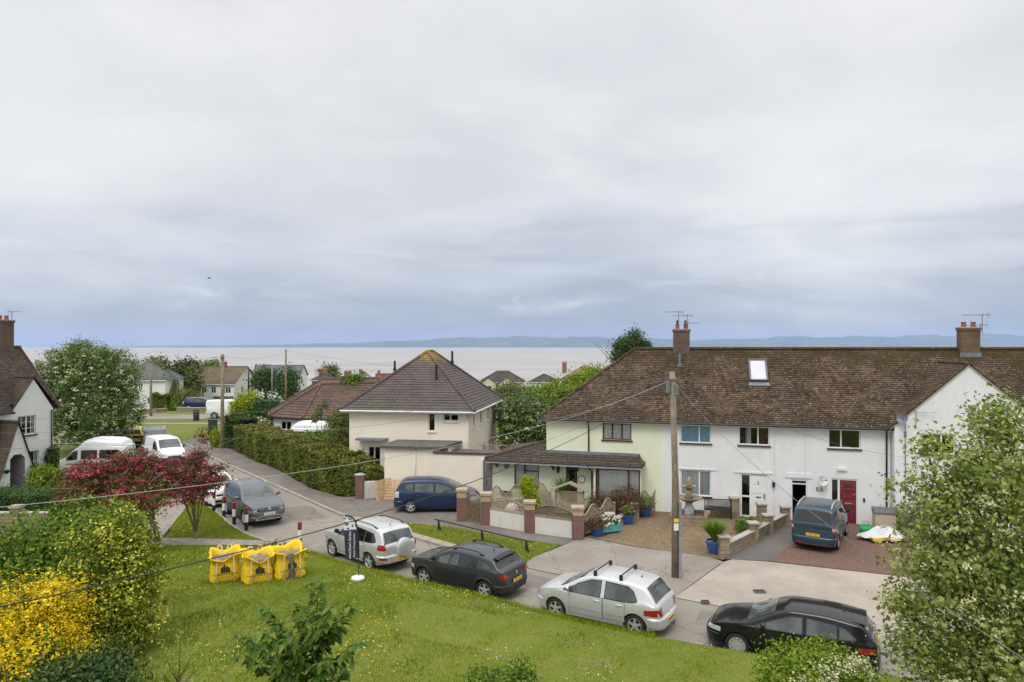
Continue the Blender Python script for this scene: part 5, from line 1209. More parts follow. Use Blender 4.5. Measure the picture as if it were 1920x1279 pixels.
def plate(parent, x, y, z, mat, txt, facing, tilt=0.0, w=.52, h=.111):
 """facing -1: rear, +1: front"""
 mb = MB(); mb.box(-w/2, w/2, -h/2, h/2, -.006, .006)
 mtx = frame_mtx((x, y, z), (0, facing, 0), (math.sin(tilt) * -facing, 0, math.cos(tilt)))
 o = mb.build('number_plate', mat, parent); o.data.transform(mtx)
 if txt: text_part('lettering', txt, h * .92, m_plate_ink, o, mtx @ Matrix.Translation((0, -.004, .007)), depth=.0015, wide=.83)
 return o
def mirrors(bd, parent, x, z, mats, size=(.10, .2, .15)):
 for sd in (1, -1):
  y = bd.hw(x, z) + .03; mb = MB()
  P = []
  for i, (k, dx) in enumerate(((.5, -.5), (.95, -.42), (1, -.1), (.9, .35), (.35, .6))):
   P.append([(x + dx*size[0], sd*(y + size[1]*(.5 + .5*math.cos(a)*k)), z + .04 + size[2]*(.5 + .5*math.sin(a)*k)) for a in np.linspace(0, 2*math.pi, 12, endpoint=False)])
  mb.grid(P, closed_u=True); mb.f += [tuple(range(11, -1, -1)), tuple(len(mb.v)-12+j for j in range(12))]; mb.mi += [1, 0]
  mb.beam((x, sd*(y-.06), z+.0), (x, sd*(y+.07), z+.07), .06, .05, 1)
  mb.build('mirror', mats, parent, auto=50)
def doors(bd, parent, doors_, paint, handle_z, trim=None, hm=None):
 """doors_: list of (x_rear, x_front, z_bottom, z_top); set in by a dark gap"""
 for sd in (1, -1):
  for (xa, xb, za, zb, hx) in doors_:
   g = MB(); e = .011; n = 6
   def cols(ex): return [(lerp(xa - ex, xb + ex, i/n), za - ex, zb + ex) for i in range(n+1)]
   bd.side_patch(g, cols(e), sd, .0025, nx=2, nz=8, mi=1); bd.side_patch(g, cols(0), sd, .0055, nx=2, nz=8, mi=0)
   d = g.build('door', [paint, m_seam], parent, smooth=True)
   h = MB(); y = bd.hw(hx, handle_z) + .02
   h.tube([(hx - .1, sd*(y-.022), handle_z), (hx - .07, sd*(y+.012), handle_z+.003), (hx + .07, sd*(y+.012), handle_z+.003), (hx + .1, sd*(y-.022), handle_z)], .015, 8)
   h.build('handle', hm or paint, d, smooth=True)
   if trim:
    t = MB(); zz0, zz1, tm = trim; bd.side_patch(t, [(lerp(xa+.02, xb-.02, i/n), zz0, zz1) for i in range(n+1)], sd, .018, nx=1, nz=3); t.build('trim_strip', tm, d, smooth=True)
def side_windows(bd, parent, polys, mat, trim=None):
 for sd in (1, -1):
  for cols in polys:
   f = MB(); e = .022
   c2 = [(cols[0][0] - e, cols[0][1] - e, cols[0][2] + e)] + [(x, a - e, b + e) for x, a, b in cols[1:-1]] + [(cols[-1][0] + e, cols[-1][1] - e, cols[-1][2] + e)]
   bd.side_patch(f, c2, sd, .0045, mi=1); bd.side_patch(f, cols, sd, .009, mi=0)
   f.build('side_window', [mat, trim or m_black], parent, smooth=True)
def wheelset(parent, W, xs, Rw, wid, spokes, double=False, rim_r=.68, mats=None):
 out = []
 for x in xs:
  for sd in (1, -1): out.append(make_wheel(parent, x, sd*(W/2 - wid/2 - .025), sd, Rw, wid, spokes, rim_r, double, mats))
 return out
def wiper(bd, parent, x0, y0, y1, end):
 mb = MB(); s_ = []
 for i in range(5):
  y = lerp(y0, y1, i/4); x = x0
  s_.append((x, y, bd.topz(x, y) + .02))
 mb.tube(s_, .012, 6); return mb.build('wiper', m_black, parent)
def rails(bd, parent, xa, xb, mat, h=.055, r=.02, inset=.0):
 for sd in (1, -1):
  P = []
  for i in range(11):
   t = i/10; x = lerp(xa, xb, t); y = bd.topw(x) + .03 - inset
   P.append((x, sd*y, bd.topz(x, bd.topw(x)) + h * min(1, 6*t, 6*(1-t)) ))
  mb = MB(); mb.tube(P, r, 8)
  for t in (.06, .94): 
   x = lerp(xa, xb, t); y = bd.topw(x)+.03-inset; mb.box(x-.07, x+.07, sd*y-.025, sd*y+.025, bd.zt(x)-.03, bd.topz(x, bd.topw(x))+h*.5)
  mb.build('roof_rail', mat, parent, auto=40)
def aerial(bd, parent, x, h=.22, lean=.12):
 z = bd.topz(x, 0); mb = MB(); mb.lathe([(.03, z-.005), (.022, z+.03), (.008, z+.04)], 10, c=(x, 0, 0)); mb.tube([(x, 0, z+.02), (x-lean, 0, z+h)], [.007, .004], 6)
 mb.build('aerial', m_black, parent)
def roundel(parent, o, xdir, ydir, r, mat, name='badge'):
 mb = MB(); mb.lathe([(.001, .006), (r*.8, .006), (r, .0), (r, -.006), (.001, -.006)], 20)
 b = mb.build(name, mat, parent, auto=40); b.data.transform(frame_mtx(o, xdir, ydir)); return b
def heading(dx, dy): return math.atan2(dy, dx)
def place(t, wheel_a, wheel_b, xs, W):
 """stand the car so that its left wheels touch ground at wheel_a (rear) and wheel_b (front)"""
 a, b = Vector(wheel_a), Vector(wheel_b); d = (b - a).normalized(); h = math.atan2(d.y, d.x); left = Vector((-d.y, d.x))
 mid = (a + b) / 2 - d * ((xs[0] + xs[1]) / 2) - left * (W / 2 - .12)
 t.location = (mid.x, mid.y, 0.005); t.rotation_euler = (0, 0, h)
def silver_hatch():
 t = thing('parked_car', 'silver five door hatchback with two black roof bars and a tow ball', 'car', group='cars parked along the road')
 L, W, Rw = 4.20, 1.75, .315; xs = (-1.33, 1.28); p = M_paint('silver', (.58, .59, .60), .4)
 bd = Body(L, W, top=[(-2.1, .56), (-2.08, .70), (-2.02, .93), (-1.95, 1.0), (-1.58, 1.40), (-1.35, 1.45), (-.6, 1.50), (.0, 1.49), (.35, 1.40), (1.12, 1.02), (1.25, .985), (1.75, .86), (2.0, .72), (2.08, .58), (2.1, .5)],
   belt=[(-2.1, .9), (-1.6, .98), (-.5, .95), (1.1, .92), (2.1, .80)], plan=[(-2.1, .76), (-2.04, .87), (-1.85, .95), (-1.3, 1.0), (1.2, .99), (1.7, .92), (1.95, .78), (2.06, .62), (2.1, .5)],
   bot=[(-2.1, .36), (-1.9, .24), (-1.3, .20), (1.3, .19), (1.8, .22), (2.1, .30)], tum=.36)
 cut_arches(bd.mesh(xs, Rw), xs, Rw, W, p, t)
 side_windows(bd, t, [[(-1.38, 1.02, 1.04), (-1.28, .985, 1.25), (-1.1, .97, 1.36), (-.38, .96, 1.385)], [(-.22, .955, 1.385), (.1, .95, 1.36), (.56, .945, 1.17)], [(.61, .945, 1.14), (.98, .95, .965)]], m_cglass)
 doors(bd, t, [(-1.02, -.34, .34, .93, -.86), (-.31, .78, .30, .925, -.14)], p, .83, (.50, .545, p))
 mb = MB(); bd.top_patch(mb, .42, 1.13, 1.0, 1.0); mb.build('windscreen', m_screen, t, smooth=True)
 mb = MB(); bd.top_patch(mb, -1.94, -1.62, 1.0, 1.02, off=.010); mb.build('rear_window', m_cglass, t, smooth=True)
 for sd in (1, -1):
  mb = MB(); bd.wrap(mb, .68, .82, -1.62, .52, sd, 'rear', .010, z0b=.66, z1b=.92); mb.build('taillight', m_redlamp, t, smooth=True)
  mb = MB(); bd.wrap(mb, .60, .76, 1.55, .38, sd, 'front', .010); mb.build('headlight', m_clear, t, smooth=True)
  mb = MB(); bd.side_patch(mb, [(-.95, .24, .29), (.9, .22, .28)], sd, .03); mb.build('sill', p, t, smooth=True)
 mb = MB(); bd.band(mb, .27, .60, -1.72, 'rear', .035); mb.build('bumper', p, t, smooth=True)
 mb = MB(); bd.band(mb, .22, .56, 1.74, 'front', .03); mb.build('bumper', p, t, smooth=True)
 plate(t, -2.172, 0, .47, m_plate_y, 'WU03 ODX', -1)
 for x in (.02, -.82):
  mb = MB(); y = bd.topw(x) + .06; z = bd.topz(x, 0) + .10
  mb.beam((x, -y-.02, z), (x, y+.02, z), .035, .025)
  for sd in (1, -1): mb.box(x-.05, x+.05, sd*y-.03, sd*y+.03, bd.zt(x)-.05, z+.01)
  mb.build('roof_bar', m_black, t)
 mirrors(bd, t, .78, .96, [p, m_black]); wheelset(t, W, xs, Rw, .20, 5)
 mb = MB(); mb.tube([(-2.06, 0, .30), (-2.24, 0, .30), (-2.26, 0, .36)], .022, 8); mb.lathe([(.001, .345), (.026, .352), (.03, .37), (.02, .392), (.001, .395)], 10, c=(-2.26, 0, 0)); mb.build('tow_ball', m_black, t)
 roundel(t, (-2.115, 0, .655), (0, -1, 0), (0, 0, 1), .04, m_chrome); aerial(bd, t, -1.25, .1, .06)
 place(t, (3.62, 20.08), (1.40, 21.42), xs, W); return t
silver_hatch()
def grey_crossover():
 t = thing('parked_car', 'dark grey crossover with roof rails and padded black doors, parked behind the silver hatchback', 'car', group='cars parked along the road')
 L, W, Rw = 4.16, 1.73, .325; xs = (-1.30, 1.295); p = M_paint('slate_grey', (.036, .041, .048), .3)
 bd = Body(L, W, top=[(-2.08, .58), (-2.06, .86), (-2.0, 1.0), (-1.82, 1.1), (-1.55, 1.36), (-1.3, 1.41), (-.5, 1.47), (.1, 1.46), (.42, 1.38), (1.08, 1.06), (1.2, 1.03), (1.7, .95), (1.97, .86), (2.05, .70), (2.08, .55)],
   belt=[(-2.08, .98), (-1.3, 1.02), (0, .97), (1.1, .96), (2.08, .9)], plan=[(-2.08, .78), (-2.02, .89), (-1.85, .96), (-1.3, 1.0), (1.2, 1.0), (1.75, .93), (1.95, .84), (2.05, .7), (2.08, .58)],
   bot=[(-2.08, .42), (-1.9, .28), (-1.3, .22), (1.3, .22), (1.8, .25), (2.08, .34)], tum=.34)
 cut_arches(bd.mesh(xs, Rw), xs, Rw, W, p, t)
 side_windows(bd, t, [[(-1.52, 1.09, 1.12), (-1.42, 1.05, 1.22), (-1.0, 1.03, 1.30)]], m_cglass)
 side_windows(bd, t, [[(-.94, 1.02, 1.315), (-.28, 1.0, 1.345)]], m_cglass_dk)
 side_windows(bd, t, [[(-.2, 1.0, 1.345), (.15, .985, 1.32), (.52, .98, 1.19), (.88, .985, 1.0)]], m_cglass)
 doors(bd, t, [(-.98, -.26, .36, .985, -.82), (-.23, .86, .34, .97, -.06)], p, .88, None, m_black)
 for sd in (1, -1):
  mb = MB(); bd.side_patch(mb, [(-.94, .50, .80), (-.5, .48, .80), (.3, .48, .80), (.80, .50, .80)], sd, .016)
  for k in range(3):
   for (xa, xb) in ((-.9, -.62), (-.58, -.30), (-.2, .08), (.12, .40), (.44, .72)):
    z0 = .525 + .092*k; bd.side_patch(mb, [(xa, z0, z0+.065), (xb, z0, z0+.065)], sd, .028, nx=2)
  mb.build('door_pad', m_black, t, smooth=True)
  for x in xs:
   mb = MB(); ro, ri = Rw*1.36, Rw*1.17
   rows = []
   for i in range(19):
    a = math.pi * i / 18 * 1.06 - .09
    rows.append([(x + r*math.cos(a), sd*(bd.hw(x + r*math.cos(a), max(Rw + r*math.sin(a), .26)) + o_), Rw + r*math.sin(a)) for r, o_ in ((ri, -.03), (ri, .02), (ro, .02), (ro, -.01))])
   mb.grid(rows)
   mb.build('arch_trim', m_black, t, smooth=True)
  mb = MB(); bd.side_patch(mb, [(-.9, .22, .36), (.88, .22, .36)], sd, .02); mb.build('sill', m_black, t, smooth=True)
  mb = MB(); bd.wrap(mb, .78, .93, -1.93, .50, sd, 'rear', .012); mb.build('taillight', m_redlamp, t, smooth=True)
  mb = MB(); bd.wrap(mb, .58, .72, 1.75, .5, sd, 'front', .012); mb.build('headlight', m_clear, t, smooth=True)
 mb = MB(); bd.top_patch(mb, .50, 1.09, 1.0, 1.0); mb.build('windscreen', m_screen, t, smooth=True)
 mb = MB(); bd.top_patch(mb, -1.82, -1.57, 1.0, 1.0); mb.build('rear_window', m_cglass_dk, t, smooth=True)
 mb = MB(); y = bd.topw(-1.5); 
 mb.grid([[(-1.50, y*f, 1.405 + .03*(1-f*f)) for f in np.linspace(-1, 1, 7)], [(-1.72, y*f*.96, 1.375 + .03*(1-f*f)) for f in np.linspace(-1, 1, 7)], [(-1.72, y*f*.96, 1.345 + .03*(1-f*f)) for f in np.linspace(-1, 1, 7)], [(-1.52, y*f, 1.35 + .03*(1-f*f)) for f in np.linspace(-1, 1, 7)]])
 mb.build('spoiler', m_black, t, smooth=False)
 mb = MB(); bd.band(mb, .30, .56, -1.66, 'rear', .04); mb.build('bumper', m_black, t, smooth=True)
 mb = MB(); bd.band(mb, .24, .56, 1.66, 'front', .03); mb.build('bumper', m_black, t, smooth=True)
 plate(t, -2.128, -.0, .64, m_plate_y, 'CK15 KZN', -1, .12); roundel(t, (-2.085, 0, .87), (0, -1, 0), (0, 0, 1), .05, m_chrome)
 rails(bd, t, -1.15, .18, m_black, .075, .022); mirrors(bd, t, .80, 1.0, [m_black, m_black]); wheelset(t, W, xs, Rw, .205, 5)
 wiper(bd, t, -1.80, -.32, .05, 'rear'); aerial(bd, t, -1.15, .16, .1)
 place(t, (-.92, 23.0), (-3.08, 24.35), xs, W); t.scale = (1, 1, .97); return t
grey_crossover()
def black_hatch():
 t = thing('parked_car', 'glossy black five door hatchback parked nearest the camera behind the leafy bush', 'car', group='cars parked along the road')
 L, W, Rw = 4.31, 1.785, .32; xs = (-1.36, 1.277); p = M_paint('black', (.007, .007, .009), .0, .2)
 bd = Body(L, W, top=[(-2.155, .56), (-2.14, .78), (-2.10, .96), (-2.04, 1.02), (-1.80, 1.31), (-1.6, 1.375), (-.7, 1.45), (-.1, 1.44), (.25, 1.34), (1.02, 1.0), (1.15, .965), (1.7, .86), (2.0, .76), (2.12, .6), (2.155, .5)],
   belt=[(-2.155, .9), (-1.7, .99), (-.6, .94), (1.0, .90), (2.1, .80)], plan=[(-2.155, .76), (-2.09, .88), (-1.9, .96), (-1.3, 1.0), (1.2, .99), (1.75, .92), (2.0, .79), (2.12, .64), (2.155, .5)],
   bot=[(-2.155, .36), (-1.95, .24), (-1.3, .18), (1.3, .17), (1.85, .2), (2.155, .28)], tum=.40)
 cut_arches(bd.mesh(xs, Rw), xs, Rw, W, p, t, 1.12)
 side_windows(bd, t, [[(-1.62, 1.02, 1.03), (-1.42, .985, 1.20), (-1.26, .975, 1.24)], [(-1.18, .972, 1.255), (-.48, .945, 1.31)], [(-.36, .94, 1.31), (-.05, .932, 1.28), (.35, .925, 1.13), (.78, .93, .945)]], m_cglass)
 doors(bd, t, [(-1.16, -.42, .32, .93, -1.0), (-.39, .70, .28, .91, -.24)], p, .83)
 mb = MB(); bd.top_patch(mb, .32, 1.03, 1.0, 1.0); mb.build('windscreen', m_screen, t, smooth=True)
 mb = MB(); bd.top_patch(mb, -2.03, -1.82, 1.0, 1.0); mb.build('rear_window', m_cglass, t, smooth=True)
 for sd in (1, -1):
  mb = MB(); bd.wrap(mb, .70, .85, -1.72, .42, sd, 'rear', .010, z0b=.74, z1b=.85); mb.build('taillight', m_redlamp, t, smooth=True)
  mb = MB(); bd.wrap(mb, .62, .74, 1.72, .42, sd, 'front', .010); mb.build('headlight', m_clear, t, smooth=True)
 mb = MB(); bd.band(mb, .26, .58, -1.80, 'rear', .03); mb.build('bumper', p, t, smooth=True)
 mb = MB(); bd.band(mb, .20, .55, 1.78, 'front', .03); mb.build('bumper', p, t, smooth=True)
 mb = MB(); y = bd.topw(-1.6)
 mb.grid([[(x, y*f, z + .03*(1-f*f)) for f in np.linspace(-1, 1, 7)] for x, z in ((-1.55, 1.39), (-1.88, 1.345), (-1.88, 1.32), (-1.6, 1.33))]); mb.build('spoiler', p, t)
 plate(t, -2.17, 0, .80, m_plate_y, 'MW18 BNU', -1, .2); mirrors(bd, t, .60, .93, [p, m_black]); wheelset(t, W, xs, Rw, .21, 10, True, .70)
 aerial(bd, t, -1.35, .09, .07); wiper(bd, t, -1.97, -.1, .35, 'rear')
 place(t, (8.55, 17.55), (6.18, 18.76), xs, W); return t
black_hatch()
def silver_offroader():
 t = thing('parked_car', 'silver off-road car with a covered spare wheel on its back door, beside the flag', 'car', group='cars parked along the road')
 L, W, Rw = 4.32, 1.815, .355; xs = (-1.30, 1.26); p = M_paint('pale_silver', (.56, .56, .55), .45)
 bd = Body(L, W, top=[(-2.16, .62), (-2.14, 1.02), (-2.08, 1.12), (-1.84, 1.56), (-1.7, 1.63), (-1.0, 1.685), (-.2, 1.685), (.22, 1.60), (.95, 1.16), (1.1, 1.11), (1.7, 1.01), (2.0, .88), (2.12, .68), (2.16, .55)],
   belt=[(-2.16, 1.06), (-1.6, 1.09), (0, 1.03), (1.0, 1.02), (2.16, .92)], plan=[(-2.16, .79), (-2.09, .88), (-1.85, .96), (-1.3, 1.0), (1.2, 1.0), (1.75, .94), (2.0, .82), (2.12, .68), (2.16, .55)],
   bot=[(-2.16, .46), (-1.95, .34), (-1.3, .27), (1.3, .26), (1.85, .30), (2.16, .40)], tum=.30)
 cut_arches(bd.mesh(xs, Rw), xs, Rw, W, p, t, 1.14)
 side_windows(bd, t, [[(-1.68, 1.20, 1.22), (-1.5, 1.14, 1.46), (-1.02, 1.11, 1.50)], [(-.96, 1.10, 1.505), (-.36, 1.08, 1.52)]], m_cglass_dk)
 side_windows(bd, t, [[(-.28, 1.075, 1.52), (.05, 1.065, 1.50), (.4, 1.06, 1.36), (.78, 1.065, 1.09)]], m_cglass)
 doors(bd, t, [(-1.0, -.33, .42, 1.055, -.86), (-.30, .76, .40, 1.04, -.14)], p, .95)
 mb = MB(); bd.top_patch(mb, .30, .96, 1.0, 1.0); mb.build('windscreen', m_screen, t, smooth=True)
 mb = MB(); bd.top_patch(mb, -2.075, -1.87, 1.0, 1.04, off=.012); mb.build('rear_window', m_cglass, t, smooth=True)
 for sd in (1, -1):
  mb = MB(); bd.wrap(mb, .92, 1.13, -1.86, .68, sd, 'rear', .012); mb.build('taillight', m_redlamp, t, smooth=True)
  mb = MB(); bd.wrap(mb, .72, .88, 1.7, .48, sd, 'front', .012); mb.build('headlight', m_clear, t, smooth=True)
  mb = MB(); bd.wrap(mb, .55, .63, -1.97, .66, sd, 'rear', .05); mb.build('reflector', m_redlamp, t, smooth=True)
  mb = MB(); bd.side_patch(mb, [(-.9, .28, .37), (.85, .27, .36)], sd, .03); mb.build('sill', p, t, smooth=True)
 mb = MB(); bd.band(mb, .40, .70, -1.72, 'rear', .045); mb.build('bumper', p, t, smooth=True)
 mb = MB(); bd.band(mb, .32, .62, 1.72, 'front', .035); mb.build('bumper', p, t, smooth=True)
 mb = MB(); mb.lathe([(.001, -2.13), (.33, -2.13), (.355, -2.16), (.362, -2.25), (.35, -2.315), (.31, -2.345), (.15, -2.358), (.001, -2.36)], 40, c=(0, -.12, .94), axis='x')
 sp = mb.build('spare_wheel_cover', p, t, auto=35)
 e = MB(); e.tube([(-2.366, -.12 + .12, .94 + .02), (-2.362, -.12 - .02, .94 + .09), (-2.356, -.12 - .2, .94 + .13)], .006, 6); e.build('crease', plain('cover_crease', (.33, .33, .33), .5), sp)
 plate(t, -2.255, 0, .50, m_plate_y, 'CP56 TDU', -1)
 rails(bd, t, -1.55, .05, m_black, .06, .02); mirrors(bd, t, .72, 1.08, [m_black, m_black], (.12, .2, .19)); wheelset(t, W, xs, Rw, .225, 5)
 aerial(bd, t, -1.5, .18, .12)
 place(t, (-5.40, 25.95), (-7.24, 27.7), xs, W); t.scale = (1, 1, .955); return t
silver_offroader()
def grey_suv():
 t = thing('parked_car', 'grey sport utility car facing the camera beside the striped bollards', 'car', group='cars parked along the road')
 L, W, Rw = 4.70, 1.84, .36; xs = (-1.43, 1.36); p = M_paint('steel_grey', (.11, .122, .135), .45)
 bd = Body(L, W, top=[(-2.35, .7), (-2.33, 1.0), (-2.26, 1.12), (-1.95, 1.5), (-1.75, 1.6), (-.9, 1.675), (-.1, 1.665), (.32, 1.56), (1.02, 1.16), (1.15, 1.125), (1.85, 1.03), (2.15, .95), (2.30, .80), (2.35, .62)],
   belt=[(-2.35, 1.06), (-1.6, 1.09), (0, 1.05), (1.05, 1.04), (2.35, .94)], plan=[(-2.35, .79), (-2.27, .88), (-2.0, .96), (-1.4, 1.0), (1.3, 1.0), (1.9, .95), (2.18, .86), (2.31, .76), (2.35, .68)],
   bot=[(-2.35, .45), (-2.1, .32), (-1.4, .25), (1.4, .25), (2.0, .28), (2.35, .36)], tum=.30)
 cut_arches(bd.mesh(xs, Rw), xs, Rw, W, p, t, 1.14)
 side_windows(bd, t, [[(-1.95, 1.2, 1.22), (-1.7, 1.14, 1.43), (-1.2, 1.12, 1.49)], [(-1.12, 1.115, 1.495), (-.36, 1.095, 1.52)], [(-.26, 1.09, 1.52), (.1, 1.08, 1.49), (.45, 1.075, 1.36), (.86, 1.08, 1.10)]], m_cglass_dk, m_chrome)
 doors(bd, t, [(-1.14, -.33, .42, 1.07, -.96), (-.30, .84, .40, 1.055, -.12)], p, .96)
 mb = MB(); bd.top_patch(mb, .38, 1.03, 1.0, 1.0); mb.build('windscreen', m_screen, t, smooth=True)
 mb = MB(); bd.top_patch(mb, -2.25, -1.98, 1, 1); mb.build('rear_window', m_cglass_dk, t, smooth=True)
 for sd in (1, -1):
  mb = MB(); bd.wrap(mb, .79, .885, 1.85, .50, sd, 'front', .014, z0b=.78, z1b=.86); h = mb.build('headlight', m_cglass_dk, t, smooth=True)
  e = MB(); bd.wrap(e, .80, .825, 2.02, .55, sd, 'front', .02, nz=2); e.build('lamp_strip', m_clear, h)
  mb = MB(); bd.wrap(mb, .80, .95, -2.0, .5, sd, 'rear', .012); mb.build('taillight', m_redlamp, t, smooth=True)
  mb = MB(); bd.wrap(mb, .47, .52, 2.16, .62, sd, 'front', .045, nz=2); mb.build('fog_lamp', m_clear, t)
  mb = MB(); bd.side_patch(mb, [(-1.0, .26, .38), (.95, .25, .37)], sd, .025); bd.side_patch(mb, [(-1.0, .375, .40), (.95, .365, .39)], sd, .034, nz=1, mi=1); mb.build('sill', [m_black, m_chrome], t, smooth=True)
 mb = MB(); bd.band(mb, .32, .76, 1.86, 'front', .03); mb.build('bumper', p, t, smooth=True)
 mb = MB(); bd.band(mb, .36, .68, -1.95, 'rear', .03); mb.build('bumper', m_black, t, smooth=True)
 x = 2.385
 mb = MB(); mb.box(x-.06, x, -.50, .50, .775, .895)
 for z in (.80, .835, .87):
  for k in range(8): 
   y = -.47 + k*.125; mb.box(x-.02, x+.012, y, y+.10, z-.008, z+.008, 1)
 g = mb.build('grille', [m_black, m_chrome], t)
 roundel(t, (x+.018, 0, .855), (0, 1, 0), (0, 0, 1), .075, m_chrome)
 plate(t, x+.032, 0, .63, m_plate_w, 'YC18 OPU', 1)
 q = MB(); yy = .64; P = [(yy, .39), (.46, .53), (-.46, .53), (-yy, .39)]
 for a, b in zip(P, P[1:] + P[:1]): q.beam((x+.03, a[0], a[1]), (x+.03, b[0], b[1]), .03, .03, 1)
 q.add([(x+.022, y, z) for y, z in P], [(0, 1, 2, 3)], 0); q.beam((x+.03, -.5, .46), (x+.03, .5, .46), .02, .012, 1)
 q.build('lower_grille', [m_black, m_chrome], t)
 rails(bd, t, -1.6, .15, m_chrome, .05, .02); mirrors(bd, t, .80, 1.09, [p, m_black], (.12, .2, .17)); wheelset(t, W, xs, Rw, .225, 5, True)
 a, b = Vector((-14.46, 34.7)), Vector((-12.66, 32.45)); d = (b - a).normalized(); right = Vector((d.y, -d.x))
 mid = (a + b)/2 - right*(W/2 - .12); t.location = (mid.x, mid.y, .005); t.rotation_euler = (0, 0, math.atan2(d.y, d.x))
 return t
suv = grey_suv()
def white_hatch():
 t = thing('parked_car', 'white car facing the camera, half hidden behind the grey car and red hawthorn', 'car', group='cars parked along the road')
 L, W, Rw = 4.3, 1.79, .32; xs = (-1.33, 1.28); p = M_paint('white', (.74, .75, .76), .0)
 bd = Body(L, W, top=[(-2.15, .6), (-2.1, .95), (-1.95, 1.05), (-1.6, 1.38), (-1.35, 1.44), (-.6, 1.5), (0, 1.49), (.35, 1.40), (1.08, 1.06), (1.2, 1.03), (1.8, .92), (2.05, .80), (2.13, .62), (2.15, .5)],
   belt=[(-2.15, .95), (-1.5, 1.0), (0, .96), (1.1, .94), (2.15, .84)], plan=[(-2.15, .78), (-1.9, .94), (-1.3, 1), (1.2, .99), (1.8, .92), (2.05, .80), (2.15, .62)], bot=[(-2.15, .38), (-1.3, .2), (1.3, .2), (2.15, .3)], tum=.34)
 cut_arches(bd.mesh(xs, Rw), xs, Rw, W, p, t)
 side_windows(bd, t, [[(-1.5, 1.05, 1.1), (-1.2, 1.02, 1.32), (-.4, 1.0, 1.37)], [(-.3, 1.0, 1.37), (.1, .98, 1.34), (.9, .985, 1.0)]], m_cglass_dk)
 doors(bd, t, [(-1.05, -.38, .34, .97, -.9), (-.35, .82, .32, .95, -.16)], p, .86)
 mb = MB(); bd.top_patch(mb, .40, 1.08, 1, 1); mb.build('windscreen', m_screen, t, smooth=True)
 mb = MB(); bd.top_patch(mb, -1.93, -1.64, 1, 1); mb.build('rear_window', m_cglass_dk, t, smooth=True)
 for sd in (1, -1):
  mb = MB(); bd.wrap(mb, .66, .79, 1.66, .45, sd, 'front', .012); mb.build('headlight', m_clear, t, smooth=True)
  mb = MB(); bd.wrap(mb, .72, .9, -1.8, .5, sd, 'rear', .012); mb.build('taillight', m_redlamp, t, smooth=True)
 mb = MB(); bd.band(mb, .23, .60, 1.74, 'front', .03); mb.build('bumper', p, t, smooth=True)
 mb = MB(); mb.box(2.15, 2.19, -.42, .42, .64, .72); mb.box(2.17, 2.225, -.5, .5, .30, .44); mb.build('grille', m_black, t)
 mirrors(bd, t, .82, .99, [p, m_black]); wheelset(t, W, xs, Rw, .2, 5)
 t.location = (-16.5, 37.8, .005); t.rotation_euler = (0, 0, math.atan2(-.79, .61)); return t
white_hatch()
def white_van():
 t = thing('parked_van', 'small white panel van facing the camera with a black roof rack, behind the red hawthorn', 'van')
 L, W, Rw = 4.4, 1.83, .32; xs = (-1.4, 1.32); p = M_paint('van_white', (.76, .77, .78), .0, .4)
 bd = Body(L, W, top=[(-2.2, 1.3), (-2.17, 1.7), (-2.1, 1.80), (-1, 1.84), (.2, 1.84), (.6, 1.76), (1.28, 1.20), (1.4, 1.16), (1.95, .98), (2.14, .80), (2.2, .58)],
   belt=[(-2.2, 1.08), (0, 1.06), (1.3, 1.02), (2.2, .85)], plan=[(-2.2, .92), (-2.05, .98), (-1, 1), (1.3, .99), (1.8, .93), (2.1, .80), (2.2, .66)], bot=[(-2.2, .4), (-1.3, .25), (1.3, .24), (2.2, .34)], tum=.16)
 cut_arches(bd.mesh(xs, Rw), xs, Rw, W, p, t)
 side_windows(bd, t, [[(.05, 1.1, 1.62), (.45, 1.08, 1.58), (1.0, 1.07, 1.20)]], m_cglass_dk)
 doors(bd, t, [(.0, 1.1, .36, 1.04, .15)], p, .95, None, m_black)
 mb = MB(); bd.top_patch(mb, .66, 1.29, 1.03, 1.0); mb.build('windscreen', m_screen, t, smooth=True)
 for sd in (1, -1):
  mb = MB(); bd.wrap(mb, .72, .92, 1.72, .50, sd, 'front', .012); mb.build('headlight', m_clear, t, smooth=True)
  mb = MB(); bd.wrap(mb, .8, 1.25, -2.12, .72, sd, 'rear', .012); mb.build('taillight', m_redlamp, t, smooth=True)
 mb = MB(); bd.band(mb, .26, .62, 1.74, 'front', .03); mb.build('bumper', m_black, t, smooth=True)
 mb = MB(); mb.box(2.17, 2.215, -.45, .45, .64, .72); mb.build('grille', m_black, t); roundel(t, (2.1, 0, .87), (0, 1, 0), (-.6, 0, .8), .06, m_chrome)
 plate(t, 2.25, 0, .45, m_plate_w, None, 1)
 mirrors(bd, t, 1.05, 1.1, [m_black, m_black], (.12, .18, .24)); wheelset(t, W, xs, Rw, .2, 5)
 t.location = (-25.5, 50.2, .005); t.rotation_euler = (0, 0, math.atan2(-.73, .68)); return t
white_van()
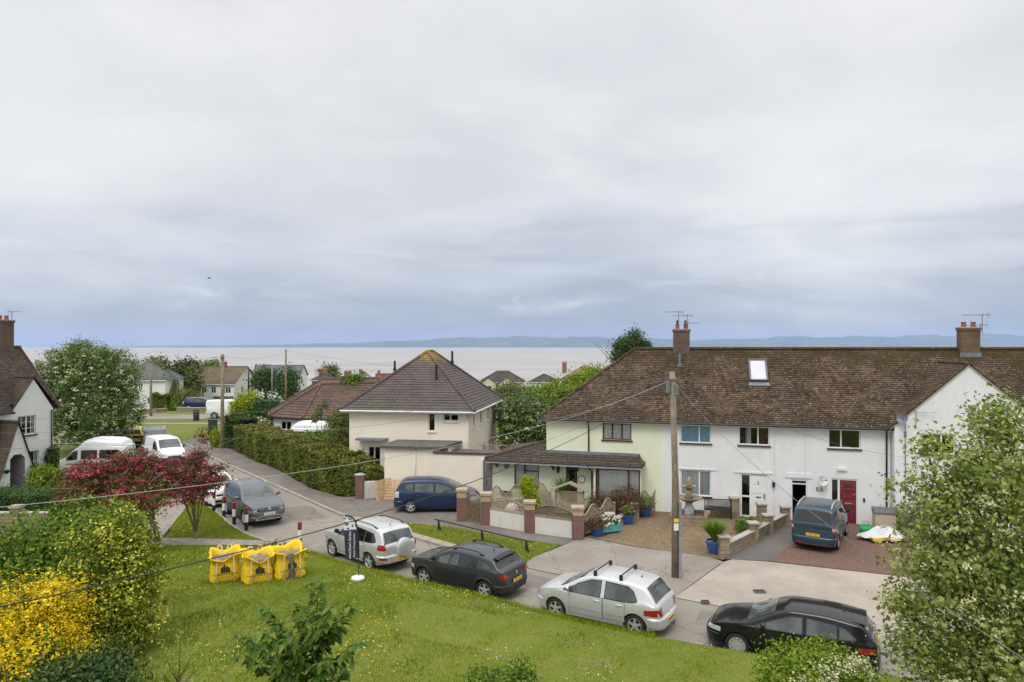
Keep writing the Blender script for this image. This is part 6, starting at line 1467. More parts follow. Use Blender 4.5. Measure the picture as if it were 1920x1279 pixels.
def black_pickup():
 t = thing('parked_van', 'dark van carrying a pale ladder rack, parked behind the small white panel van', 'van')
 L, W, Rw = 4.8, 1.9, .34; xs = (-1.5, 1.5); p = M_paint('van_dark', (.02, .022, .026), .1)
 bd = Body(L, W, top=[(-2.4, 1.3), (-2.37, 1.8), (-2.3, 1.90), (.3, 1.94), (.8, 1.84), (1.45, 1.25), (2.15, 1.05), (2.35, .85), (2.4, .6)], belt=[(-2.4, 1.1), (2.4, .9)], plan=[(-2.4, .93), (-2.2, .98), (1.5, 1), (2.2, .85), (2.4, .7)], bot=[(-2.4, .4), (-1.3, .26), (1.3, .26), (2.4, .34)], tum=.15)
 cut_arches(bd.mesh(xs, Rw), xs, Rw, W, p, t)
 side_windows(bd, t, [[(.2, 1.15, 1.68), (1.1, 1.12, 1.26)]], m_cglass_dk)
 mb = MB(); bd.top_patch(mb, .86, 1.46, 1, 1); mb.build('windscreen', m_screen, t, smooth=True)
 mb = MB(); bd.band(mb, .28, .62, 1.9, 'front', .03); mb.build('bumper', m_black, t, smooth=True)
 mb = MB(); z = 2.12
 for y in (-.75, .75): mb.tube([(-2.2, y, z), (.4, y, z)], .03, 6)
 for x in (-2.1, -1.4, -.7, 0, .35):
  mb.tube([(x, -.75, z), (x, .75, z)], .025, 6)
  for y in (-.75, .75): mb.tube([(x, y, 1.85), (x, y, z)], .02, 6)
 mb.build('ladder_rack', m_alloy, t); mirrors(bd, t, 1.1, 1.2, [m_black, m_black], (.12, .2, .26)); wheelset(t, W, xs, Rw, .2, 5)
 for sd in (1, -1): mb = MB(); bd.wrap(mb, .75, .95, 1.9, .55, sd, 'front', .012); mb.build('headlight', m_clear, t, smooth=True)
 t.location = (-29.2, 55.8, .005); t.scale = (1, 1, .84); t.rotation_euler = (0, 0, math.atan2(-.89, .46)); return t
black_pickup()
def yellow_car():
 t = thing('parked_car', 'yellow car seen from behind with a black tailgate band, parked under the flowering tree', 'car')
 L, W, Rw = 4.1, 1.78, .33; xs = (-1.28, 1.28); p = M_paint('yellow', (.72, .52, .02), .0)
 bd = Body(L, W, top=[(-2.05, .7), (-2.03, 1.02), (-1.98, 1.12), (-1.72, 1.5), (-1.5, 1.57), (-.6, 1.62), (.2, 1.60), (.55, 1.5), (1.1, 1.15), (1.75, 1.0), (1.98, .85), (2.05, .6)], belt=[(-2.05, 1.06), (0, 1.0), (2.05, .9)],
   plan=[(-2.05, .84), (-1.9, .94), (-1.3, 1), (1.3, 1), (1.8, .92), (2.05, .66)], bot=[(-2.05, .4), (-1.3, .22), (1.3, .22), (2.05, .34)], tum=.28)
 cut_arches(bd.mesh(xs, Rw), xs, Rw, W, p, t)
 side_windows(bd, t, [[(-1.5, 1.15, 1.3), (-1.2, 1.1, 1.42), (-.4, 1.06, 1.48)], [(-.3, 1.06, 1.48), (.2, 1.04, 1.45), (.9, 1.05, 1.1)]], m_cglass_dk)
 mb = MB(); bd.top_patch(mb, -1.97, -1.74, 1, 1.02); mb.build('rear_window', m_cglass, t, smooth=True)
 mb = MB(); bd.top_patch(mb, .6, 1.1, 1, 1); mb.build('windscreen', m_screen, t, smooth=True)
 mb = MB(); bd.wrap(mb, .80, 1.02, -1.98, 0, 1, 'rear', .014); bd.wrap(mb, .80, 1.02, -1.98, 0, -1, 'rear', .014); mb.build('tailgate_band', m_black, t, smooth=True)
 for sd in (1, -1): mb = MB(); bd.wrap(mb, .84, .98, -1.9, .55, sd, 'rear', .022); mb.build('taillight', m_redlamp, t, smooth=True)
 mb = MB(); bd.band(mb, .30, .56, -1.75, 'rear', .04); mb.build('bumper', m_black, t, smooth=True)
 plate(t, -2.07, 0, .70, m_plate_y, None, -1); roundel(t, (-2.075, 0, .93), (0, -1, 0), (0, 0, 1), .06, m_chrome)
 mirrors(bd, t, .8, 1.05, [p, m_black]); wheelset(t, W, xs, Rw, .21, 5)
 t.location = (-32.7, 58.9, .005); t.rotation_euler = (0, 0, math.atan2(.93, -.45)); return t
yellow_car()
def camper():
 t = thing('parked_van', 'white campervan with a raised ribbed roof parked by the white gabled house', 'van')
 L, W, Rw = 5.3, 1.98, .34; xs = (-1.7, 1.65); p = M_paint('camper_white', (.74, .75, .76), .0, .4)
 bd = Body(L, W, top=[(-2.65, 1.5), (-2.62, 1.98), (-2.5, 2.04), (.5, 2.06), (.95, 1.95), (1.7, 1.36), (2.3, 1.12), (2.55, .95), (2.65, .62)], belt=[(-2.65, 1.2), (1.6, 1.15), (2.65, .95)],
   plan=[(-2.65, .93), (-2.4, .99), (1.5, 1), (2.2, .92), (2.5, .8), (2.65, .66)], bot=[(-2.65, .42), (-1.6, .28), (1.6, .28), (2.65, .36)], tum=.13)
 cut_arches(bd.mesh(xs, Rw), xs, Rw, W, p, t)
 side_windows(bd, t, [[(.85, 1.25, 1.80), (1.15, 1.22, 1.72), (1.6, 1.20, 1.34)], [(-.6, 1.27, 1.80), (.55, 1.27, 1.80)], [(-2.2, 1.27, 1.80), (-.8, 1.27, 1.80)]], m_cglass_dk)
 mb = MB(); bd.top_patch(mb, 1.0, 1.7, 1, 1); mb.build('windscreen', m_screen, t, smooth=True)
 mb = MB(); rows = []
 for x, z, k in ((-2.5, 2.02, .86), (-2.42, 2.3, .84), (-2.2, 2.42, .80), (-.2, 2.50, .80), (.45, 2.40, .78), (.9, 2.02, .70)):
  rows.append([(x, .99*k*y, 1.98 + (z - 1.98)*h) for y, h in ((-1, 0), (-.98, .55), (-.9, .85), (-.7, .97), (0, 1.03), (.7, .97), (.9, .85), (.98, .55), (1, 0))])
 mb.grid(rows)
 for i in range(9):
  y = -.56 + i*.14; mb.tube([(-2.1, y, 2.44), (-.2, y, 2.52), (.3, y, 2.45)], .02, 6)
 mb.build('high_roof', p, t, auto=50)
 for sd in (1, -1):
  mb = MB(); bd.side_patch(mb, [(-2.5, .93, .99), (1.6, .93, .99)], sd, .008); mb.build('side_stripe', plain('stripe_blue', (.05, .07, .16), .5), t, smooth=True)
  mb = MB(); bd.wrap(mb, .75, .95, 2.2, .55, sd, 'front', .012); mb.build('headlight', m_clear, t, smooth=True)
  mb = MB(); bd.wrap(mb, .8, 1.3, -2.55, .82, sd, 'rear', .012); mb.build('taillight', m_redlamp, t, smooth=True)
 mb = MB(); bd.band(mb, .28, .62, 2.1, 'front', .03); mb.build('bumper', m_black, t, smooth=True)
 mirrors(bd, t, 1.35, 1.2, [m_black, m_black], (.12, .2, .26)); wheelset(t, W, xs, Rw, .2, 6)
 t.scale = (.82, 1, 1); t.location = (-27.4, 44.9, .0); t.rotation_euler = (0, 0, R(187)); return t
camper()
def blue_mpv():
 t = thing('parked_car', 'dark blue people carrier parked on the drive in front of the cream house', 'car')
 L, W, Rw = 4.36, 1.77, .325; xs = (-1.33, 1.42); p = M_paint('navy_blue', (.011, .026, .085), .35)
 bd = Body(L, W, top=[(-2.18, .66), (-2.16, .98), (-2.08, 1.12), (-1.78, 1.54), (-1.6, 1.59), (-.7, 1.62), (.0, 1.59), (.5, 1.47), (1.35, 1.08), (1.5, 1.03), (1.9, .90), (2.1, .74), (2.18, .52)],
   belt=[(-2.18, 1.05), (-1.5, 1.03), (0, .98), (1.4, .95), (2.18, .82)], plan=[(-2.18, .8), (-2.08, .9), (-1.85, .96), (-1.3, 1), (1.3, .99), (1.85, .9), (2.1, .74), (2.18, .55)], bot=[(-2.18, .38), (-1.3, .21), (1.3, .2), (2.18, .3)], tum=.28)
 cut_arches(bd.mesh(xs, Rw), xs, Rw, W, p, t)
 side_windows(bd, t, [[(-1.62, 1.18, 1.38), (-1.5, 1.1, 1.43), (-1.22, 1.08, 1.45)], [(-1.12, 1.07, 1.455), (-.2, 1.03, 1.46)], [(-.06, 1.02, 1.46), (.3, 1.01, 1.41), (.95, 1.0, 1.10), (1.08, 1.0, 1.03)]], m_screen)
 doors(bd, t, [(-1.14, -.14, .34, 1.0, -.98), (-.11, 1.02, .32, .98, .06)], p, .90)
 mb = MB(); bd.top_patch(mb, .58, 1.36, 1, 1); mb.build('windscreen', m_screen, t, smooth=True)
 mb = MB(); bd.top_patch(mb, -2.07, -1.82, 1, 1); mb.build('rear_window', m_cglass, t, smooth=True)
 for sd in (1, -1):
  mb = MB(); bd.wrap(mb, .78, 1.08, -1.92, .55, sd, 'rear', .012); mb.build('taillight', m_clear, t, smooth=True)
  mb = MB(); bd.wrap(mb, .62, .80, 1.7, .4, sd, 'front', .012); mb.build('headlight', m_clear, t, smooth=True)
  mb = MB(); bd.side_patch(mb, [(-.9, .22, .30), (.95, .21, .29)], sd, .03); mb.build('sill', p, t, smooth=True)
 mb = MB(); bd.band(mb, .28, .60, -1.76, 'rear', .04); mb.build('bumper', p, t, smooth=True)
 mb = MB(); bd.band(mb, .24, .56, 1.84, 'front', .03); mb.build('bumper', p, t, smooth=True)
 plate(t, -2.185, 0, .74, m_plate_y, None, -1); mirrors(bd, t, 1.0, 1.02, [p, m_black]); wheelset(t, W, xs, Rw, .205, 5)
 t.location = (-3.82, 35.35, .095); t.rotation_euler = (0, 0, R(2)); return t
blue_mpv()
def teal_mpv():
 t = thing('parked_car', 'teal blue high roofed car with silver roof rails on the red brick drive', 'car')
 L, W, Rw = 4.16, 1.77, .315; xs = (-1.15, 1.34); p = M_paint('teal_blue', (.02, .048, .075), .4)
 bd = Body(L, W, top=[(-2.08, .68), (-2.07, 1.05), (-2.03, 1.17), (-1.88, 1.66), (-1.78, 1.73), (-1.0, 1.79), (.0, 1.78), (.5, 1.62), (1.15, 1.14), (1.3, 1.09), (1.85, .96), (2.04, .78), (2.08, .55)],
   belt=[(-2.08, 1.12), (0, 1.05), (1.2, 1.02), (2.08, .86)], plan=[(-2.08, .88), (-2.0, .94), (-1.8, .98), (-1.2, 1), (1.3, .99), (1.8, .9), (2.04, .74), (2.08, .6)], bot=[(-2.08, .4), (-1.8, .26), (-1.3, .2), (1.3, .2), (2.08, .32)], tum=.17)
 cut_arches(bd.mesh(xs, Rw), xs, Rw, W, p, t)
 side_windows(bd, t, [[(-1.78, 1.2, 1.58), (-1.0, 1.16, 1.62)], [(-.9, 1.14, 1.62), (-.15, 1.1, 1.62)]], m_cglass_dk)
 side_windows(bd, t, [[(-.05, 1.1, 1.62), (.35, 1.08, 1.55), (1.0, 1.07, 1.15)]], m_cglass)
 doors(bd, t, [(-1.0, -.1, .34, 1.06, -.15), (-.07, 1.0, .32, 1.04, .08)], p, .95)
 mb = MB(); bd.top_patch(mb, .55, 1.16, 1, 1); mb.build('windscreen', m_screen, t, smooth=True)
 mb = MB(); bd.top_patch(mb, -2.035, -1.89, 1.0, 1.02, off=.012); mb.build('rear_window', m_cglass_dk, t, smooth=True)
 for sd in (1, -1):
  mb = MB(); bd.wrap(mb, .82, 1.14, -1.98, .74, sd, 'rear', .014, nz=6)
  for i, po in enumerate(mb.f): mb.mi[i] = 1 if (i // 12) in (2, 3) else 0
  mb.build('taillight', [m_redlamp, m_clear], t, smooth=True)
  mb = MB(); bd.wrap(mb, .66, .84, 1.7, .45, sd, 'front', .012); mb.build('headlight', m_clear, t, smooth=True)
  mb = MB(); mb.box(-2.152, -2.135, sd*.52-.1, sd*.52+.1, .36, .40); mb.build('reflector', m_redlamp, t)
 mb = MB(); bd.band(mb, .30, .62, -1.72, 'rear', .035); mb.build('bumper', p, t, smooth=True)
 mb = MB(); bd.band(mb, .27, .34, -1.70, 'rear', .045); mb.build('bumper_trim', m_black, t, smooth=True)
 mb = MB(); mb.box(-2.09, -2.075, -.62, .62, .985, 1.0); mb.build('tailgate_seam', m_black, t)
 plate(t, -2.105, 0, .70, m_plate_y, 'CE20 YRU', -1)
 rails(bd, t, -1.7, .1, m_alloy, .07, .024); mirrors(bd, t, .9, 1.1, [m_black, m_black], (.12, .2, .22)); wheelset(t, W, xs, Rw, .2, 6)
 wiper(bd, t, -2.03, -.3, .2, 'rear')
 t.location = (13.45, 29.7, .1); t.rotation_euler = (0, 0, R(57)); return t
teal_mpv()
# ================================================================== PLANTS
def leaf_cloud(blobs, n, size, aspect=.5, seed=0, shell=.55, clumps=0, sig=.12, up=.35, tip=0.0, rough_=.16, curl=.25, flat=0.0):
 """blobs: (x, y, z, rx, ry, rz). returns vertices of folded leaf quads and a tint per leaf"""
 g = np.random.default_rng(seed); B = np.array(blobs, float); w = (B[:, 3]*B[:, 4] + B[:, 4]*B[:, 5] + B[:, 3]*B[:, 5]); w /= w.sum()
 def pts(m):
  i = g.choice(len(B), m, p=w); d = g.normal(size=(m, 3)); d /= np.linalg.norm(d, axis=1)[:, None]
  r = (shell + (1 - shell) * g.random(m) ** .7)
  ph = i * 1.7; wob = 1 + rough_ * (np.sin(d[:, 0]*4.1 + ph) * np.sin(d[:, 1]*4.7 + ph*.6) + np.sin(d[:, 2]*5.3 + d[:, 0]*6.1 + ph)*.6)
  return B[i, :3] + d * B[i, 3:] * (r * wob)[:, None], d
 if clumps:
  c, cd = pts(clumps); k = g.integers(0, clumps, n); s = sig * g.uniform(.6, 1.5, clumps)[k]
  off = g.normal(size=(n, 3)) * s[:, None]; off[:, 2] *= 1 - flat; p = c[k] + off; d = cd[k]; ct = g.normal(0, .2, clumps)[k]; lift = off[:, 2] / (s + 1e-6)
 else: p, d = pts(n); ct = 0; lift = d[:, 2]
 nr = d * .7 + g.normal(size=(n, 3)) * .65 + np.array([0, 0, up]); nr /= np.linalg.norm(nr, axis=1)[:, None]
 a = g.normal(size=(n, 3)); a[:, 2] -= tip; a -= nr * (a * nr).sum(1)[:, None]; a /= np.linalg.norm(a, axis=1)[:, None]; b = np.cross(nr, a)
 L = size * g.uniform(.6, 1.35, n)[:, None]; W = L * aspect
 v = np.stack([p - a*L*.5, p + b*W*.5 - a*L*.05 + nr*L*curl*.3, p + a*L*.5 - nr*L*curl*.3, p - b*W*.5 - a*L*.05 + nr*L*curl*.3], 1).reshape(-1, 3)
 t = np.clip(.48 + ct + g.normal(0, .13, n), 0, 1); return v, t
def leaf_obj(name, data, mat, parent):
 v, t = data; me = fast_mesh(name, v, 0, [mat], t, 4); o = bpy.data.objects.new(name, me); COL.objects.link(o); o.parent = parent; return o
def limbs(parent, base, targets, r0, mat, h0=.35, seed=0, twigs=2, name='trunk'):
 rr = random.Random(seed); mb = MB(); b = Vector(base); T = [Vector(t) for t in targets]; top = sum(T, Vector()) / len(T); fork = lerp(b, top, h0) + Vector((rr.uniform(-.1, .1), rr.uniform(-.1, .1), 0))
 mb.tube([b - Vector((0, 0, .15)), lerp(b, fork, .3), lerp(b, fork, .7) + Vector((rr.uniform(-1, 1), rr.uniform(-1, 1), 0))*r0*.5, fork], [r0*1.35, r0, r0*.88, r0*.8], 8)
 for t in T:
  m = lerp(fork, t, .5) + Vector((rr.uniform(-.12, .12), rr.uniform(-.12, .12), .1)) * (t - fork).length
  mb.tube([lerp(b, fork, rr.uniform(.75, 1)), m, t], [r0*.55, r0*.34, r0*.12], 6)
  for _ in range(twigs):
   s_ = lerp(m, t, rr.uniform(0, .8)); e = s_ + Vector((rr.uniform(-1, 1), rr.uniform(-1, 1), rr.uniform(-.1, 1))) * (t - fork).length * .45; mb.tube([s_, lerp(s_, e, .5) + Vector((0, 0, .04)), e], [r0*.2, r0*.12, r0*.04], 5)
 return mb.build(name, mat, parent, smooth=True)
m_bark = plain('bark', (.10, .075, .055), .95, .3, 9, .6); m_bark_pale = plain('pale_bark', (.27, .225, .18), .9, .3, 9, .5)
def ramp4(a, b, c, d): return [(0, a), (.35, b), (.65, c), (1, d)]
L_elder = M_leaf('elder_leaf', ramp4((0.0357, 0.0682, 0.0174), (0.0812, 0.143, 0.0319), (0.13, 0.203, 0.0435), (0.212, 0.284, 0.0725)))
L_dark = M_leaf('dark_leaf', ramp4((0.0232, 0.0493, 0.0174), (0.0493, 0.0957, 0.029), (0.0798, 0.138, 0.0406), (0.123, 0.189, 0.058)))
L_mid = M_leaf('mid_leaf', ramp4((0.0473, 0.09, 0.0144), (0.102, 0.18, 0.024), (0.158, 0.247, 0.036), (0.236, 0.315, 0.06)))
L_bright = M_leaf('bright_leaf', ramp4((0.075, 0.138, 0.0125), (0.15, 0.237, 0.0225), (0.225, 0.312, 0.0312), (0.338, 0.4, 0.0625)))
L_lime = M_leaf('lime_leaf', ramp4((.12, .19, .006), (.22, .31, .01), (.33, .40, .015), (.45, .47, .03)))
L_olive = M_leaf('olive_leaf', ramp4((0.0675, 0.09, 0.0225), (0.128, 0.158, 0.042), (0.188, 0.21, 0.06), (0.27, 0.262, 0.105)))
L_hedge = M_leaf('hedge_leaf', ramp4((0.0557, 0.0803, 0.0132), (0.112, 0.141, 0.0227), (0.176, 0.184, 0.034), (0.27, 0.225, 0.0616)))
L_varieg = M_leaf('variegated_leaf', ramp4((0.033, 0.058, 0.00864), (0.122, 0.169, 0.0158), (0.339, 0.367, 0.0288), (0.698, 0.657, 0.122)), .35)
L_yellow = M_leaf('golden_leaf', ramp4((0.23, 0.209, 0.0072), (0.529, 0.396, 0.009), (0.828, 0.583, 0.0135), (0.9, 0.748, 0.054)), .5)
L_haw = M_leaf('hawthorn_leaf', ramp4((.045, .05, .016), (.10, .085, .03), (.15, .10, .04), (.20, .14, .055)))
L_hawr = M_leaf('hawthorn_blossom', ramp4((0.111, 0.0156, 0.024), (0.247, 0.0325, 0.048), (0.377, 0.0585, 0.084), (0.598, 0.156, 0.192)), .6, .25)
L_cherry = M_leaf('cherry_leaf', ramp4((.03, .07, .012), (.065, .13, .02), (.11, .19, .03), (.20, .27, .06)), .4, .35)
L_beam = M_leaf('whitebeam_leaf', ramp4((0.0947, 0.135, 0.0322), (0.189, 0.245, 0.0607), (0.303, 0.349, 0.1), (0.474, 0.499, 0.193)), .5, .3)
L_cream = M_leaf('cream_blossom', ramp4((.42, .40, .24), (.58, .55, .36), (.70, .67, .48), (.82, .8, .64)), .7, .2)
L_beamf = M_leaf('whitebeam_blossom', ramp4((0.275, 0.287, 0.13), (0.413, 0.413, 0.206), (0.551, 0.528, 0.292), (0.711, 0.677, 0.432)), .7, .2)
L_purple = M_leaf('purple_leaf', ramp4((.03, .015, .02), (.06, .025, .035), (.09, .04, .05), (.13, .07, .07)))
L_rust = M_leaf('rusty_leaf', ramp4((0.065, 0.039, 0.0234), (0.124, 0.0715, 0.039), (0.182, 0.104, 0.0585), (0.26, 0.156, 0.091)))
L_white = M_leaf('white_blossom', ramp4((.62, .62, .55), (.74, .74, .68), (.82, .82, .78), (.9, .9, .86)), .7, .2)
L_spike = M_leaf('spiky_leaf', ramp4((.06, .12, .015), (.11, .19, .022), (.17, .27, .03), (.25, .34, .06)), .45)
def tree(name, label, cat, base, blobs, n, size, mat, trunk=None, bark=None, seed=1, group=None, blossom=None, h0=.4, tip=0, aspect=.5, clumps=0, sig=.12, shell=.5, up=.35, rough_=.18, twigs=2, part='crown', flat=0.0):
 """blobs in world coordinates"""
 t = thing(name, label, cat, base, 0, group); b = Vector(base); bl = [(x - b.x, y - b.y, z - b.z, *r) for x, y, z, *r in blobs]
 if trunk: limbs(t, (0, 0, 0), [Vector(q[:3]) for q in bl], trunk, bark or m_bark, h0, seed, twigs)
 leaf_obj(part, leaf_cloud(bl, n, size, aspect, seed, shell, clumps, sig, tip=tip, up=up, rough_=rough_, flat=flat), mat, t)
 if blossom:
  bm_, bn, bs, bc, bsig = blossom; grown = [(x, y, z, rx*1.04, ry*1.04, rz*1.04) for x, y, z, rx, ry, rz in bl]
  leaf_obj('blossom', leaf_cloud(grown, bn, bs, .9, seed + 50, .86, bc, bsig, up=.9, curl=.1, rough_=rough_, flat=.5), bm_, t)
 return t
def W(px, py, d): return tuple(atd(px, py, d))
def blob(px, py, d, rpx, rpy, ry=None):
 """blob seen at a pixel, radii given in pixels there"""
 p = atd(px, py, d); k = d / FPX; return (p.x, p.y, p.z, rpx*k, ry if ry else rpx*k, rpy*k)
tree('flowering_tree', 'big round dark green tree covered in cream blossom beside the white gabled house', 'tree', (-35, 56.6, -.05),
 [blob(165, 735, 56, 82, 78), blob(130, 700, 56, 55, 50), blob(205, 705, 55.5, 55, 52), blob(215, 765, 55.5, 52, 52), blob(120, 770, 55.5, 48, 48), blob(165, 790, 54.5, 70, 42), blob(160, 680, 56, 50, 40)],
 72000, .16, L_elder, .28, seed=3, blossom=(L_cream, 15000, .10, 1500, .085), clumps=2600, sig=.2, shell=.72, rough_=.09)
def hawthorn(base, tiers, n, nb, seed, label):
 t = thing('hawthorn', label, 'tree', base); b = Vector(base); bl = [(x - b.x, y - b.y, z - b.z, *r) for x, y, z, *r in tiers]
 limbs(t, (0, 0, 0), [Vector(q[:3]) for q in bl], .13 if seed == 11 else .06, m_bark_pale, .10, seed, 3)
 leaf_obj('crown', leaf_cloud(bl, n, .09, .6, seed, .3, 300, .15, flat=.5), L_haw, t)
 leaf_obj('blossom', leaf_cloud(bl, nb, .07, .9, seed + 9, .5, 380, .12, up=.7, flat=.6, curl=.1), L_hawr, t)
d1 = 28.0
hawthorn((-14.35, 28.2, .05), [blob(235, 905, d1, 70, 36, 1.3), blob(165, 890, d1 - .4, 48, 26, 1.0), blob(150, 925, d1 - .6, 46, 24, 1.0), blob(210, 945, d1 - .9, 55, 26, 1.0), blob(270, 880, d1 + .4, 50, 26, 1.1), blob(250, 862, d1 + .3, 40, 20, .9), blob(285, 935, d1 - .3, 42, 28, .9), blob(205, 868, d1, 46, 20, .9)], 12000, 12500, 11,
  'spreading crimson flowered hawthorn with leaning grey stems on the grass')
d2 = 29.6
hawthorn((-13.9, 30.0, .07), [blob(345, 880, d2, 40, 22, .9), blob(375, 898, d2 - .3, 34, 22, .8), blob(330, 905, d2, 36, 26, .9), blob(360, 925, d2 - .4, 36, 22, .8), blob(395, 905, d2 - .2, 26, 15, .6), blob(368, 855, d2, 16, 22, .4), blob(380, 818, d2, 7, 18, .2), blob(400, 880, d2, 28, 9, .4)], 6200, 7000, 12,
  'smaller crimson flowered hawthorn with upright sprigs in front of the white car')
tree('conifer_shrub', 'bright green bushy shrub under the window of the white gabled house', 'shrub', (*W(82, 925, 37.5)[:2], .25), [blob(82, 905, 37.5, 26, 24), blob(74, 890, 37.6, 14, 16), blob(95, 893, 37.4, 14, 16)], 5200, .12, L_bright, .05, seed=21, clumps=300, sig=.14)
tree('climbing_shrub', 'dark leafy climber at the right corner of the white gabled house', 'shrub', (*W(98, 885, 40.2)[:2], .2), [blob(98, 862, 40.2, 12, 22, .4), blob(100, 845, 40.2, 9, 10, .3)], 2400, .12, L_dark, .05, seed=22)
G = 'trees beyond the main road'
for i, (nm, lb, px, py, d, rx, ry, mt, s_) in enumerate((
 ('tree', 'dark spiky topped tree, leftmost of the trees beyond the green', 288, 690, 118, 17, 18, L_olive, 31), ('tree', 'dark green rounded tree behind the white slate roofed house', 322, 706, 122, 24, 30, L_dark, 32),
 ('tree', 'purple leaved tree rising behind the dark green trees', 352, 690, 132, 19, 16, L_purple, 33), ('tree', 'olive green tree against the left end of the brown roofed semi', 352, 712, 124, 22, 30, L_olive, 34), ('tree', 'tall dark green tree between the two far white houses', 313, 730, 116, 17, 26, L_dark, 35),
 ('tree', 'small green tree showing over the ridge of the brown roofed semi', 396, 688, 150, 12, 8, L_mid, 36), ('tree', 'dark tree in front of the long grey bungalow roof', 538, 713, 120, 16, 22, L_dark, 37), ('tree', 'dark bush left of the tall bare pole', 498, 708, 125, 22, 16, L_dark, 38),
 ('tree', 'greenish brown tree behind the orange chimney by the sea', 617, 697, 160, 15, 14, L_olive, 39))):
 p = W(px, py, d); zb = p[2] - ry*d/FPX - 1.5
 tree(nm, lb, 'tree', (p[0], p[1], min(zb, -1)), [blob(px, py, d, rx, ry), blob(px - rx*.5, py + ry*.4, d, rx*.7, ry*.8), blob(px + rx*.5, py + ry*.3, d - .5, rx*.7, ry*.8), blob(px + rx*.1, py + ry*.9, d - 1, rx*.9, ry*.8)], 3200, .5, mt, .25, seed=s_, clumps=160, sig=.5, group=G)
tree('bush', 'grey green bush beside the far white semi and its drive', 'shrub', (*W(342, 765, 104)[:2], -.9), [blob(342, 748, 104, 26, 20), blob(360, 755, 103, 18, 14), blob(325, 758, 103, 16, 12)], 3600, .34, L_olive, .1, seed=41, clumps=200, sig=.4)
tree('bush', 'low green bush by the stone wall beyond the main road', 'shrub', (*W(318, 772, 92)[:2], -.1), [blob(316, 765, 92, 14, 12), blob(325, 768, 92, 12, 10)], 1600, .3, L_mid, .06, seed=42)
def boxhedge(label, line, width, h, n, mat, size, seed, flatten=.0, name='hedge', z0=0.0, wob=.12):
 """clipped hedge along a ground line: its right edge faces the viewer"""
 t = thing(name, label, 'hedge', (line[0][0], line[0][1], z0)); g = np.random.default_rng(seed); o = np.array(line[0]); P = np.array(line, float) - o; seg = np.diff(P, axis=0); L = np.hypot(seg[:, 0], seg[:, 1]); cum = np.r_[0, np.cumsum(L)]
 s = g.uniform(0, cum[-1], n); i = np.clip(np.searchsorted(cum, s) - 1, 0, len(L) - 1); u = seg[i] / L[i][:, None]; p = P[i] + u * (s - cum[i])[:, None]; nrm = np.stack([-u[:, 1], u[:, 0]], 1)
 hh = np.interp(s, cum, h if hasattr(h, '__len__') else [h]*len(cum)) * (1 + wob*.5*np.sin(s*1.9 + seed) + wob*.4*np.sin(s*4.3)); f = g.choice(3, n, p=[.42, .44, .14]); dep = g.exponential(.10, n)
 bul = .10*np.sin(s*.8) + .06*np.sin(s*2.3 + 1)
 a = np.where(f == 0, dep + bul + .25*(g.random(n) < .1), np.where(f == 1, g.uniform(0, width, n), width - dep)); z = np.where(f == 1, hh - dep*.7 + g.exponential(.05, n), g.random(n) * hh); edge = np.clip((z / hh - .75) / .25, 0, 1); a = np.where(f == 0, a + edge**2*.3, a)
 c = np.stack([p[:, 0] + nrm[:, 0]*a, p[:, 1] + nrm[:, 1]*a, z], 1); nr = np.where((f == 1)[:, None], np.array([0, 0, 1.0]), np.stack([-nrm[:, 0], -nrm[:, 1], np.full(n, .35)], 1) * np.where(f == 2, -1, 1)[:, None]) + g.normal(size=(n, 3))*.6; nr /= np.linalg.norm(nr, axis=1)[:, None]
 ax = g.normal(size=(n, 3)); ax -= nr*(ax*nr).sum(1)[:, None]; ax /= np.linalg.norm(ax, axis=1)[:, None]; b = np.cross(nr, ax); Ls = size*g.uniform(.6, 1.4, n)[:, None]
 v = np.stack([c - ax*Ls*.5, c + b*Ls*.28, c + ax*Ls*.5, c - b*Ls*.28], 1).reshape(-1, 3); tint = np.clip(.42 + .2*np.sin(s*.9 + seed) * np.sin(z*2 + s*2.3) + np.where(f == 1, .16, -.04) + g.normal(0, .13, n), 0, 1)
 leaf_obj('foliage', (v, tint), mat, t)
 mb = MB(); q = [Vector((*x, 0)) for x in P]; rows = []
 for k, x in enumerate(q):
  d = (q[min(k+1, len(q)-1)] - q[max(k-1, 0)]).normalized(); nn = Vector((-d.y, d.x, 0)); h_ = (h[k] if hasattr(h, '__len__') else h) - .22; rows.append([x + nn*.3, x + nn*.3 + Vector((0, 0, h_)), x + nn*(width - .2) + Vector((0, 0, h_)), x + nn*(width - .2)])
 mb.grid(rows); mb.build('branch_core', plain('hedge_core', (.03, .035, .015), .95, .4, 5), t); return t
hl = [xy(x, y) for x, y in ((722, 925), (690, 928), (655, 931), (618, 925), (580, 914), (538, 887), (488, 866), (436, 842))][::-1]
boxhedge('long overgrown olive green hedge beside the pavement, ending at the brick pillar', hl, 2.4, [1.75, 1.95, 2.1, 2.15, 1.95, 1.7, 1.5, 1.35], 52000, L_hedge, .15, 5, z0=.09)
boxhedge('dark clipped hedge behind the stone pillar in front of the white gabled house', [tuple(W(-60, 945, 33.5)[:2]), tuple(W(60, 945, 33.5)[:2]), tuple(W(170, 945, 34.2)[:2])], 2.2, 1.15, 15000, L_dark, .10, 6, wob=.03)
boxhedge('dark hedge with a pale pole beside it at the end of the pavement', [tuple(W(418, 845, 57.5)[:2]), tuple(W(446, 845, 56.5)[:2])], 2.0, 2.4, 6000, L_dark, .18, 7)
boxhedge('low brownish hedge behind the stone wall on the far side of the main road', [tuple(W(283, 772, 91)[:2]), tuple(W(312, 772, 91)[:2])], 1.2, 2.0, 2600, L_hedge, .3, 8)
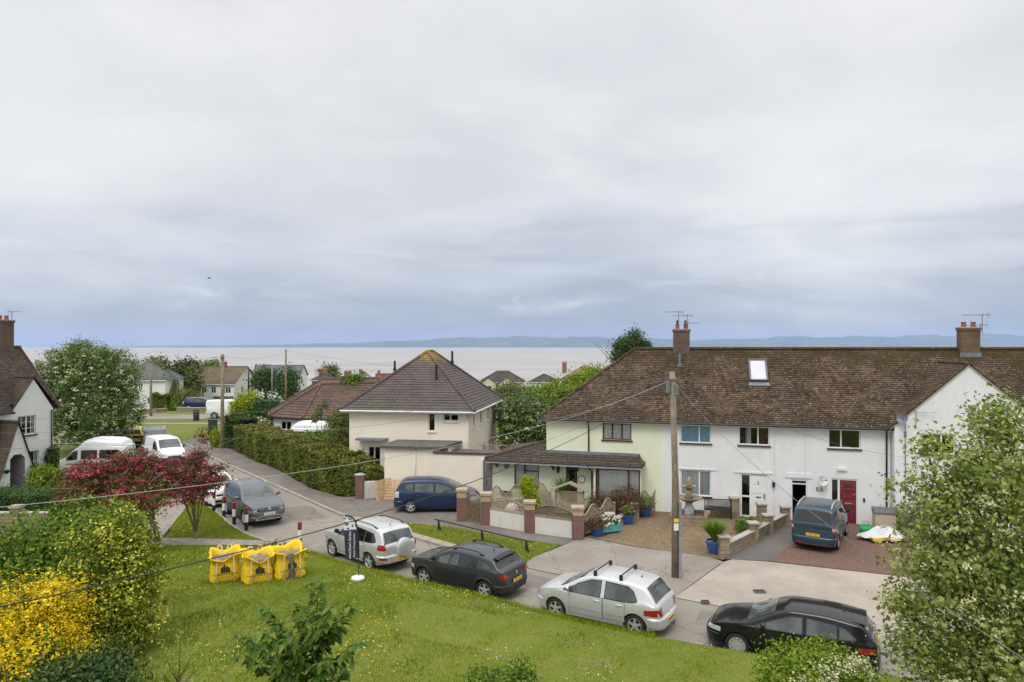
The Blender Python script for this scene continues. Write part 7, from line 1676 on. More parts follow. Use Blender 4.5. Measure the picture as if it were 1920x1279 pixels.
tree('conifer_shrub', 'bright yellow green rounded conifer next to the dark bush by the bungalow', 'shrub', (*W(463, 800, 66)[:2], -.05), [blob(463, 768, 66, 26, 30), blob(450, 775, 66, 16, 22), blob(478, 772, 65.8, 16, 24), blob(463, 755, 66, 18, 18)], 9000, .2, L_lime, .12, seed=44, clumps=460, sig=.22)
tree('bush', 'dark green rounded bush right of the yellow green conifer', 'shrub', (*W(500, 805, 63)[:2], -.05), [blob(492, 780, 63, 24, 22), blob(515, 775, 63.5, 24, 20), blob(500, 760, 64, 22, 14), blob(532, 768, 64.5, 18, 14)], 9000, .2, L_dark, .12, seed=45, clumps=420, sig=.25)
tree('bush', 'pink and white flowering bush against the bungalow corner', 'shrub', (*W(493, 808, 59.5)[:2], -.05), [blob(493, 795, 59.5, 15, 12)], 1800, .17, L_mid, .06, seed=46, blossom=(L_cream, 700, .12, 90, .12))
tree('small_shrub', 'small bright yellow shrub at the kerb below the green cabinet', 'shrub', (*W(403, 842, 57)[:2], .05), [blob(403, 824, 57, 10, 16), blob(402, 812, 57, 7, 8)], 2200, .14, L_lime, .05, seed=47)
tree('bush', 'dark glossy bush behind the long hedge, next to the white van roof', 'shrub', (*W(595, 860, 48)[:2], .05), [blob(595, 832, 48, 26, 20), blob(578, 838, 47, 16, 14), blob(612, 828, 48.5, 14, 16)], 7000, .17, L_mid, .1, seed=48, clumps=350, sig=.2)
tree('columnar_conifer', 'brownish green upright conifer at the left wall of the cream house', 'tree', (*W(637, 880, 43.6)[:2], .05), [blob(637, 815, 43.6, 20, 46, .7), blob(640, 785, 43.6, 14, 26, .5), blob(630, 835, 43.2, 18, 30, .7), blob(648, 830, 43.2, 12, 34, .6)], 13000, .13, L_olive, .1, seed=49, clumps=700, sig=.16)
tree('sapling', 'thin leafy sapling rising in front of the bungalow roof', 'tree', (*W(605, 850, 50)[:2], .05), [blob(598, 770, 50, 9, 12), blob(610, 758, 50, 7, 10), blob(590, 785, 50, 8, 9), blob(618, 785, 50, 8, 10)], 900, .14, L_olive, .05, seed=50)
tree('tree', 'green tree behind the left hip of the cream house roof', 'tree', (*W(650, 780, 62)[:2], 0), [blob(655, 722, 62, 14, 18), blob(645, 735, 62, 12, 14), blob(668, 712, 62, 9, 10)], 3000, .2, L_mid, .12, seed=51, clumps=200, sig=.22)
tree('flowering_tree', 'dark elder tree dotted with cream blossom between the cream and green houses', 'tree', (*W(975, 865, 47.5)[:2], .05), [blob(978, 795, 47.5, 40, 40), blob(955, 775, 48, 26, 26), blob(1000, 775, 48, 28, 26), blob(965, 820, 47, 30, 26), blob(1010, 805, 47, 26, 28), blob(985, 760, 48.5, 26, 18)], 22000, .17, L_elder, .16, seed=52, blossom=(L_cream, 4200, .10, 420, .085), clumps=1200, sig=.24)
tree('tree', 'bright green spreading tree behind the hip of the terrace roof', 'tree', (*W(1065, 850, 60)[:2], 0), [blob(1060, 735, 60, 42, 22), blob(1030, 745, 60, 30, 20), blob(1095, 715, 61, 32, 18), blob(1118, 702, 62, 18, 12), blob(1040, 770, 59, 34, 24), blob(1010, 745, 60.5, 18, 14)], 17000, .22, L_bright, .2, seed=53, clumps=900, sig=.28)
tree('tree', 'olive tree in front of the far house with cream gables', 'tree', (*W(952, 790, 95)[:2], -.5), [blob(950, 738, 95, 22, 18), blob(970, 735, 95, 20, 16), blob(938, 750, 94, 14, 16), blob(985, 740, 96, 14, 12), blob(960, 755, 94, 24, 16)], 6500, .32, L_olive, .2, seed=54, clumps=340, sig=.38)
tree('tree', 'mid green tree left of the bright spreading tree', 'tree', (*W(1000, 800, 78)[:2], -.2), [blob(1000, 738, 78, 16, 12), blob(1012, 748, 78, 14, 12), blob(990, 750, 77, 16, 12)], 3000, .26, L_mid, .12, seed=55, clumps=160, sig=.3)
tree('tall_conifer', 'dark green conifer standing behind the ridge of the terrace beside the chimney', 'tree', (*W(1182, 880, 50)[:2], .05), [blob(1180, 665, 50, 30, 22), blob(1185, 645, 50, 24, 16), blob(1190, 630, 50, 14, 12), blob(1165, 660, 50, 18, 18), blob(1203, 650, 50, 16, 14), blob(1178, 690, 50, 32, 24), blob(1160, 640, 50, 8, 7)], 13000, .16, L_dark, .2, seed=56, clumps=520, sig=.2)
def onl(x, y, dz=0.0): return (x, y, float(lawn_z(np.array([x]), np.array([y]))[0]) + dz)
def bl(px, py, d, rx, ry, rd): return blob(px, py, d, rx, ry, rd)
tree('big_shrub', 'large dark green shrub at the left edge under the pale overhead cable', 'shrub', onl(-12.6, 18.2), [bl(60, 1055, 18.5, 90, 70, 1.3), bl(140, 1010, 18.2, 80, 60, 1.2), bl(0, 1060, 18, 80, 70, 1.2), bl(190, 990, 18, 45, 36, .9), bl(60, 1110, 17, 110, 70, 1.2), bl(215, 1000, 17.8, 30, 32, .6)], 27000, .115, L_mid, .14, seed=61, clumps=620, sig=.2, shell=.5, rough_=.3)
tree('variegated_shrub', 'tall yellow and green variegated shrub right of the golden bush', 'shrub', onl(-9.75, 16.0), [bl(200, 1060, 16, 70, 72, .95), bl(225, 1010, 16.2, 46, 42, .7), bl(240, 1100, 15.8, 54, 60, .85), bl(175, 1120, 15.6, 70, 72, .9), bl(225, 1170, 15.6, 58, 62, .8), bl(185, 1220, 15.2, 70, 50, .9), bl(250, 1050, 16, 30, 34, .6)], 36000, .085, L_varieg, .14, seed=62, clumps=760, sig=.15, shell=.5, rough_=.3)
tree('golden_shrub', 'golden yellow shrub in the bottom left corner', 'shrub', onl(-9.3, 13.0), [bl(70, 1160, 13.2, 68, 56, .75), bl(20, 1200, 12.8, 66, 66, .75), bl(120, 1140, 13.4, 42, 48, .5), bl(60, 1230, 12.4, 74, 56, .7), bl(20, 1130, 13.4, 44, 40, .5), bl(110, 1220, 12.8, 46, 50, .55)], 24000, .07, L_yellow, .1, seed=63, clumps=620, sig=.105, shell=.55, rough_=.34, up=.8)
tree('dark_shrub', 'dark shrub below the golden shrub, at the very bottom left', 'shrub', onl(-8.4, 12.3), [bl(190, 1275, 12.6, 70, 46, .7), bl(60, 1310, 11.8, 110, 50, .8), bl(120, 1290, 12.2, 60, 40, .6)], 12000, .09, L_dark, .08, seed=64, clumps=600, sig=.14)
for nm, mt, k, sz, sd in (('golden_shrub', L_mid, 5500, .075, 163), ('variegated_shrub', L_mid, 6000, .085, 164), ('big_shrub', L_varieg, 2600, .09, 165), ('hawthorn', L_mid, 2600, .09, 166)):
 o = COL.objects[nm]; cr = [c for c in o.children if c.name.startswith('crown')][0].data; n = len(cr.vertices)//4; co = np.empty(n*12, np.float32); cr.vertices.foreach_get('co', co); c = co.reshape(-1, 4, 3).mean(1)[np.random.default_rng(sd).choice(n, k)]
 ctr = c.mean(0); c = ctr + (c - ctr)*(.93 if sd != 165 else 1.03); leaf_obj('inner_leaves' if sd != 165 else 'new_shoots', leaf_cloud([(*q, .09, .09, .09) for q in c[:400]], k, sz, .5, sd, 0, 0), mt, o)
def along(t, branches, size, mat, seed, per_m, r0=.022, bark=None, droop=.9, aspect=.42):
 g = np.random.default_rng(seed); mb = MB(); V = []; T = []
 for br in branches:
  P = [Vector(p) for p in br]; k = len(P); mb.tube(P, [r0*(1 - .8*i/(k-1)) * (1.6 if br is branches[0] else 1) for i in range(k)], 6)
  L = sum((b - a).length for a, b in zip(P, P[1:])); m = int(L*per_m)
  for j in range(m):
   u = (.22 + .78*((j + g.random())/m)) * (k - 1); i = min(int(u), k - 2); c = lerp(P[i], P[i+1], u - i); d = (P[i+1] - P[i]).normalized(); an = g.uniform(0, 6.28)
   side = Vector((math.cos(an), math.sin(an), g.uniform(-.3, .3))); ax = (side*.8 + d*.45 - Vector((0, 0, droop*g.uniform(.3, 1.2)))).normalized(); nr = ax.cross(Vector((-side.y, side.x, 0))).normalized()
   if nr.z < 0: nr = -nr
   b = nr.cross(ax); l = size*g.uniform(.55, 1.25); st = c + ax*l*.18; w = l*aspect*.5
   V += [st, st + ax*l*.45 + b*w + nr*w*.35, st + ax*l - nr*l*.12, st + ax*l*.45]; V += [st, st + ax*l*.45, st + ax*l - nr*l*.12, st + ax*l*.45 - b*w + nr*w*.35]; tt = np.clip(g.normal(.5, .17) + (.22 if u > (k-1)*.85 else 0), 0, 1); T += [tt, tt]
 mb.build('trunk', bark or m_bark, t, smooth=True); leaf_obj('crown', (np.array([tuple(v) for v in V]), np.array(T)), mat, t)
def sapling(name, label, base, top_pts, seed, size, mat, per_m, **k):
 t = thing(name, label, 'tree', base); b = Vector(base); rel = lambda p: Vector(p) - b; tr = [Vector((0, 0, -.1)), rel(top_pts[0])*.45 + Vector((.03, 0, 0)), rel(top_pts[0])]; brs = [tr]; rr = random.Random(seed)
 for i, q in enumerate(top_pts[1:]):
  q = rel(q); s_ = lerp(tr[0], tr[2], min(.72, max(.12, (q.z/tr[2].z)*.62))); m = lerp(s_, q, .55) + Vector((0, 0, -.06 + .03*rr.random())); brs.append([s_, lerp(s_, m, .5) + Vector((0, 0, -.02)), m, q])
 along(t, brs, size, mat, seed, per_m, **k); return t
d = 12.0; B = onl(-3.62, 12.0)
sapling('cherry_sapling', 'young cherry tree with big drooping leaves on the lawn at the bottom', B, [W(598, 1085, 12), W(492, 1132, 11.8), W(560, 1120, 12.4), W(660, 1128, 12.1), W(447, 1185, 12.3), W(670, 1200, 11.7), W(622, 1135, 11.7), W(490, 1178, 11.5), W(655, 1240, 12.5), W(540, 1195, 11.4), W(515, 1240, 11.6), W(610, 1235, 11.4), W(455, 1225, 12.2)], 71, .21, L_cherry, 84, r0=.016, aspect=.5)
sapling('thin_sapling', 'wispy pale green sapling left of the young cherry tree', onl(-5.75, 11.6), [W(338, 1185, 11.6), W(300, 1200, 11.7), W(372, 1205, 11.5), W(395, 1225, 11.6), W(285, 1235, 11.4), W(350, 1225, 11.9), W(320, 1222, 11.4), W(390, 1255, 11.6), W(305, 1260, 11.6)], 72, .055, L_bright, 120, r0=.009, droop=.2, aspect=.55)
tree('low_bush', 'small dark leafy bush in the grass at the bottom centre', 'shrub', onl(.02, 13.0), [bl(975, 1262, 13, 30, 24, .3), bl(905, 1272, 13.1, 34, 14, .3), bl(985, 1290, 12.8, 36, 24, .35), bl(930, 1295, 12.8, 50, 20, .4)], 3200, .075, L_mid, .02, seed=73, clumps=260, sig=.07, h0=.3)
tree('flowering_bush', 'leafy bright green bush with white flowers at its right, in front of the black hatchback', 'shrub', onl(6.15, 13.8), [bl(1490, 1258, 13.8, 62, 44, .7), bl(1530, 1245, 14, 44, 34, .6), bl(1560, 1270, 13.6, 66, 46, .7), bl(1600, 1275, 13.7, 42, 38, .6), bl(1480, 1300, 13.4, 60, 40, .6)], 16000, .085, L_bright, .04, seed=74, clumps=1000, sig=.10, shell=.6)
fb = [o for o in COL.objects if o.name.startswith('flowering_bush')][0]; b_ = fb.location
q = [(p[0] - b_.x, p[1] - b_.y, p[2] - b_.z, *p[3:]) for p in (bl(1575, 1262, 13.0, 36, 30, .25), bl(1520, 1285, 12.9, 40, 14, .25), bl(1608, 1250, 13.3, 20, 22, .25))]
leaf_obj('blossom', leaf_cloud(q, 950, .042, .9, 75, .8, 80, .06, up=.8, curl=.1), L_cream, fb)
WB = [bl(1880, 800, 11.2, 46, 56, .8), bl(1855, 880, 11, 90, 60, 1.0), bl(1790, 900, 10.8, 66, 44, .7), bl(1735, 835, 11, 24, 22, .3), bl(1860, 960, 10.8, 120, 66, 1.1), bl(1760, 970, 10.7, 60, 44, .6), bl(1870, 1060, 10.6, 130, 72, 1.1), bl(1770, 1060, 10.5, 78, 54, .7), bl(1720, 1040, 10.6, 40, 26, .4),
 bl(1870, 1150, 10.5, 130, 66, 1.1), bl(1740, 1130, 10.5, 70, 34, .5), bl(1690, 1130, 10.5, 44, 20, .35), bl(1850, 1230, 10.4, 130, 60, 1.0), bl(1740, 1210, 10.3, 66, 42, .5), bl(1965, 925, 11.2, 70, 80, 1.2), bl(1980, 1060, 11, 90, 110, 1.2), bl(1800, 1270, 10.2, 90, 40, .8), bl(1700, 915, 10.8, 22, 16, .3), bl(1690, 1205, 10.4, 26, 14, .3)]
tree('whitebeam', 'pale leaved whitebeam tree filling the right foreground in front of the gabled house', 'tree', onl(8.3, 10.9), WB, 27000, .083, L_beam, .11, m_bark, seed=81, blossom=(L_beamf, 9500, .04, 520, .055), clumps=950, sig=.125, shell=.3, rough_=.3, aspect=.62, twigs=0, h0=.3)
# ================================================================== STREET FURNITURE AND GARDENS
m_pole = plain('pole_wood', (.24, .195, .135), .9, .25, 3, .4); m_galv = plain('galvanised', (.34, .36, .37), .5, .12, 4, metal=.5)
m_cable = plain('black_cable', (.03, .03, .032), .6); m_cable_w = plain('pale_cable', (.55, .55, .54), .6); m_cable_p = plain('greyed_cable', (.40, .40, .39), .6); m_cable_g = plain('grey_cable', (.16, .16, .165), .6)
def main_pole():
 p = at(1266, 1081, .08); t = thing('utility_pole', 'wooden utility pole with cables and a grey cable guard on the driveway apron', 'utility pole', p); H = 7.5
 mb = MB(); mb.tube([(0, 0, -.1), (0, 0, H*.5), (-.11, 0, H)], [.135, .12, .098], 14); mb.build('pole', m_pole, t, smooth=True)
 mb = MB(); mb.box(.10, .20, -.17, -.05, 0, 2.75); mb.tube([(.13, -.1, 2.75), (.08, -.14, 3.6), (.02, -.14, 4.6), (-.04, -.13, 5.6), (-.09, -.11, 6.9)], .018, 6); mb.build('cable_guard', m_galv, t)
 for z, h, m, n in ((2.02, .14, plain('sign_yellow', (.75, .58, .05), .5), 'warning_plate'), (1.72, .26, m_upvc, 'notice_plate'), (2.2, .09, m_greymetal, 'number_plate')):
  mb = MB(); mb.box(-.085, .085, -.162, -.152, z, z + h); mb.build(n, m, t)
 for i, (dx, dz) in enumerate(((-.17, 0), (.13, -.1))):
  mb = MB(); mb.box(-.11 + dx - .06, -.11 + dx + .06, -.12, .0, H - .75 + dz, H - .38 + dz); mb.tube([(-.11 + dx, -.06, H - .38 + dz), (-.11, 0, H - .2)], .015, 5); mb.build('junction_box', m_lead, t)
 mb = MB(); mb.lathe([(.125, H - .32), (.125, H - .26)], 14, c=(-.11, 0, 0)); 
 for a in range(5): mb.tube([(-.11, 0, H - .28), (-.11 + .2*math.cos(a*1.26), .2*math.sin(a*1.26), H - .26)], .012, 5)
 mb.build('cable_ring', m_greymetal, t)
 return p + Vector((-.11, 0, H - .28))
PT = main_pole()
def simple_pole(px, py_top, py_base, d, label, r=.12, mat=None, name='utility_pole', lean=0.0, extras=None):
 b = atd(px, py_base, d); top = atd(px, py_top, d); t = thing(name, label, 'utility pole' if name == 'utility_pole' else 'street lamp', b)
 mb = MB(); h = top.z - b.z; mb.tube([(0, 0, -1), (lean*.5, 0, h*.5), (lean, 0, h)], [r*1.2, r, r*.8], 10); mb.build('pole', mat or m_pole, t, smooth=True)
 if extras: extras(t, h)
 return Vector((b.x + lean, b.y, top.z - .15))
def pole_cap(t, h): mb = MB(); mb.lathe([(.16, h - .45), (.16, h - .2)], 10); mb.tube([(0, 0, h - .3), (.25, 0, h - .2)], .02, 5); mb.build('junction_box', m_greymetal, t)
P2 = simple_pole(417, 664, 842, 56.4, 'wooden utility pole at the bend of the road beside the dark hedge', .14, extras=pole_cap)
P3 = simple_pole(536, 655, 742, 88, 'tall bare pole above the brown bungalow roof', .13)
P4 = simple_pole(283, 674, 783, 84, 'utility pole beside the main road, right of the flowering tree', .15, extras=pole_cap)
P5 = simple_pole(466, 689, 745, 112, 'dark slender pole in front of the white semi gable', .13, m_gutter)
def lamp_head(t, h): mb = MB(); mb.tube([(0, 0, h - .05), (-.1, 0, h + .05), (-1.3, 0, h + .12)], .05, 6); mb.box(-1.9, -1.2, -.1, .1, h + .05, h + .16); mb.build('lamp_head', m_galv, t)
simple_pole(510, 684, 755, 105, 'thin grey street lamp behind the bungalow', .07, m_galv, 'street_lamp', extras=lamp_head)
simple_pole(943, 706, 750, 110, 'short dark post among the trees right of the cream house', .1, m_gutter)
def cable(label, a, b, sag, r=.012, mat=None):
 a, b = Vector(a), Vector(b); P = [lerp(a, b, i/28) - Vector((0, 0, sag*4*(i/28)*(1 - i/28))) for i in range(29)]; m = P[14]
 mb = MB(); mb.tube([p - m for p in P], r, 6); o = mb.build('overhead_cable', mat or m_cable, None, smooth=True, loc=m); return tag(o, label, 'cable')
cable('thick black overhead cable sweeping from the pole down to the bottom left', PT, W(-180, 1175, 7.0), .85, .0085)
cable('pale overhead cable from the pole across the hawthorn to the left edge', PT, W(-180, 968, 7.5), .62, .005, m_cable_p)
cable('grey overhead cable dropping from the pole past the teal car to the bottom right', PT, W(2030, 1305, 7.2), .55, .006, m_cable_g)
cable('thin cable from the pole to the wall of the right hand gable', PT, W(1700, 858, 31.0), .45, .007, m_cable_g)
cable('uppermost of the thin cables crossing the cream house wall', PT + Vector((0, 0, .05)), W(-40, 787, 30), .35, .006, m_cable_g)
cable('middle one of the thin cables crossing the cream house wall', PT, W(-40, 812, 29), .5, .006, m_cable_g)
cable('lowest of the thin cables crossing the cream house wall', PT, W(-40, 842, 27), .62, .006, m_cable_g)
cable('pale cable from the pole to the green house gutter', PT, tw(-.3, -.4, 4.5), .25, .007, m_cable_p)
cable('short cable from the pole to the green house canopy', PT, tw(-2.9, -1.1, 2.5), .35, .006, m_cable_g)
cable('far cable between the pole by the bend and the pole by the main road', P2, P4, .3, .011, m_cable_g)
cable('far cable running from the pole by the bend to the tall bare pole', P2, P3, .6, .011, m_cable_g)
cable('far cable running from the tall bare pole towards the sea houses', P3, W(960, 700, 115), .8, .011, m_cable_g)
m_bol_r = plain('bollard_red', (.25, .02, .03), .5, .12)
def bollard(p):
 t = thing('bollard', '', 'bollard', p, 0, 'striped bollards along the kerb'); r = .085
 for n, z0, z1, m in (('post', -.15, .30, m_gutter), ('white_band', .30, .66, m_upvc), ('red_band', .72, .98, m_bol_r), ('collar', .66, .72, m_gutter)):
  mb = MB(); mb.lathe([(r, z0), (r, z1)] if n != 'red_band' else [(r, z0), (r, z1 - .02), (r - .03, z1)], 16); mb.build(n, m, t, auto=40)
 return t
b0 = bollard(at(462, 991, .08)); b0['label'] = 'nearest of the striped bollards beside the grey sport utility car'
for px, py, lb in ((439, 980, 'striped bollard second nearest, beside the grey car front door'), (420, 968, 'middle striped bollard of the row, beside the grey car rear wheel'), (401, 958, 'striped bollard by the front wing of the white car'), (387, 950, 'farthest striped bollard, partly behind the hawthorn'), (562, 1022, 'lone striped bollard standing behind the yellow bulk bags')):
 c = copy_tree(b0); c.location = at(px, py, .08); c['label'] = lb
m_bag = None
def M_bag():
 s = NT('yellow_bag'); f = s.noise(2.2, 4, .6); g = s.noise(7, 5, .6, sc=(1, 1, .5)); c = s.mix(s.rng(f, .3, .7), (.78, .50, .012), (.86, .60, .03)); c = s.mix(s.math('MULTIPLY', s.rng(g, .6, .8), .35), c, (.5, .33, .06))
 s.set(col=c, rough=.5, spec=.3); s.bump(s.noise(5, 5, .6, dist=.6), .7, .06); return s.m
m_bag = M_bag(); m_strap = plain('bag_strap', (.78, .62, .36), .8, .15, 9); m_earth = plain('bagged_soil', (.21, .16, .125), .95, .35, 7, .6); m_print = plain('bag_print', (.035, .045, .02), .7)
def bulk_bag(p, seed, label, spill=False, tilt=0.0):
 t = thing('bulk_bag', label, 'bulk bag', p, R(24 + tilt), 'yellow bulk bags on the lawn'); rr = random.Random(seed); N = 40; s = .43
 def ring(z, k, amp, ph, top=0.0):
  out = []
  for i in range(N):
   a = 2*math.pi*i/N; c, s_ = math.cos(a), math.sin(a); e = 1/max(abs(c), abs(s_)); e = lerp(1, e, .6)
   w = k*s*e*(1 + amp*.6*math.sin(a*3 + ph) + amp*.5*math.sin(a*5 + ph*2.3) - (.09*math.cos(4*a) if top else 0)*top*4); out.append((c*w, s_*w, z + top*(.28*s_ - .42*math.cos(4*a) + .22*math.sin(a*3 + 2*ph) + .2*math.sin(a*2 + ph))))
  return out
 ph = rr.uniform(0, 6); rows = [ring(-.03, .90, .05, ph), ring(.04, 1.12, .06, ph), ring(.14, 1.14, .05, ph + .5), ring(.22, 1.05, .035, ph), ring(.40, 1.10, .04, ph + .4), ring(.56, .99, .05, ph + .9), ring(.70, .97, .07, ph + 1.2, .05), ring(.80, 1.06, .08, ph + 1.5, .12), ring(.87, 1.18, .10, ph + 1.6, .17), ring(.90, 1.14, .10, ph + 1.65, .17), ring(.84, 1.0, .09, ph + 1.7, .13), ring(.74, .92, .06, ph + 1.0, .06), ring(.64, .88, .03, ph)]
 mb = MB(); mb.grid(rows, closed_u=True); mb.f.append(tuple(range(N - 1, -1, -1))); mb.mi.append(0); mb.build('bag', m_bag, t, smooth=True)
 mb = MB(); g = [[(0, 0, .84)]*N, ring(.80, .5, .06, ph), ring(.72, .92, .03, ph)]; mb.grid(g, closed_u=True); mb.build('soil', m_earth, t, smooth=True)
 for sx in (-1, 1):
  for sy in (-1, 1):
   x, y = sx*s*.62, sy*s*1.09; mb = MB(); P = [(x*1.02, y*.98, .02), (x, y*1.03, .3), (x*.98, y*1.01, .6), (x*.92, y*1.02, .84), (x*.75, y*1.1, 1.02), (x*.35, y*1.06, .98), (x*.3, y*.95, .80)]
   for a, b in zip(P, P[1:]): mb.beam(a, b, .045, .012, up=(0, sy, .2))
   mb.build('strap', m_strap, t)
 M0 = frame_mtx((0, -s*1.25, .37), (1, 0, 0), (0, -.03, 1))
 lg = MB(); 
 for (x, w, h) in ((-.10, .075, .17), (-.03, .07, .26), (.05, .075, .20), (.11, .06, .15)): lg.lathe([(w*.5, 0), (w*.55, h*.6), (w*.35, h*.9), (.004, h)], 8, c=(x, 0, 0), axis='y')
 lg.box(-.17, .19, -.02, .0, -.004, .004)
 lo = lg.build('printed_emblem', m_print, t); lo.data.transform(frame_mtx((0, -s*1.17, .40), (1, 0, 0), (0, -.03, 1)) @ Matrix.Diagonal((1, 1, .12, 1)))
 text_part('lettering', 'THOMPSON & SONS', .085, m_print, t, M0 @ Matrix.Translation((0, -.04, 0)))
 for i, w in enumerate((.26, .34, .24)):
  mb = MB(); mb.box(-w, w, -.006, .006, -.003, .003); o = mb.build('printed_line', m_print, t); o.data.transform(M0 @ Matrix.Translation((0, -.12 - i*.065, 0)))
 if spill:
  mb = MB(); rows = []
  for z in np.linspace(.02, .86, 9): w = .09 + .03*math.sin(z*9); rows.append([(x*w - .03 + .03*math.sin(z*5), -s*1.135 - .035*(1 - x*x), z) for x in (-1, -.5, 0, .5, 1)])
  mb.grid(rows); mb.build('spilled_soil', m_earth, t, smooth=True)
 return t
for px, py, d, sd, lb, sp, tl in ((422, 1083, 22.6, 1, 'leftmost yellow bulk bag, its rim folded out to the left', False, 0), (483, 1086, 22.4, 2, 'middle yellow bulk bag with a soil stained front', False, 5), (541, 1082, 22.7, 5, 'rightmost yellow bulk bag with soil spilled down its front', True, 8)):
 q = atd(px, py, d); bulk_bag((q.x, q.y, float(lawn_z(np.array([q.x]), np.array([q.y]))[0])), sd, lb, sp, tl)
def flag():
 q = atd(671, 1092, 22.6); t = thing('feather_flag', 'dark blue feather banner with a white flowery top on a round white base', 'flag', (q.x, q.y, float(lawn_z(np.array([q.x]), np.array([q.y]))[0])), R(12))
 mb = MB(); P = [(.03, 0, .05), (.02, 0, 1.2), (-.03, 0, 1.75), (-.12, 0, 2.0), (-.28, 0, 2.14), (-.48, 0, 2.18)]; mb.tube([(.03, 0, .04), (.035, 0, .7)], .012, 8); mb.tube(catmull(P, 4), [.012]*21, 8); mb.build('pole', m_gutter, t, smooth=True)
 mb = MB(); mb.lathe([(.001, .0), (.20, .0), (.235, .05), (.21, .11), (.10, .14), (.001, .14)], 24); mb.build('base', plain('flag_base', (.70, .71, .74), .45, .06), t, smooth=True)
 pole = catmull(P, 8); zs = np.linspace(.74, 2.17, 30); px_ = [min(pole, key=lambda p: abs(p.z - z)).x for z in zs]; 
 def cloth(z0, z1): 
  rows = []
  for z, xr in zip(zs, px_):
   if z < z0 - .03 or z > z1 + .03: continue
   zz = min(max(z, z0), z1); xl = -.40 - .05*(zz - .74); xr_ = xr - .0; rows.append([(lerp(xl, xr_, k/10), -.012 + .018*math.sin(k*.55 + zz*2.2), zz) for k in range(11)])
  return rows
 m_navy = plain('banner_navy', (.028, .033, .075), .7, .12, 4); m_wh = None
 s = NT('banner_flowers'); v = s.n('ShaderNodeTexVoronoi'); v.inputs['Scale'].default_value = 9; s.l(s.tc.outputs['Object'], v.inputs['Vector']); f = s.noise(7, 3, .5); c = s.mix(s.rng(v.outputs['Distance'], .28, .34), (.10, .05, .20), (.78, .78, .80)); c = s.mix(s.rng(f, .58, .62), c, (.16, .26, .07)); s.set(col=c, rough=.7); m_wh = s.m
 mb = MB(); mb.grid(cloth(.74, 1.68)); o = mb.build('banner', m_navy, t, smooth=True); mb = MB(); mb.grid(cloth(1.68, 2.17)); mb.build('banner_top', m_wh, t, smooth=True)
 mb = MB(); mb.tube([(x + .005, -.003, z) for x, z in zip(px_, zs)], .024, 6); mb.build('pole_sleeve', m_gutter, t, smooth=True)
 M0 = frame_mtx((-.255, -.05, 1.19), (0, 0, 1), (-1, 0, 0)); text_part('lettering', "www.Dawn's Garden", .115, m_upvc, o, M0, wide=.86); M1 = frame_mtx((-.12, -.05, 1.17), (0, 0, 1), (-1, 0, 0)); text_part('lettering', 'Business Cleaning Services', .075, m_upvc, o, M1, wide=.92)
flag()
def knee_rail():
 a, m, b = at(822, 994, .1), at(903, 1014, .1), at(986, 1035, .1); t = thing('knee_rail', 'low black knee rail along the grass verge in front of the white wall', 'rail', a)
 d = (b - a).normalized(); mb = MB(); mb.beam((-d.x*.25, -d.y*.25, .46), (b - a) + d*.3 + Vector((0, 0, .46)), .085, .035); mb.build('rail', m_black, t)
 for p in (a, m, b):
  q = p - a; mb = MB(); mb.beam(q + Vector((0, 0, -.15)), q + Vector((0, 0, .44)), .06, .06); mb.beam(q + d*.16 + Vector((0, 0, -.1)), q + d*.02 + Vector((0, 0, .40)), .05, .05); mb.build('post', m_black, t)
knee_rail()
m_wallw = M_render('garden_wall_render', (.58, .56, .51), (.68, .66, .61), (.36, .34, .29), .2)
PW = [at(866, 976, .09), at(911, 983, .09), at(993, 997.5, .09), at(1083, 1010, .09)]
def pillar(mb1, p, h, w=.46):
 mb1[0].box(p.x - w/2, p.x + w/2, p.y - w/2, p.y + w/2, -.05, h*.74); mb1[1].box(p.x - w/2 - .003, p.x + w/2 + .003, p.y - w/2 - .003, p.y + w/2 + .003, h*.74, h*.93); mb1[2].box(p.x - w/2 - .05, p.x + w/2 + .05, p.y - w/2 - .05, p.y + w/2 + .05, h*.93, h)
def build_pillar(t, p, h, w=.46, mats=None):
 ms = [MB(), MB(), MB()]; pillar(ms, p, h, w); a, b, c = mats or (m_brickR, m_brickY, plain('buff_cap', (.40, .32, .22), .85, .15, 5, .2)); o = ms[0].build('pillar', a, t); ms[1].build('pillar_band', b, o); ms[2].build('pillar_cap', c, o); return o
def lattice(mb, a, b, z0, top, sp=.15, w=.03):
 """diagonal lattice between a and b, from z0 up to the curve top(u)"""
 L = (b - a).length; d = (b - a)/L; n = int((L + 1.2)/sp)
 for i in range(-8, n):
  for sg in (1, -1):
   pts = []
   for k in range(25):
    h = k*.05; x = i*sp + (h if sg > 0 else 1.2 - h)
    if 0 <= x <= L and h <= top(x/L): pts.append((x, h))
   if len(pts) > 1: (x0, h0), (x1, h1) = pts[0], pts[-1]; mb.beam(a + d*x0 + Vector((0, 0, z0 + h0)), a + d*x1 + Vector((0, 0, z0 + h1)), w, .012 + .003*sg, up=Vector((-d.y, d.x, 0)))
 P = [a + d*(L*u) + Vector((0, 0, z0 + top(u))) for u in np.linspace(0, 1, 17)]; mb.tube(P, .034, 5)
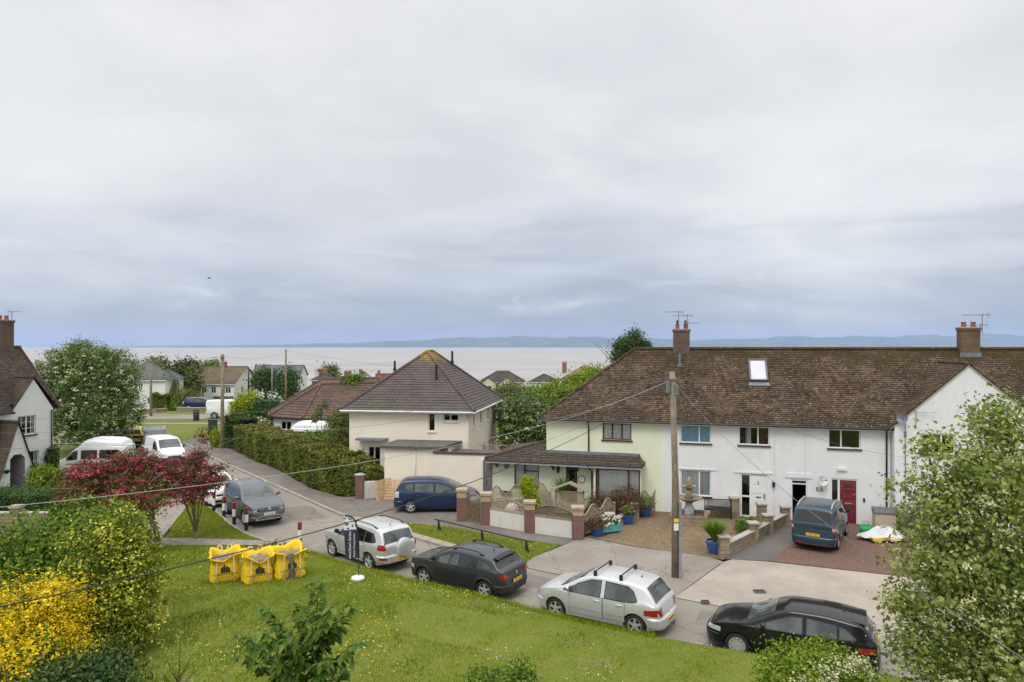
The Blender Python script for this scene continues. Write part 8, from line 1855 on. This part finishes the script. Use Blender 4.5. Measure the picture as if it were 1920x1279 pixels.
def garden_wall():
 t = thing('garden_wall', 'white rendered garden wall with red and buff brick pillars and lattice panels', 'garden wall', PW[0]); q = [p - PW[0] for p in PW]
 for p, h in zip(q, (1.55, 1.5, 1.42, 1.42)): build_pillar(t, p, h)
 for i, (a, b) in enumerate(((q[1], q[2]), (q[2], q[3]))):
  d = (b - a).normalized(); a2, b2 = a + d*.24, b - d*.24; mb = MB(); mb.beam(a2 + Vector((0, 0, .36)), b2 + Vector((0, 0, .36)), .16, .82); w = mb.build('wall_panel', m_wallw, t)
  mb = MB(); mb.beam(a2 + Vector((0, 0, .80)), b2 + Vector((0, 0, .80)), .2, .055); mb.build('coping', m_stone if i else m_wood_grey, w)
  mb = MB(); f = (lambda u: .18 + .36*math.sin(math.pi*(.15 + .8*u))) if i == 0 else (lambda u: .16 + .30*math.sin(math.pi*(.12 + .8*u))); lattice(mb, a2, b2, .83, f); mb.build('lattice_panel', m_wood_grey if i == 0 else plain('dark_lattice', (.14, .11, .075), .85, .2), t)
 d = (q[3] - q[2]).normalized()
garden_wall()
def gate():
 a, b = PW[0], PW[1]; d = (b - a).normalized(); t = thing('garden_gate', 'brown boarded wooden gate with an arched lattice top between brick pillars', 'gate', a + d*.25); L = (b - a).length - .5
 mb = MB(); 
 for i in range(6): mb.beam((d*.06 + Vector((0, 0, .12 + i*.145))), d*(L - .06) + Vector((0, 0, .12 + i*.145)), .035, .135, up=(0, 0, 1))
 mb.build('boards', plain('gate_wood', (.15, .105, .06), .8, .25, 5, .3), t); mb = MB(); mb.beam(d*.03 + Vector((0, 0, 0)), d*.03 + Vector((0, 0, 1.12)), .07, .06); mb.beam(d*(L - .03), d*(L - .03) + Vector((0, 0, 1.12)), .07, .06); mb.build('gate_frame', m_wood_grey, t)
 mb = MB(); lattice(mb, Vector(), d*L, .93, lambda u: .22 + .24*math.sin(math.pi*u), .11, .024); mb.build('lattice_top', m_wood_grey, t)
gate()
def wavy_fence(label, a, b, n, h0, amp, boards=True, phase=0.0):
 t = thing('trellis_fence', label, 'fence', a); q = Vector(b) - Vector(a); d = q.normalized(); L = q.length/n; q.z = 0
 for i in range(n):
  A, B = d*(L*i), d*(L*(i+1)); mb = MB(); 
  if boards:
   for k in range(int(h0/.13)): mb.beam(A + Vector((0, 0, .1 + k*.13)), B + Vector((0, 0, .1 + k*.13)), .02, .122)
  top = (lambda u: .22 + amp*.5*(1 - math.cos(2*math.pi*u + phase))); 
  p = mb.build('board_panel', m_wood_grey, t) if boards else t
  m2 = MB(); lattice(m2, A, B, h0 + .05, top, .12, .026); m2.build('trellis_top', m_wood_grey, t)
 for i in range(n + 1): mb = MB(); p = d*(L*i); mb.beam(p + Vector((0, 0, -.1)), p + Vector((0, 0, h0 + .32)), .08, .08); mb.build('post', m_wood_grey, t)
wavy_fence('wavy topped trellis fence running back from the wall beside the blue pots', at(1093, 1003, .09) + Vector((.1, .2, 0)), at(1152, 975, .09), 2, .55, .36)
wavy_fence('wavy topped trellis fence against the green house at the white party wall', at(1196, 962, .09), at(1243, 957, .09), 2, .45, .38)
wavy_fence('dark wavy topped trellis behind the gate and in front of the small window', at(912, 955, .09), at(985, 950, .09), 2, .45, .45)
wavy_fence('short arched trellis screen left of the gabled garden shelter', at(996, 950, .09), at(1032, 952, .09), 1, .5, .5)
def shelter():
 p = at(1068, 965, .09); t = thing('garden_shelter', 'small wooden garden shelter with a lattice front and pitched top', 'garden shelter', p, R(-14)); w = .70
 for sx in (-1, 1): mb = MB(); mb.box(sx*w - .04, sx*w + .04, -.04, .04, 0, 1.2); mb.build('post', m_wood_grey, t)
 mb = MB(); 
 for i in range(4): mb.box(-w + .04, w - .04, -.015, .015, .06 + i*.14, .19 + i*.14)
 mb.build('boards', m_wood_grey, t); mb = MB(); lattice(mb, Vector((-w, 0, 0)), Vector((w, 0, 0)), .62, lambda u: .52, .10, .03); mb.build('lattice', plain('pale_lattice', (.34, .27, .20), .85, .15), t)
 mb = MB()
 for sx in (-1, 1): mb.add([(0, -.25, 1.62), (0, .35, 1.62), (sx*.95, .35, 1.22), (sx*.95, -.25, 1.22), (0, -.25, 1.57), (0, .35, 1.57), (sx*.95, .35, 1.17), (sx*.95, -.25, 1.17)], [(0, 1, 2, 3), (4, 5, 6, 7), (0, 3, 7, 4), (1, 2, 6, 5), (2, 3, 7, 6)])
 mb.build('pitched_top', plain('shelter_top', (.30, .25, .21), .85, .15, 5), t)
shelter()
q = at(960, 962, .09); o = MB(); o.grid([[(.32*math.cos(a)*k*(1 + .15*math.sin(3*a)), .25*math.sin(a)*k, z) for a in np.linspace(0, 2*math.pi, 16, endpoint=False)] for k, z in ((.9, 0), (1.05, .2), (.8, .42), (.2, .52))], closed_u=True); tag(o.build('rubble_sack', plain('white_sack', (.72, .72, .74), .6, .1, 5, .4), None, smooth=True, loc=q), 'white sack lying in the front yard behind the lattice panel', 'sack')
def stonewall(label, pts, h, pill=(), w=.24, ph=None):
 P = [Vector(p) for p in pts]; t = thing('stone_wall', label, 'wall', P[0]); 
 for a, b in zip(P, P[1:]):
  a2, b2 = a - P[0], b - P[0]; mb = MB(); mb.beam(a2 + Vector((0, 0, h/2 - .05)), b2 + Vector((0, 0, h/2 - .05)), w, h + .1); s = mb.build('wall_run', m_stone, t); mb = MB(); mb.beam(a2 + Vector((0, 0, h + .027)), b2 + Vector((0, 0, h + .027)), w + .06, .05); mb.build('coping', m_concr, s)
 for i in pill: build_pillar(t, P[i] - P[0], ph or h + .38, .36, (m_stone, m_stone, m_concr))
 return t
stonewall('low stone block wall with pillars between the brown paving and the tarmac drive', [at(1357, 1044, .09), at(1412, 1016, .09), at(1440, 1000, .09), at(1472, 983, .09)], .48, (0, 1, 2, 3))
stonewall('low stone wall against the white house behind the bench', [at(1243, 953, .09), at(1300, 960, .09), at(1377, 970, .09)], .42, (2,), ph=1.0)
stonewall('low buff stone wall with small pillars beside the blue pots', [at(1143, 994, .09), at(1190, 972, .09), at(1228, 953, .09)], .40, (0, 1, 2), ph=.78)
tag(build_pillar(thing('gate_pillar', 'stone gate pillar right of the white panelled door', 'pillar', at(1428, 985, .09)), Vector(), 1.05, .36, (m_stone, m_stone, m_concr)))
stonewall('stone wall on the far side of the main road in front of the white semi', [W(332, 778.5, 90), W(365, 779, 90), W(398, 779, 90)], 1.0, (), .4)
stonewall('stone wall by the hedge and pole on the far side of the main road', [W(272, 782, 89), W(296, 780, 89), W(312, 779, 90)], .9, (), .4)
q = [Vector((*tuple(W(px, 985, 30.5)[:2]), .06)) for px in (-40, 31, 95)]; stonewall('cream garden wall with a stone pillar in front of the clipped hedge at the left edge', q, 1.0, (1,), .25, 1.35)
def brick_pillar_wall():
 p = at(675, 934, .09); t = thing('brick_gate_pillar', 'red brick gate pillar with a short stained white wall at the hedge end', 'pillar', p); ms = [MB(), MB(), MB()]; w = .44; mb = MB(); mb.box(-w/2, w/2, -w/2, w/2, -.05, 1.28); o = mb.build('pillar', m_brickR, t); mb = MB(); mb.lathe([(.34, 1.28), (.33, 1.34), (.001, 1.4)], 4); mb.build('pillar_cap', m_concr, o)
 mb = MB(); mb.beam((w/2, 0, .45), (1.3, .25, .42), .2, .95); mb.build('wall_panel', m_wallw, t)
brick_pillar_wall()
for px, py, h, lb in ((803, 921, 1.2, 'red brick pillar behind the blue people carrier, left one'), (873, 917, 1.55, 'red brick pillar behind the bonnet of the blue people carrier')):
 t = thing('brick_gate_pillar', lb, 'pillar', at(px, py, .09)); mb = MB(); mb.box(-.24, .24, -.24, .24, -.05, h); o = mb.build('pillar', m_brickR, t); mb = MB(); mb.box(-.29, .29, -.29, .29, h, h + .07); mb.build('pillar_cap', m_concr, o)
t = thing('yard_wall', 'low white wall with a dark coping between the two brick pillars', 'wall', at(809, 919, .09)); e = at(868, 916, .09) - at(809, 919, .09); mb = MB(); mb.beam((0, 0, .42), e + Vector((0, 0, .42)), .18, .9); o = mb.build('wall_run', m_wallw, t); mb = MB(); mb.beam((0, 0, .9), e + Vector((0, 0, .9)), .26, .06); mb.build('coping', plain('dark_coping', (.085, .06, .05), .7, .2), o)
m_pine = plain('pine_board', (.58, .40, .22), .8, .18, 5, .2)
def pallet(p, rz, tilt, label):
 t = thing('pallet', label, 'pallet', p, rz); M = Matrix.Rotation(R(tilt), 4, 'X'); mb = MB()
 for i in range(7): mb.box(-.55, .55, -.05, -.03, i*.158, i*.158 + .13)
 a = mb.build('slats', m_pine, t); mb = MB()
 for x in (-.55, -.05, .45): mb.box(x, x + .1, -.03, .06, 0, 1.08)
 for i in (0, 3, 6): mb.box(-.55, .55, .06, .08, i*.158, i*.158 + .13)
 b = mb.build('frame', m_pine, t)
 for o in (a, b): o.data.transform(M)
pallet(at(738, 937, .09), R(-8), -14, 'pale wooden pallet leaning beside the back of the blue people carrier'); pallet(at(722, 936, .09), R(55), -8, 'pale wooden pallet seen edge on next to the white wall')
def planks(p):
 t = thing('timber_stack', 'stack of pale planks behind the roof of the blue people carrier', 'timber', p); rr = random.Random(3)
 for i in range(6): mb = MB(); mb.beam((-.1 + rr.uniform(0, .2), i*.05 - .1, 1.0 + (i % 3)*.1), (1.9 + rr.uniform(-.3, .3), i*.06 - .15, 1.06 + (i % 3)*.11), .16, .05); mb.build('plank', m_pine, t)
 for x in (.3, 1.5): mb = MB(); mb.box(x - .3, x + .3, -.3, .3, 0, .96); mb.build('support', m_wood_grey, t)
planks(at(752, 922, .09)); o = MB(); o.beam((0, 0, 0), (-.32, .1, 2.0), .2, .05); tag(o.build('leaning_plank', m_wood_grey, None, loc=at(744, 920, .09)), 'weathered plank leaning upright against the cream store wall', 'plank')
def bin_(p, label, mat, h=1.05):
 t = thing('wheelie_bin', label, 'bin', p, R(20)); mb = MB(); mb.add([(-.24, -.26, .08), (.24, -.26, .08), (.24, .24, .08), (-.24, .24, .08), (-.29, -.34, h*.9), (.29, -.34, h*.9), (.29, .32, h*.9), (-.29, .32, h*.9)], [(0, 3, 2, 1), (4, 5, 6, 7), (0, 1, 5, 4), (1, 2, 6, 5), (2, 3, 7, 6), (3, 0, 4, 7)]); mb.build('bin_body', mat, t)
 mb = MB(); mb.grid([[(x, y, h*.9 + .01 + .10*math.cos(y*2.2)) for y in (-.38, -.2, 0, .2, .36)] for x in (-.31, 0, .31)]); mb.tube([(-.25, .36, h*.9), (.25, .36, h*.9)], .025, 6); mb.build('lid', mat, t); 
 for sx in (-1, 1): mb = MB(); mb.lathe([(.1, sx*.25), (.1, sx*.29)], 14, c=(0, .22, .1), axis='x'); mb.build('wheel', m_gutter, t)
bin_(at(845, 921, .09), 'dark green wheelie bin behind the bonnet of the blue people carrier', plain('bin_green', (.03, .06, .035), .5))
def rubble(p, label, seed, n, cols, size, sp):
 t = thing('rubble_pile', label, 'rubble pile', p); rr = random.Random(seed); mb = MB()
 for i in range(n):
  a, r = rr.uniform(0, 6.28), sp*rr.random()**.6; c = Vector((r*math.cos(a), r*.7*math.sin(a), (1 - r/sp)*size*2.2*rr.random() + size*.2)); R3 = Matrix.Rotation(rr.uniform(0, 6), 3, 'Z') @ Matrix.Rotation(rr.uniform(-.5, .5), 3, 'X'); s = [size*rr.uniform(.3, 1)*k for k in (1, .6, .35)]
  v = [c + R3 @ Vector((x*s[0], y*s[1], z*s[2])) for x, y, z in ((-1,-1,-1),(1,-1,-1),(1,1,-1),(-1,1,-1),(-1,-1,1),(1,-1,1),(1,1,1),(-1,1,1))]; mb.add(v, [(0,3,2,1),(4,5,6,7),(0,1,5,4),(1,2,6,5),(2,3,7,6),(3,0,4,7)], rr.randrange(len(cols)))
 mb.build('rubble', cols, t)
rubble(at(893, 930, .09), 'heap of broken boards and bricks by the grey side gate of the green house', 5, 46, [m_wood_grey, m_brickR, m_earth, m_concr], .32, .8)
m_bpot = plain('blue_glazed_pot', (.018, .085, .32), .2, .15, 3, coat=.6)
def pot(p, r, h, label, kind='plant_pot'):
 t = thing(kind, label, 'plant pot', p); mb = MB(); mb.lathe([(r*.62, 0), (r*.86, h*.4), (r*.97, h*.85), (r*1.06, h*.88), (r*1.06, h), (r*.9, h), (r*.86, h*.86), (.001, h*.84)], 24); mb.build('pot', m_bpot, t, auto=40); mb = MB(); mb.lathe([(.001, h*.85), (r*.87, h*.86), (.001, h*.9)], 16); mb.build('soil', m_earth, t); return t
def tuft(name, label, p, h, n, spread, mat, seed, wid=.02):
 g = np.random.default_rng(seed); t = thing(name, label, 'plant', p); a = g.uniform(0, 6.28, n); l = h*g.uniform(.7, 1.15, n); ln = spread*g.uniform(.1, 1, n)**.7; V = []
 for k in range(4):
  f0, f1 = k/4, (k+1)/4
  def P(f): return np.stack([np.cos(a)*(ln*f**1.6 + .05), np.sin(a)*(ln*f**1.6 + .05), l*(f - .25*f*f*(ln/spread))], 1)
  w0, w1 = wid*(1 - f0*.9), wid*(1 - f1*.95); s = np.stack([-np.sin(a), np.cos(a), np.zeros(n)], 1); V.append(np.stack([P(f0) - s*w0, P(f0) + s*w0, P(f1) + s*w1, P(f1) - s*w1], 1))
 leaf_obj('leaves', (np.concatenate(V).reshape(-1, 3), np.tile(np.clip(g.normal(.5, .18, n), 0, 1), 4)), mat, t)
p = at(1340, 1037, .1); pot(p, .36, .52, 'big blue pot of spiky grass beside the stone wall'); tuft('spiky_grass', 'bright green spiky grass growing in the big blue pot', p + Vector((0, 0, .45)), .95, 640, .74, L_spike, 91, .02)
p = at(1176, 982, .1); pot(p, .36, .46, 'blue pot of low greenery in front of the trellis fence'); tree('potted_plant', 'grey green plant in the blue pot by the trellis fence', 'plant', p + Vector((0, 0, .42)), [(p.x, p.y, p.z + .62, .30, .3, .26)], 900, .11, L_olive, seed=92)
p = at(1208, 968, .1); pot(p, .36, .42, 'blue pot at the corner of the low buff wall')
p = at(1120, 1005, .1); pot(p, .30, .40, 'small blue pot under a rusty red plant at the end of the wall'); tree('potted_plant', 'rusty red feathery plant in the small blue pot', 'plant', p + Vector((0, 0, .36)), [(p.x - .12, p.y, p.z + .52, .42, .4, .32)], 2200, .07, L_rust, seed=93)
def trough():
 p = at(1139, 999, .1); t = thing('plant_trough', 'turquoise wooden trough of white flowers', 'planter', p, R(28)); m = plain('turquoise_paint', (.10, .36, .40), .5, .15, 4); mb = MB(); mb.box(-.62, .62, -.22, -.18, .08, .42); mb.box(-.62, .62, .18, .22, .08, .42); mb.box(-.62, -.58, -.18, .18, .08, .42); mb.box(.58, .62, -.18, .18, .08, .42); mb.box(-.58, .58, -.18, .18, .1, .36, 1); mb.build('trough', [m, m_earth], t)
 for x in (-.58, .58): mb = MB(); mb.box(x - .03, x + .03, -.235, -.222, 0, .44); mb.build('foot', m, t)
 return p
p = trough(); tree('potted_plant', 'white flowered plant growing in the turquoise trough', 'plant', p + Vector((0, 0, .36)), [(p.x - .2, p.y - .1, p.z + .55, .36, .25, .22), (p.x + .2, p.y + .1, p.z + .52, .3, .25, .2)], 1300, .09, L_mid, seed=94, blossom=(L_white, 420, .07, 40, .07))
tree('shrub', 'dark rusty brown shrub under the bay window', 'shrub', at(1160, 966, .09), [blob(1135, 945, 34.2, 34, 24, .6), blob(1170, 935, 34.0, 30, 24, .6), blob(1185, 945, 33.6, 26, 20, .5), blob(1120, 955, 34, 24, 18, .5)], 9000, .085, L_rust, .05, seed=95, clumps=500, sig=.12)
tree('shrub', 'grey green lavender like shrub on the low buff wall', 'shrub', at(1203, 965, .09), [blob(1205, 943, 33.8, 24, 12, .5), blob(1190, 948, 33.6, 14, 10, .4)], 2400, .08, L_olive, .03, seed=96)
tree('conifer_shrub', 'yellow green upright conifer in the green house front yard', 'shrub', at(991, 965, .09), [blob(991, 920, 33.4, 14, 26, .4), blob(985, 905, 33.4, 9, 14, .25), blob(998, 930, 33.2, 11, 18, .3), blob(1003, 945, 33, 10, 12, .3)], 5200, .085, L_lime, .04, seed=97, clumps=300, sig=.1)
tuft('palm_plant', 'yellow green palm like plant in front of the green house door', at(1056, 955, .09) + Vector((0, 0, .5)), 1.3, 120, .8, L_spike, 98, .045)
p = at(1400, 1008, .1); tree('shrub', 'small grey green shrub behind the stone wall pillar', 'shrub', p, [(p.x, p.y, p.z + .45, .5, .45, .42)], 2600, .08, L_mid, .03, seed=99, clumps=160, sig=.1); p = at(1383, 1022, .1); tree('flower_clump', 'clump of pale red flowers behind the stone wall', 'plant', p, [(p.x, p.y, p.z + .2, .35, .3, .18)], 700, .06, L_mid, seed=100, blossom=(M_leaf('coral_blossom', ramp4((.4, .1, .07), (.55, .16, .11), (.62, .24, .17), (.7, .35, .28))), 500, .05, 40, .07))
def fountain():
 p = at(1292, 978, .1); t = thing('fountain', 'tiered stone garden fountain with scalloped bowls on a square base', 'fountain', p, R(-15)); ms = plain('fountain_stone', (.30, .245, .17), .85, .4, 9, .5); md = plain('fountain_dark', (.17, .13, .10), .85, .25, 6)
 mb = MB(); mb.box(-.85, .85, -.75, -.6, 0, .42); mb.box(-.85, .85, .6, .75, 0, .42); mb.box(-.85, -.7, -.6, .6, 0, .42); mb.box(.7, .85, -.6, .6, 0, .42); mb.box(-.7, .7, -.6, .6, 0, .3); mb.build('basin', m_stone, t)
 mb = MB(); mb.lathe([(.26, .3), (.22, .45), (.27, .62), (.18, .78), (.17, .9)], 20); mb.build('pedestal', plain('pale_marble', (.42, .42, .41), .7, .3, 9), t, smooth=True)
 def bowl(r, z, h):
  mb = MB(); rows = []
  for k, zz in ((.25, z), (.6, z + h*.4), (.95, z + h*.85), (1.0, z + h), (.9, z + h), (.5, z + h*.6), (.02, z + h*.5)):
   rows.append([(r*k*(1 + .06*abs(math.sin(a*6))*k)*math.cos(a), r*k*(1 + .06*abs(math.sin(a*6))*k)*math.sin(a), zz) for a in np.linspace(0, 2*math.pi, 48, endpoint=False)])
  mb.grid(rows, closed_u=True); mb.build('bowl', ms, t, smooth=True)
 bowl(.60, .92, .26); mb = MB(); mb.lathe([(.2, 1.15), (.13, 1.3), (.2, 1.42), (.12, 1.55)], 16); mb.build('stem', ms, t, smooth=True); bowl(.33, 1.55, .17)
 mb = MB(); mb.lathe([(.12, 1.7), (.16, 1.8), (.10, 1.92), (.13, 2.0), (.05, 2.12), (.001, 2.18)], 14); mb.build('finial', ms, t, smooth=True)
fountain()
def bench():
 p = at(1346, 972, .1); t = thing('bench', 'black metal bench with a fretwork back against the white house', 'bench', p, R(-15)); w = .62
 for sx in (-1, 1): mb = MB(); x = sx*w; mb.tube([(x, -.28, 0), (x, -.25, .42), (x, .18, .42), (x, .26, .88)], .022, 6); mb.tube([(x, .2, 0), (x, .18, .42)], .022, 6); mb.tube([(x, -.25, .42), (x, -.26, .62), (x, .2, .62)], .02, 6); mb.build('end_frame', m_gutter, t)
 mb = MB(); [mb.box(-w, w, -.25 + i*.1, -.18 + i*.1, .43, .455) for i in range(5)]; mb.build('seat', m_gutter, t)
 mb = MB(); mb.beam((-w, .19, .50), (w, .19, .50), .04, .035); mb.beam((-w, .26, .88), (w, .26, .88), .04, .035)
 for i in range(24):
  x = -w + .05 + i*(2*w - .1)/23
  for sg in (1, -1): mb.beam((x, .195, .52), (x + sg*.16 if abs(x + sg*.16) < w else x, .255, .86), .014, .012)
 mb.build('backrest', m_gutter, t)
bench()
mb = MB(); mb.lathe([(.30, 0), (.31, .06), (.29, .2), (.2, .33), (.05, .39), (.001, .395)], 20); tag(mb.build('garden_dome', m_gutter, None, smooth=True, loc=at(1248, 950, .09) + Vector((0, -.1, .47))), 'black dome shaped lid on the low wall by the white house', 'dome lid')
def store_box(p, w, d, h, rz, label, body, lidm):
 t = thing('storage_box', label, 'storage box', p, rz); mb = MB(); mb.box(-w/2, w/2, -d/2, d/2, 0, h*.86)
 for i in range(int(w/.09)): mb.box(-w/2 + .02 + i*.09, -w/2 + .085 + i*.09, -d/2 - .012, -d/2, .05, h*.8)
 mb.build('box_body', body, t); mb = MB(); mb.add([(-w/2 - .03, -d/2 - .04, h*.86), (w/2 + .03, -d/2 - .04, h*.86), (w/2 + .03, d/2, h*.86), (-w/2 - .03, d/2, h*.86), (-w/2 - .03, -d/2 - .04, h*.92), (w/2 + .03, -d/2 - .04, h*.92), (w/2 + .03, d/2, h*1.06), (-w/2 - .03, d/2, h*1.06)], [(0, 3, 2, 1), (4, 5, 6, 7), (0, 1, 5, 4), (1, 2, 6, 5), (2, 3, 7, 6), (3, 0, 4, 7)]); mb.build('lid', lidm, t)
store_box(tw(16.0, -1.0, .0), .86, .6, .98, TA, 'beige plastic storage box with a grey lid by the downpipe', plain('beige_plastic', (.50, .42, .32), .6, .08), plain('grey_lid', (.13, .125, .13), .6, .1)); store_box(tw(17.05, -1.3, .0), 1.1, .75, 1.12, TA, 'dark green grey storage box right of the beige box', plain('olive_plastic', (.10, .11, .085), .6, .1), plain('olive_lid', (.19, .21, .17), .6, .1))
def shopping_bag():
 p = at(1624, 1003, .11); t = thing('carrier_bag', 'bright green carrier bag standing near the maroon door', 'bag', p, R(-10)); m = plain('green_bag', (.02, .30, .09), .5, .12, 6, .4); mb = MB(); mb.grid([[(.24*k*(1 if abs(math.cos(a)) > .7 else .92)*math.cos(a)*1.1, .15*k*math.sin(a), z) for a in np.linspace(0, 2*math.pi, 20, endpoint=False)] for k, z in ((.9, 0), (1, .05), (1.04, .25), (.98, .44), (.9, .42), (.85, .3))], closed_u=True); mb.build('bag_body', m, t, smooth=True)
 for sy in (-1, 1): mb = MB(); mb.tube([(-.12, sy*.12, .42), (-.1, sy*.1, .55), (0, sy*.1, .6), (.1, sy*.1, .55), (.12, sy*.12, .42)], .012, 5); mb.build('handle', m, t)
shopping_bag()
def rubbish():
 p = at(1655, 1012, .11); t = thing('rubbish_heap', 'heap of white sheeting and yellow packaging on the brick drive', 'rubbish', p); rr = random.Random(8); mb = MB(); N = 26; rows = []
 for k in np.linspace(1, 0, 9): rows.append([(1.0*k*math.cos(a)*(1 + .12*math.sin(3*a + 5*k)), .5*k*math.sin(a)*(1 + .15*math.sin(5*a)), .16 + .38*(1 - k**1.5)*(1 + .22*math.sin(4*a + 8*k)) + .04*math.sin(9*a + 3*k)) for a in np.linspace(0, 2*math.pi, N, endpoint=False)])
 mb.grid(rows, closed_u=True); mb.build('sheeting', plain('white_sheet', (.60, .60, .62), .5, .1, 4, .5), t, auto=35)
 for x, y, w, m, nm in ((-.45, -.42, .5, plain('yellow_pack', (.75, .55, .06), .5), 'yellow_packet'), (.25, -.45, .4, m_strap, 'card_box'), (-.1, -.36, .9, m_wood_grey, 'board')): mb = MB(); mb.beam((x - w/2, y, .14), (x + w/2, y + .06, .17), .3, .12); mb.build(nm, m, t)
 for x in (-.7, .6): mb = MB(); mb.lathe([(.09, -.02), (.09, .02)], 12, c=(x, -.4, .09), axis='y'); mb.build('trolley_wheel', m_gutter, t)
rubbish()
def cabinet():
 p = atd(399, 815, 66); t = thing('utility_cabinet', 'dark green roadside utility cabinet beyond the pavement end', 'cabinet', (p.x, p.y, -.05)); m = plain('cabinet_green', (.025, .055, .04), .5, .1); mb = MB(); mb.box(-.36, .36, -.2, .2, 0, 1.42); c = mb.build('cabinet_body', m, t); mb = MB(); mb.box(-.4, .4, -.24, .24, 1.42, 1.5); mb.build('cabinet_top', m, t)
 for x in (-.34, .01): mb = MB(); mb.box(x, x + .33, -.215, -.202, .1, 1.35); mb.build('door', m, t)
cabinet()
p = atd(368, 787, 79); t = thing('litter_bin', 'black litter bin at the edge of the green by the main road', 'bin', (p.x, p.y, -.04)); mb = MB(); mb.lathe([(.32, 0), (.34, .9), (.30, 1.0)], 16); mb.build('bin_body', m_gutter, t, auto=40); mb = MB(); mb.lathe([(.38, 1.15), (.36, 1.25), (.1, 1.35), (.001, 1.36)], 16); [mb.tube([(.3*math.cos(a), .3*math.sin(a), .95), (.3*math.cos(a), .3*math.sin(a), 1.16)], .03, 5) for a in (0, 1.57, 3.14, 4.71)]; mb.build('bin_hood', m_gutter, t, auto=40)
vans = {o.get('label', ''): o for o in COL.objects if o.get('category') in ('van', 'car')}
def src(k): return [o for l, o in vans.items() if k in l][0]
def park(k, label, loc, rz, sc=1.0): c = copy_tree(src(k)); c['label'] = label; c.location = loc; c.rotation_euler = (0, 0, rz); c.scale = (sc, sc, sc); c.pop('group', None); return c
p = W(432, 785, 82); park('small white panel van', 'large white van on the main road beside the yellow green conifer', (p[0], p[1], -.03), R(15), 1.18)
p = W(376, 775, 95); park('dark blue people', 'blue car parked behind the stone wall of the white semi', (p[0], p[1], -.15), R(8), 1.0)
p = W(566, 830, 54); c = park('raised ribbed roof', 'white high roofed van showing only its top over the long hedge', (p[0], p[1], .08), R(180)); c.scale = (.8, 1, 1)
p = atd(443, 783, 77); t = thing('road_works_barrier', 'red and blue plastic barrier at the foot of the yellow green conifer', 'barrier', (p.x, p.y, -.05)); mb = MB(); mb.box(-.7, .7, -.1, .1, .55, 1.0); mb.build('top_panel', plain('barrier_red', (.55, .05, .03), .5), t); mb = MB(); mb.box(-.5, .9, -.12, .08, .0, .55); mb.build('lower_panel', plain('barrier_blue', (.03, .06, .22), .5), t)
def gull():
 t = thing('gull', 'dark gull gliding low in the sky above the flowering tree', 'bird', W(392, 522, 110), R(35)); m = plain('gull_grey', (.16, .165, .18), .8); mb = MB(); mb.lathe([(.001, -.28), (.05, -.2), (.08, 0), (.06, .15), (.04, .22), (.001, .3)], 10, axis='x'); mb.add([(-.42, -.08, 0), (-.42, .08, 0), (-.22, .03, .02), (-.22, -.03, .02), (-.32, 0, -.015)], [(0, 1, 2, 3), (0, 4, 3), (1, 2, 4), (0, 1, 4)]); mb.build('body', m, t, smooth=True)
 for sy in (-1, 1): mb = MB(); mb.grid([[(xf, y*sy, z + .012), (xf - .08, y*sy, z + .02), (xb, y*sy, z), (xf - .08, y*sy, z - .008), (xf, y*sy, z + .012)] for xf, xb, y, z in ((.12, -.08, .03, .03), (.16, -.06, .25, .16), (.08, -.10, .45, .15), (-.05, -.16, .66, .04))]); mb.build('wing', m, t, smooth=True)
gull()
for px, py, w, lb in ((1424, 1108, .19, 'dark metal drain cover in the pale concrete apron'), (1322, 1127, .13, 'small drain cover at the lip of the concrete apron'), (905, 985, .0, '')):
 if w: t = thing('drain_cover', lb, 'drain cover', at(px, py, .09)); mb = MB(); mb.box(-w, w, -w*.6, w*.6, -.06, .012); mb.build('frame', m_greymetal, t); mb = MB(); [mb.box(-w*.9 + i*w*.26, -w*.9 + i*w*.26 + w*.16, -w*.5, w*.5, .012, .02) for i in range(7)]; mb.build('grating', m_gutter, t)
# ================================================================== HAZE
hz, ht = newmat('haze')
ho = ht.nodes.new('ShaderNodeOutputMaterial'); hv = ht.nodes.new('ShaderNodeVolumePrincipled')
hv.inputs['Color'].default_value = (.50, .66, .98, 1); hv.inputs['Density'].default_value = 4.2e-5
ht.links.new(hv.outputs[0], ho.inputs['Volume'])
mb = MB(); mb.box(-30000, 30000, -400, 26500, -42, 460)
hz_o = mb.build('haze', hz); tag(hz_o, 'thin sea haze that pales the far hills', 'haze', kind='stuff')
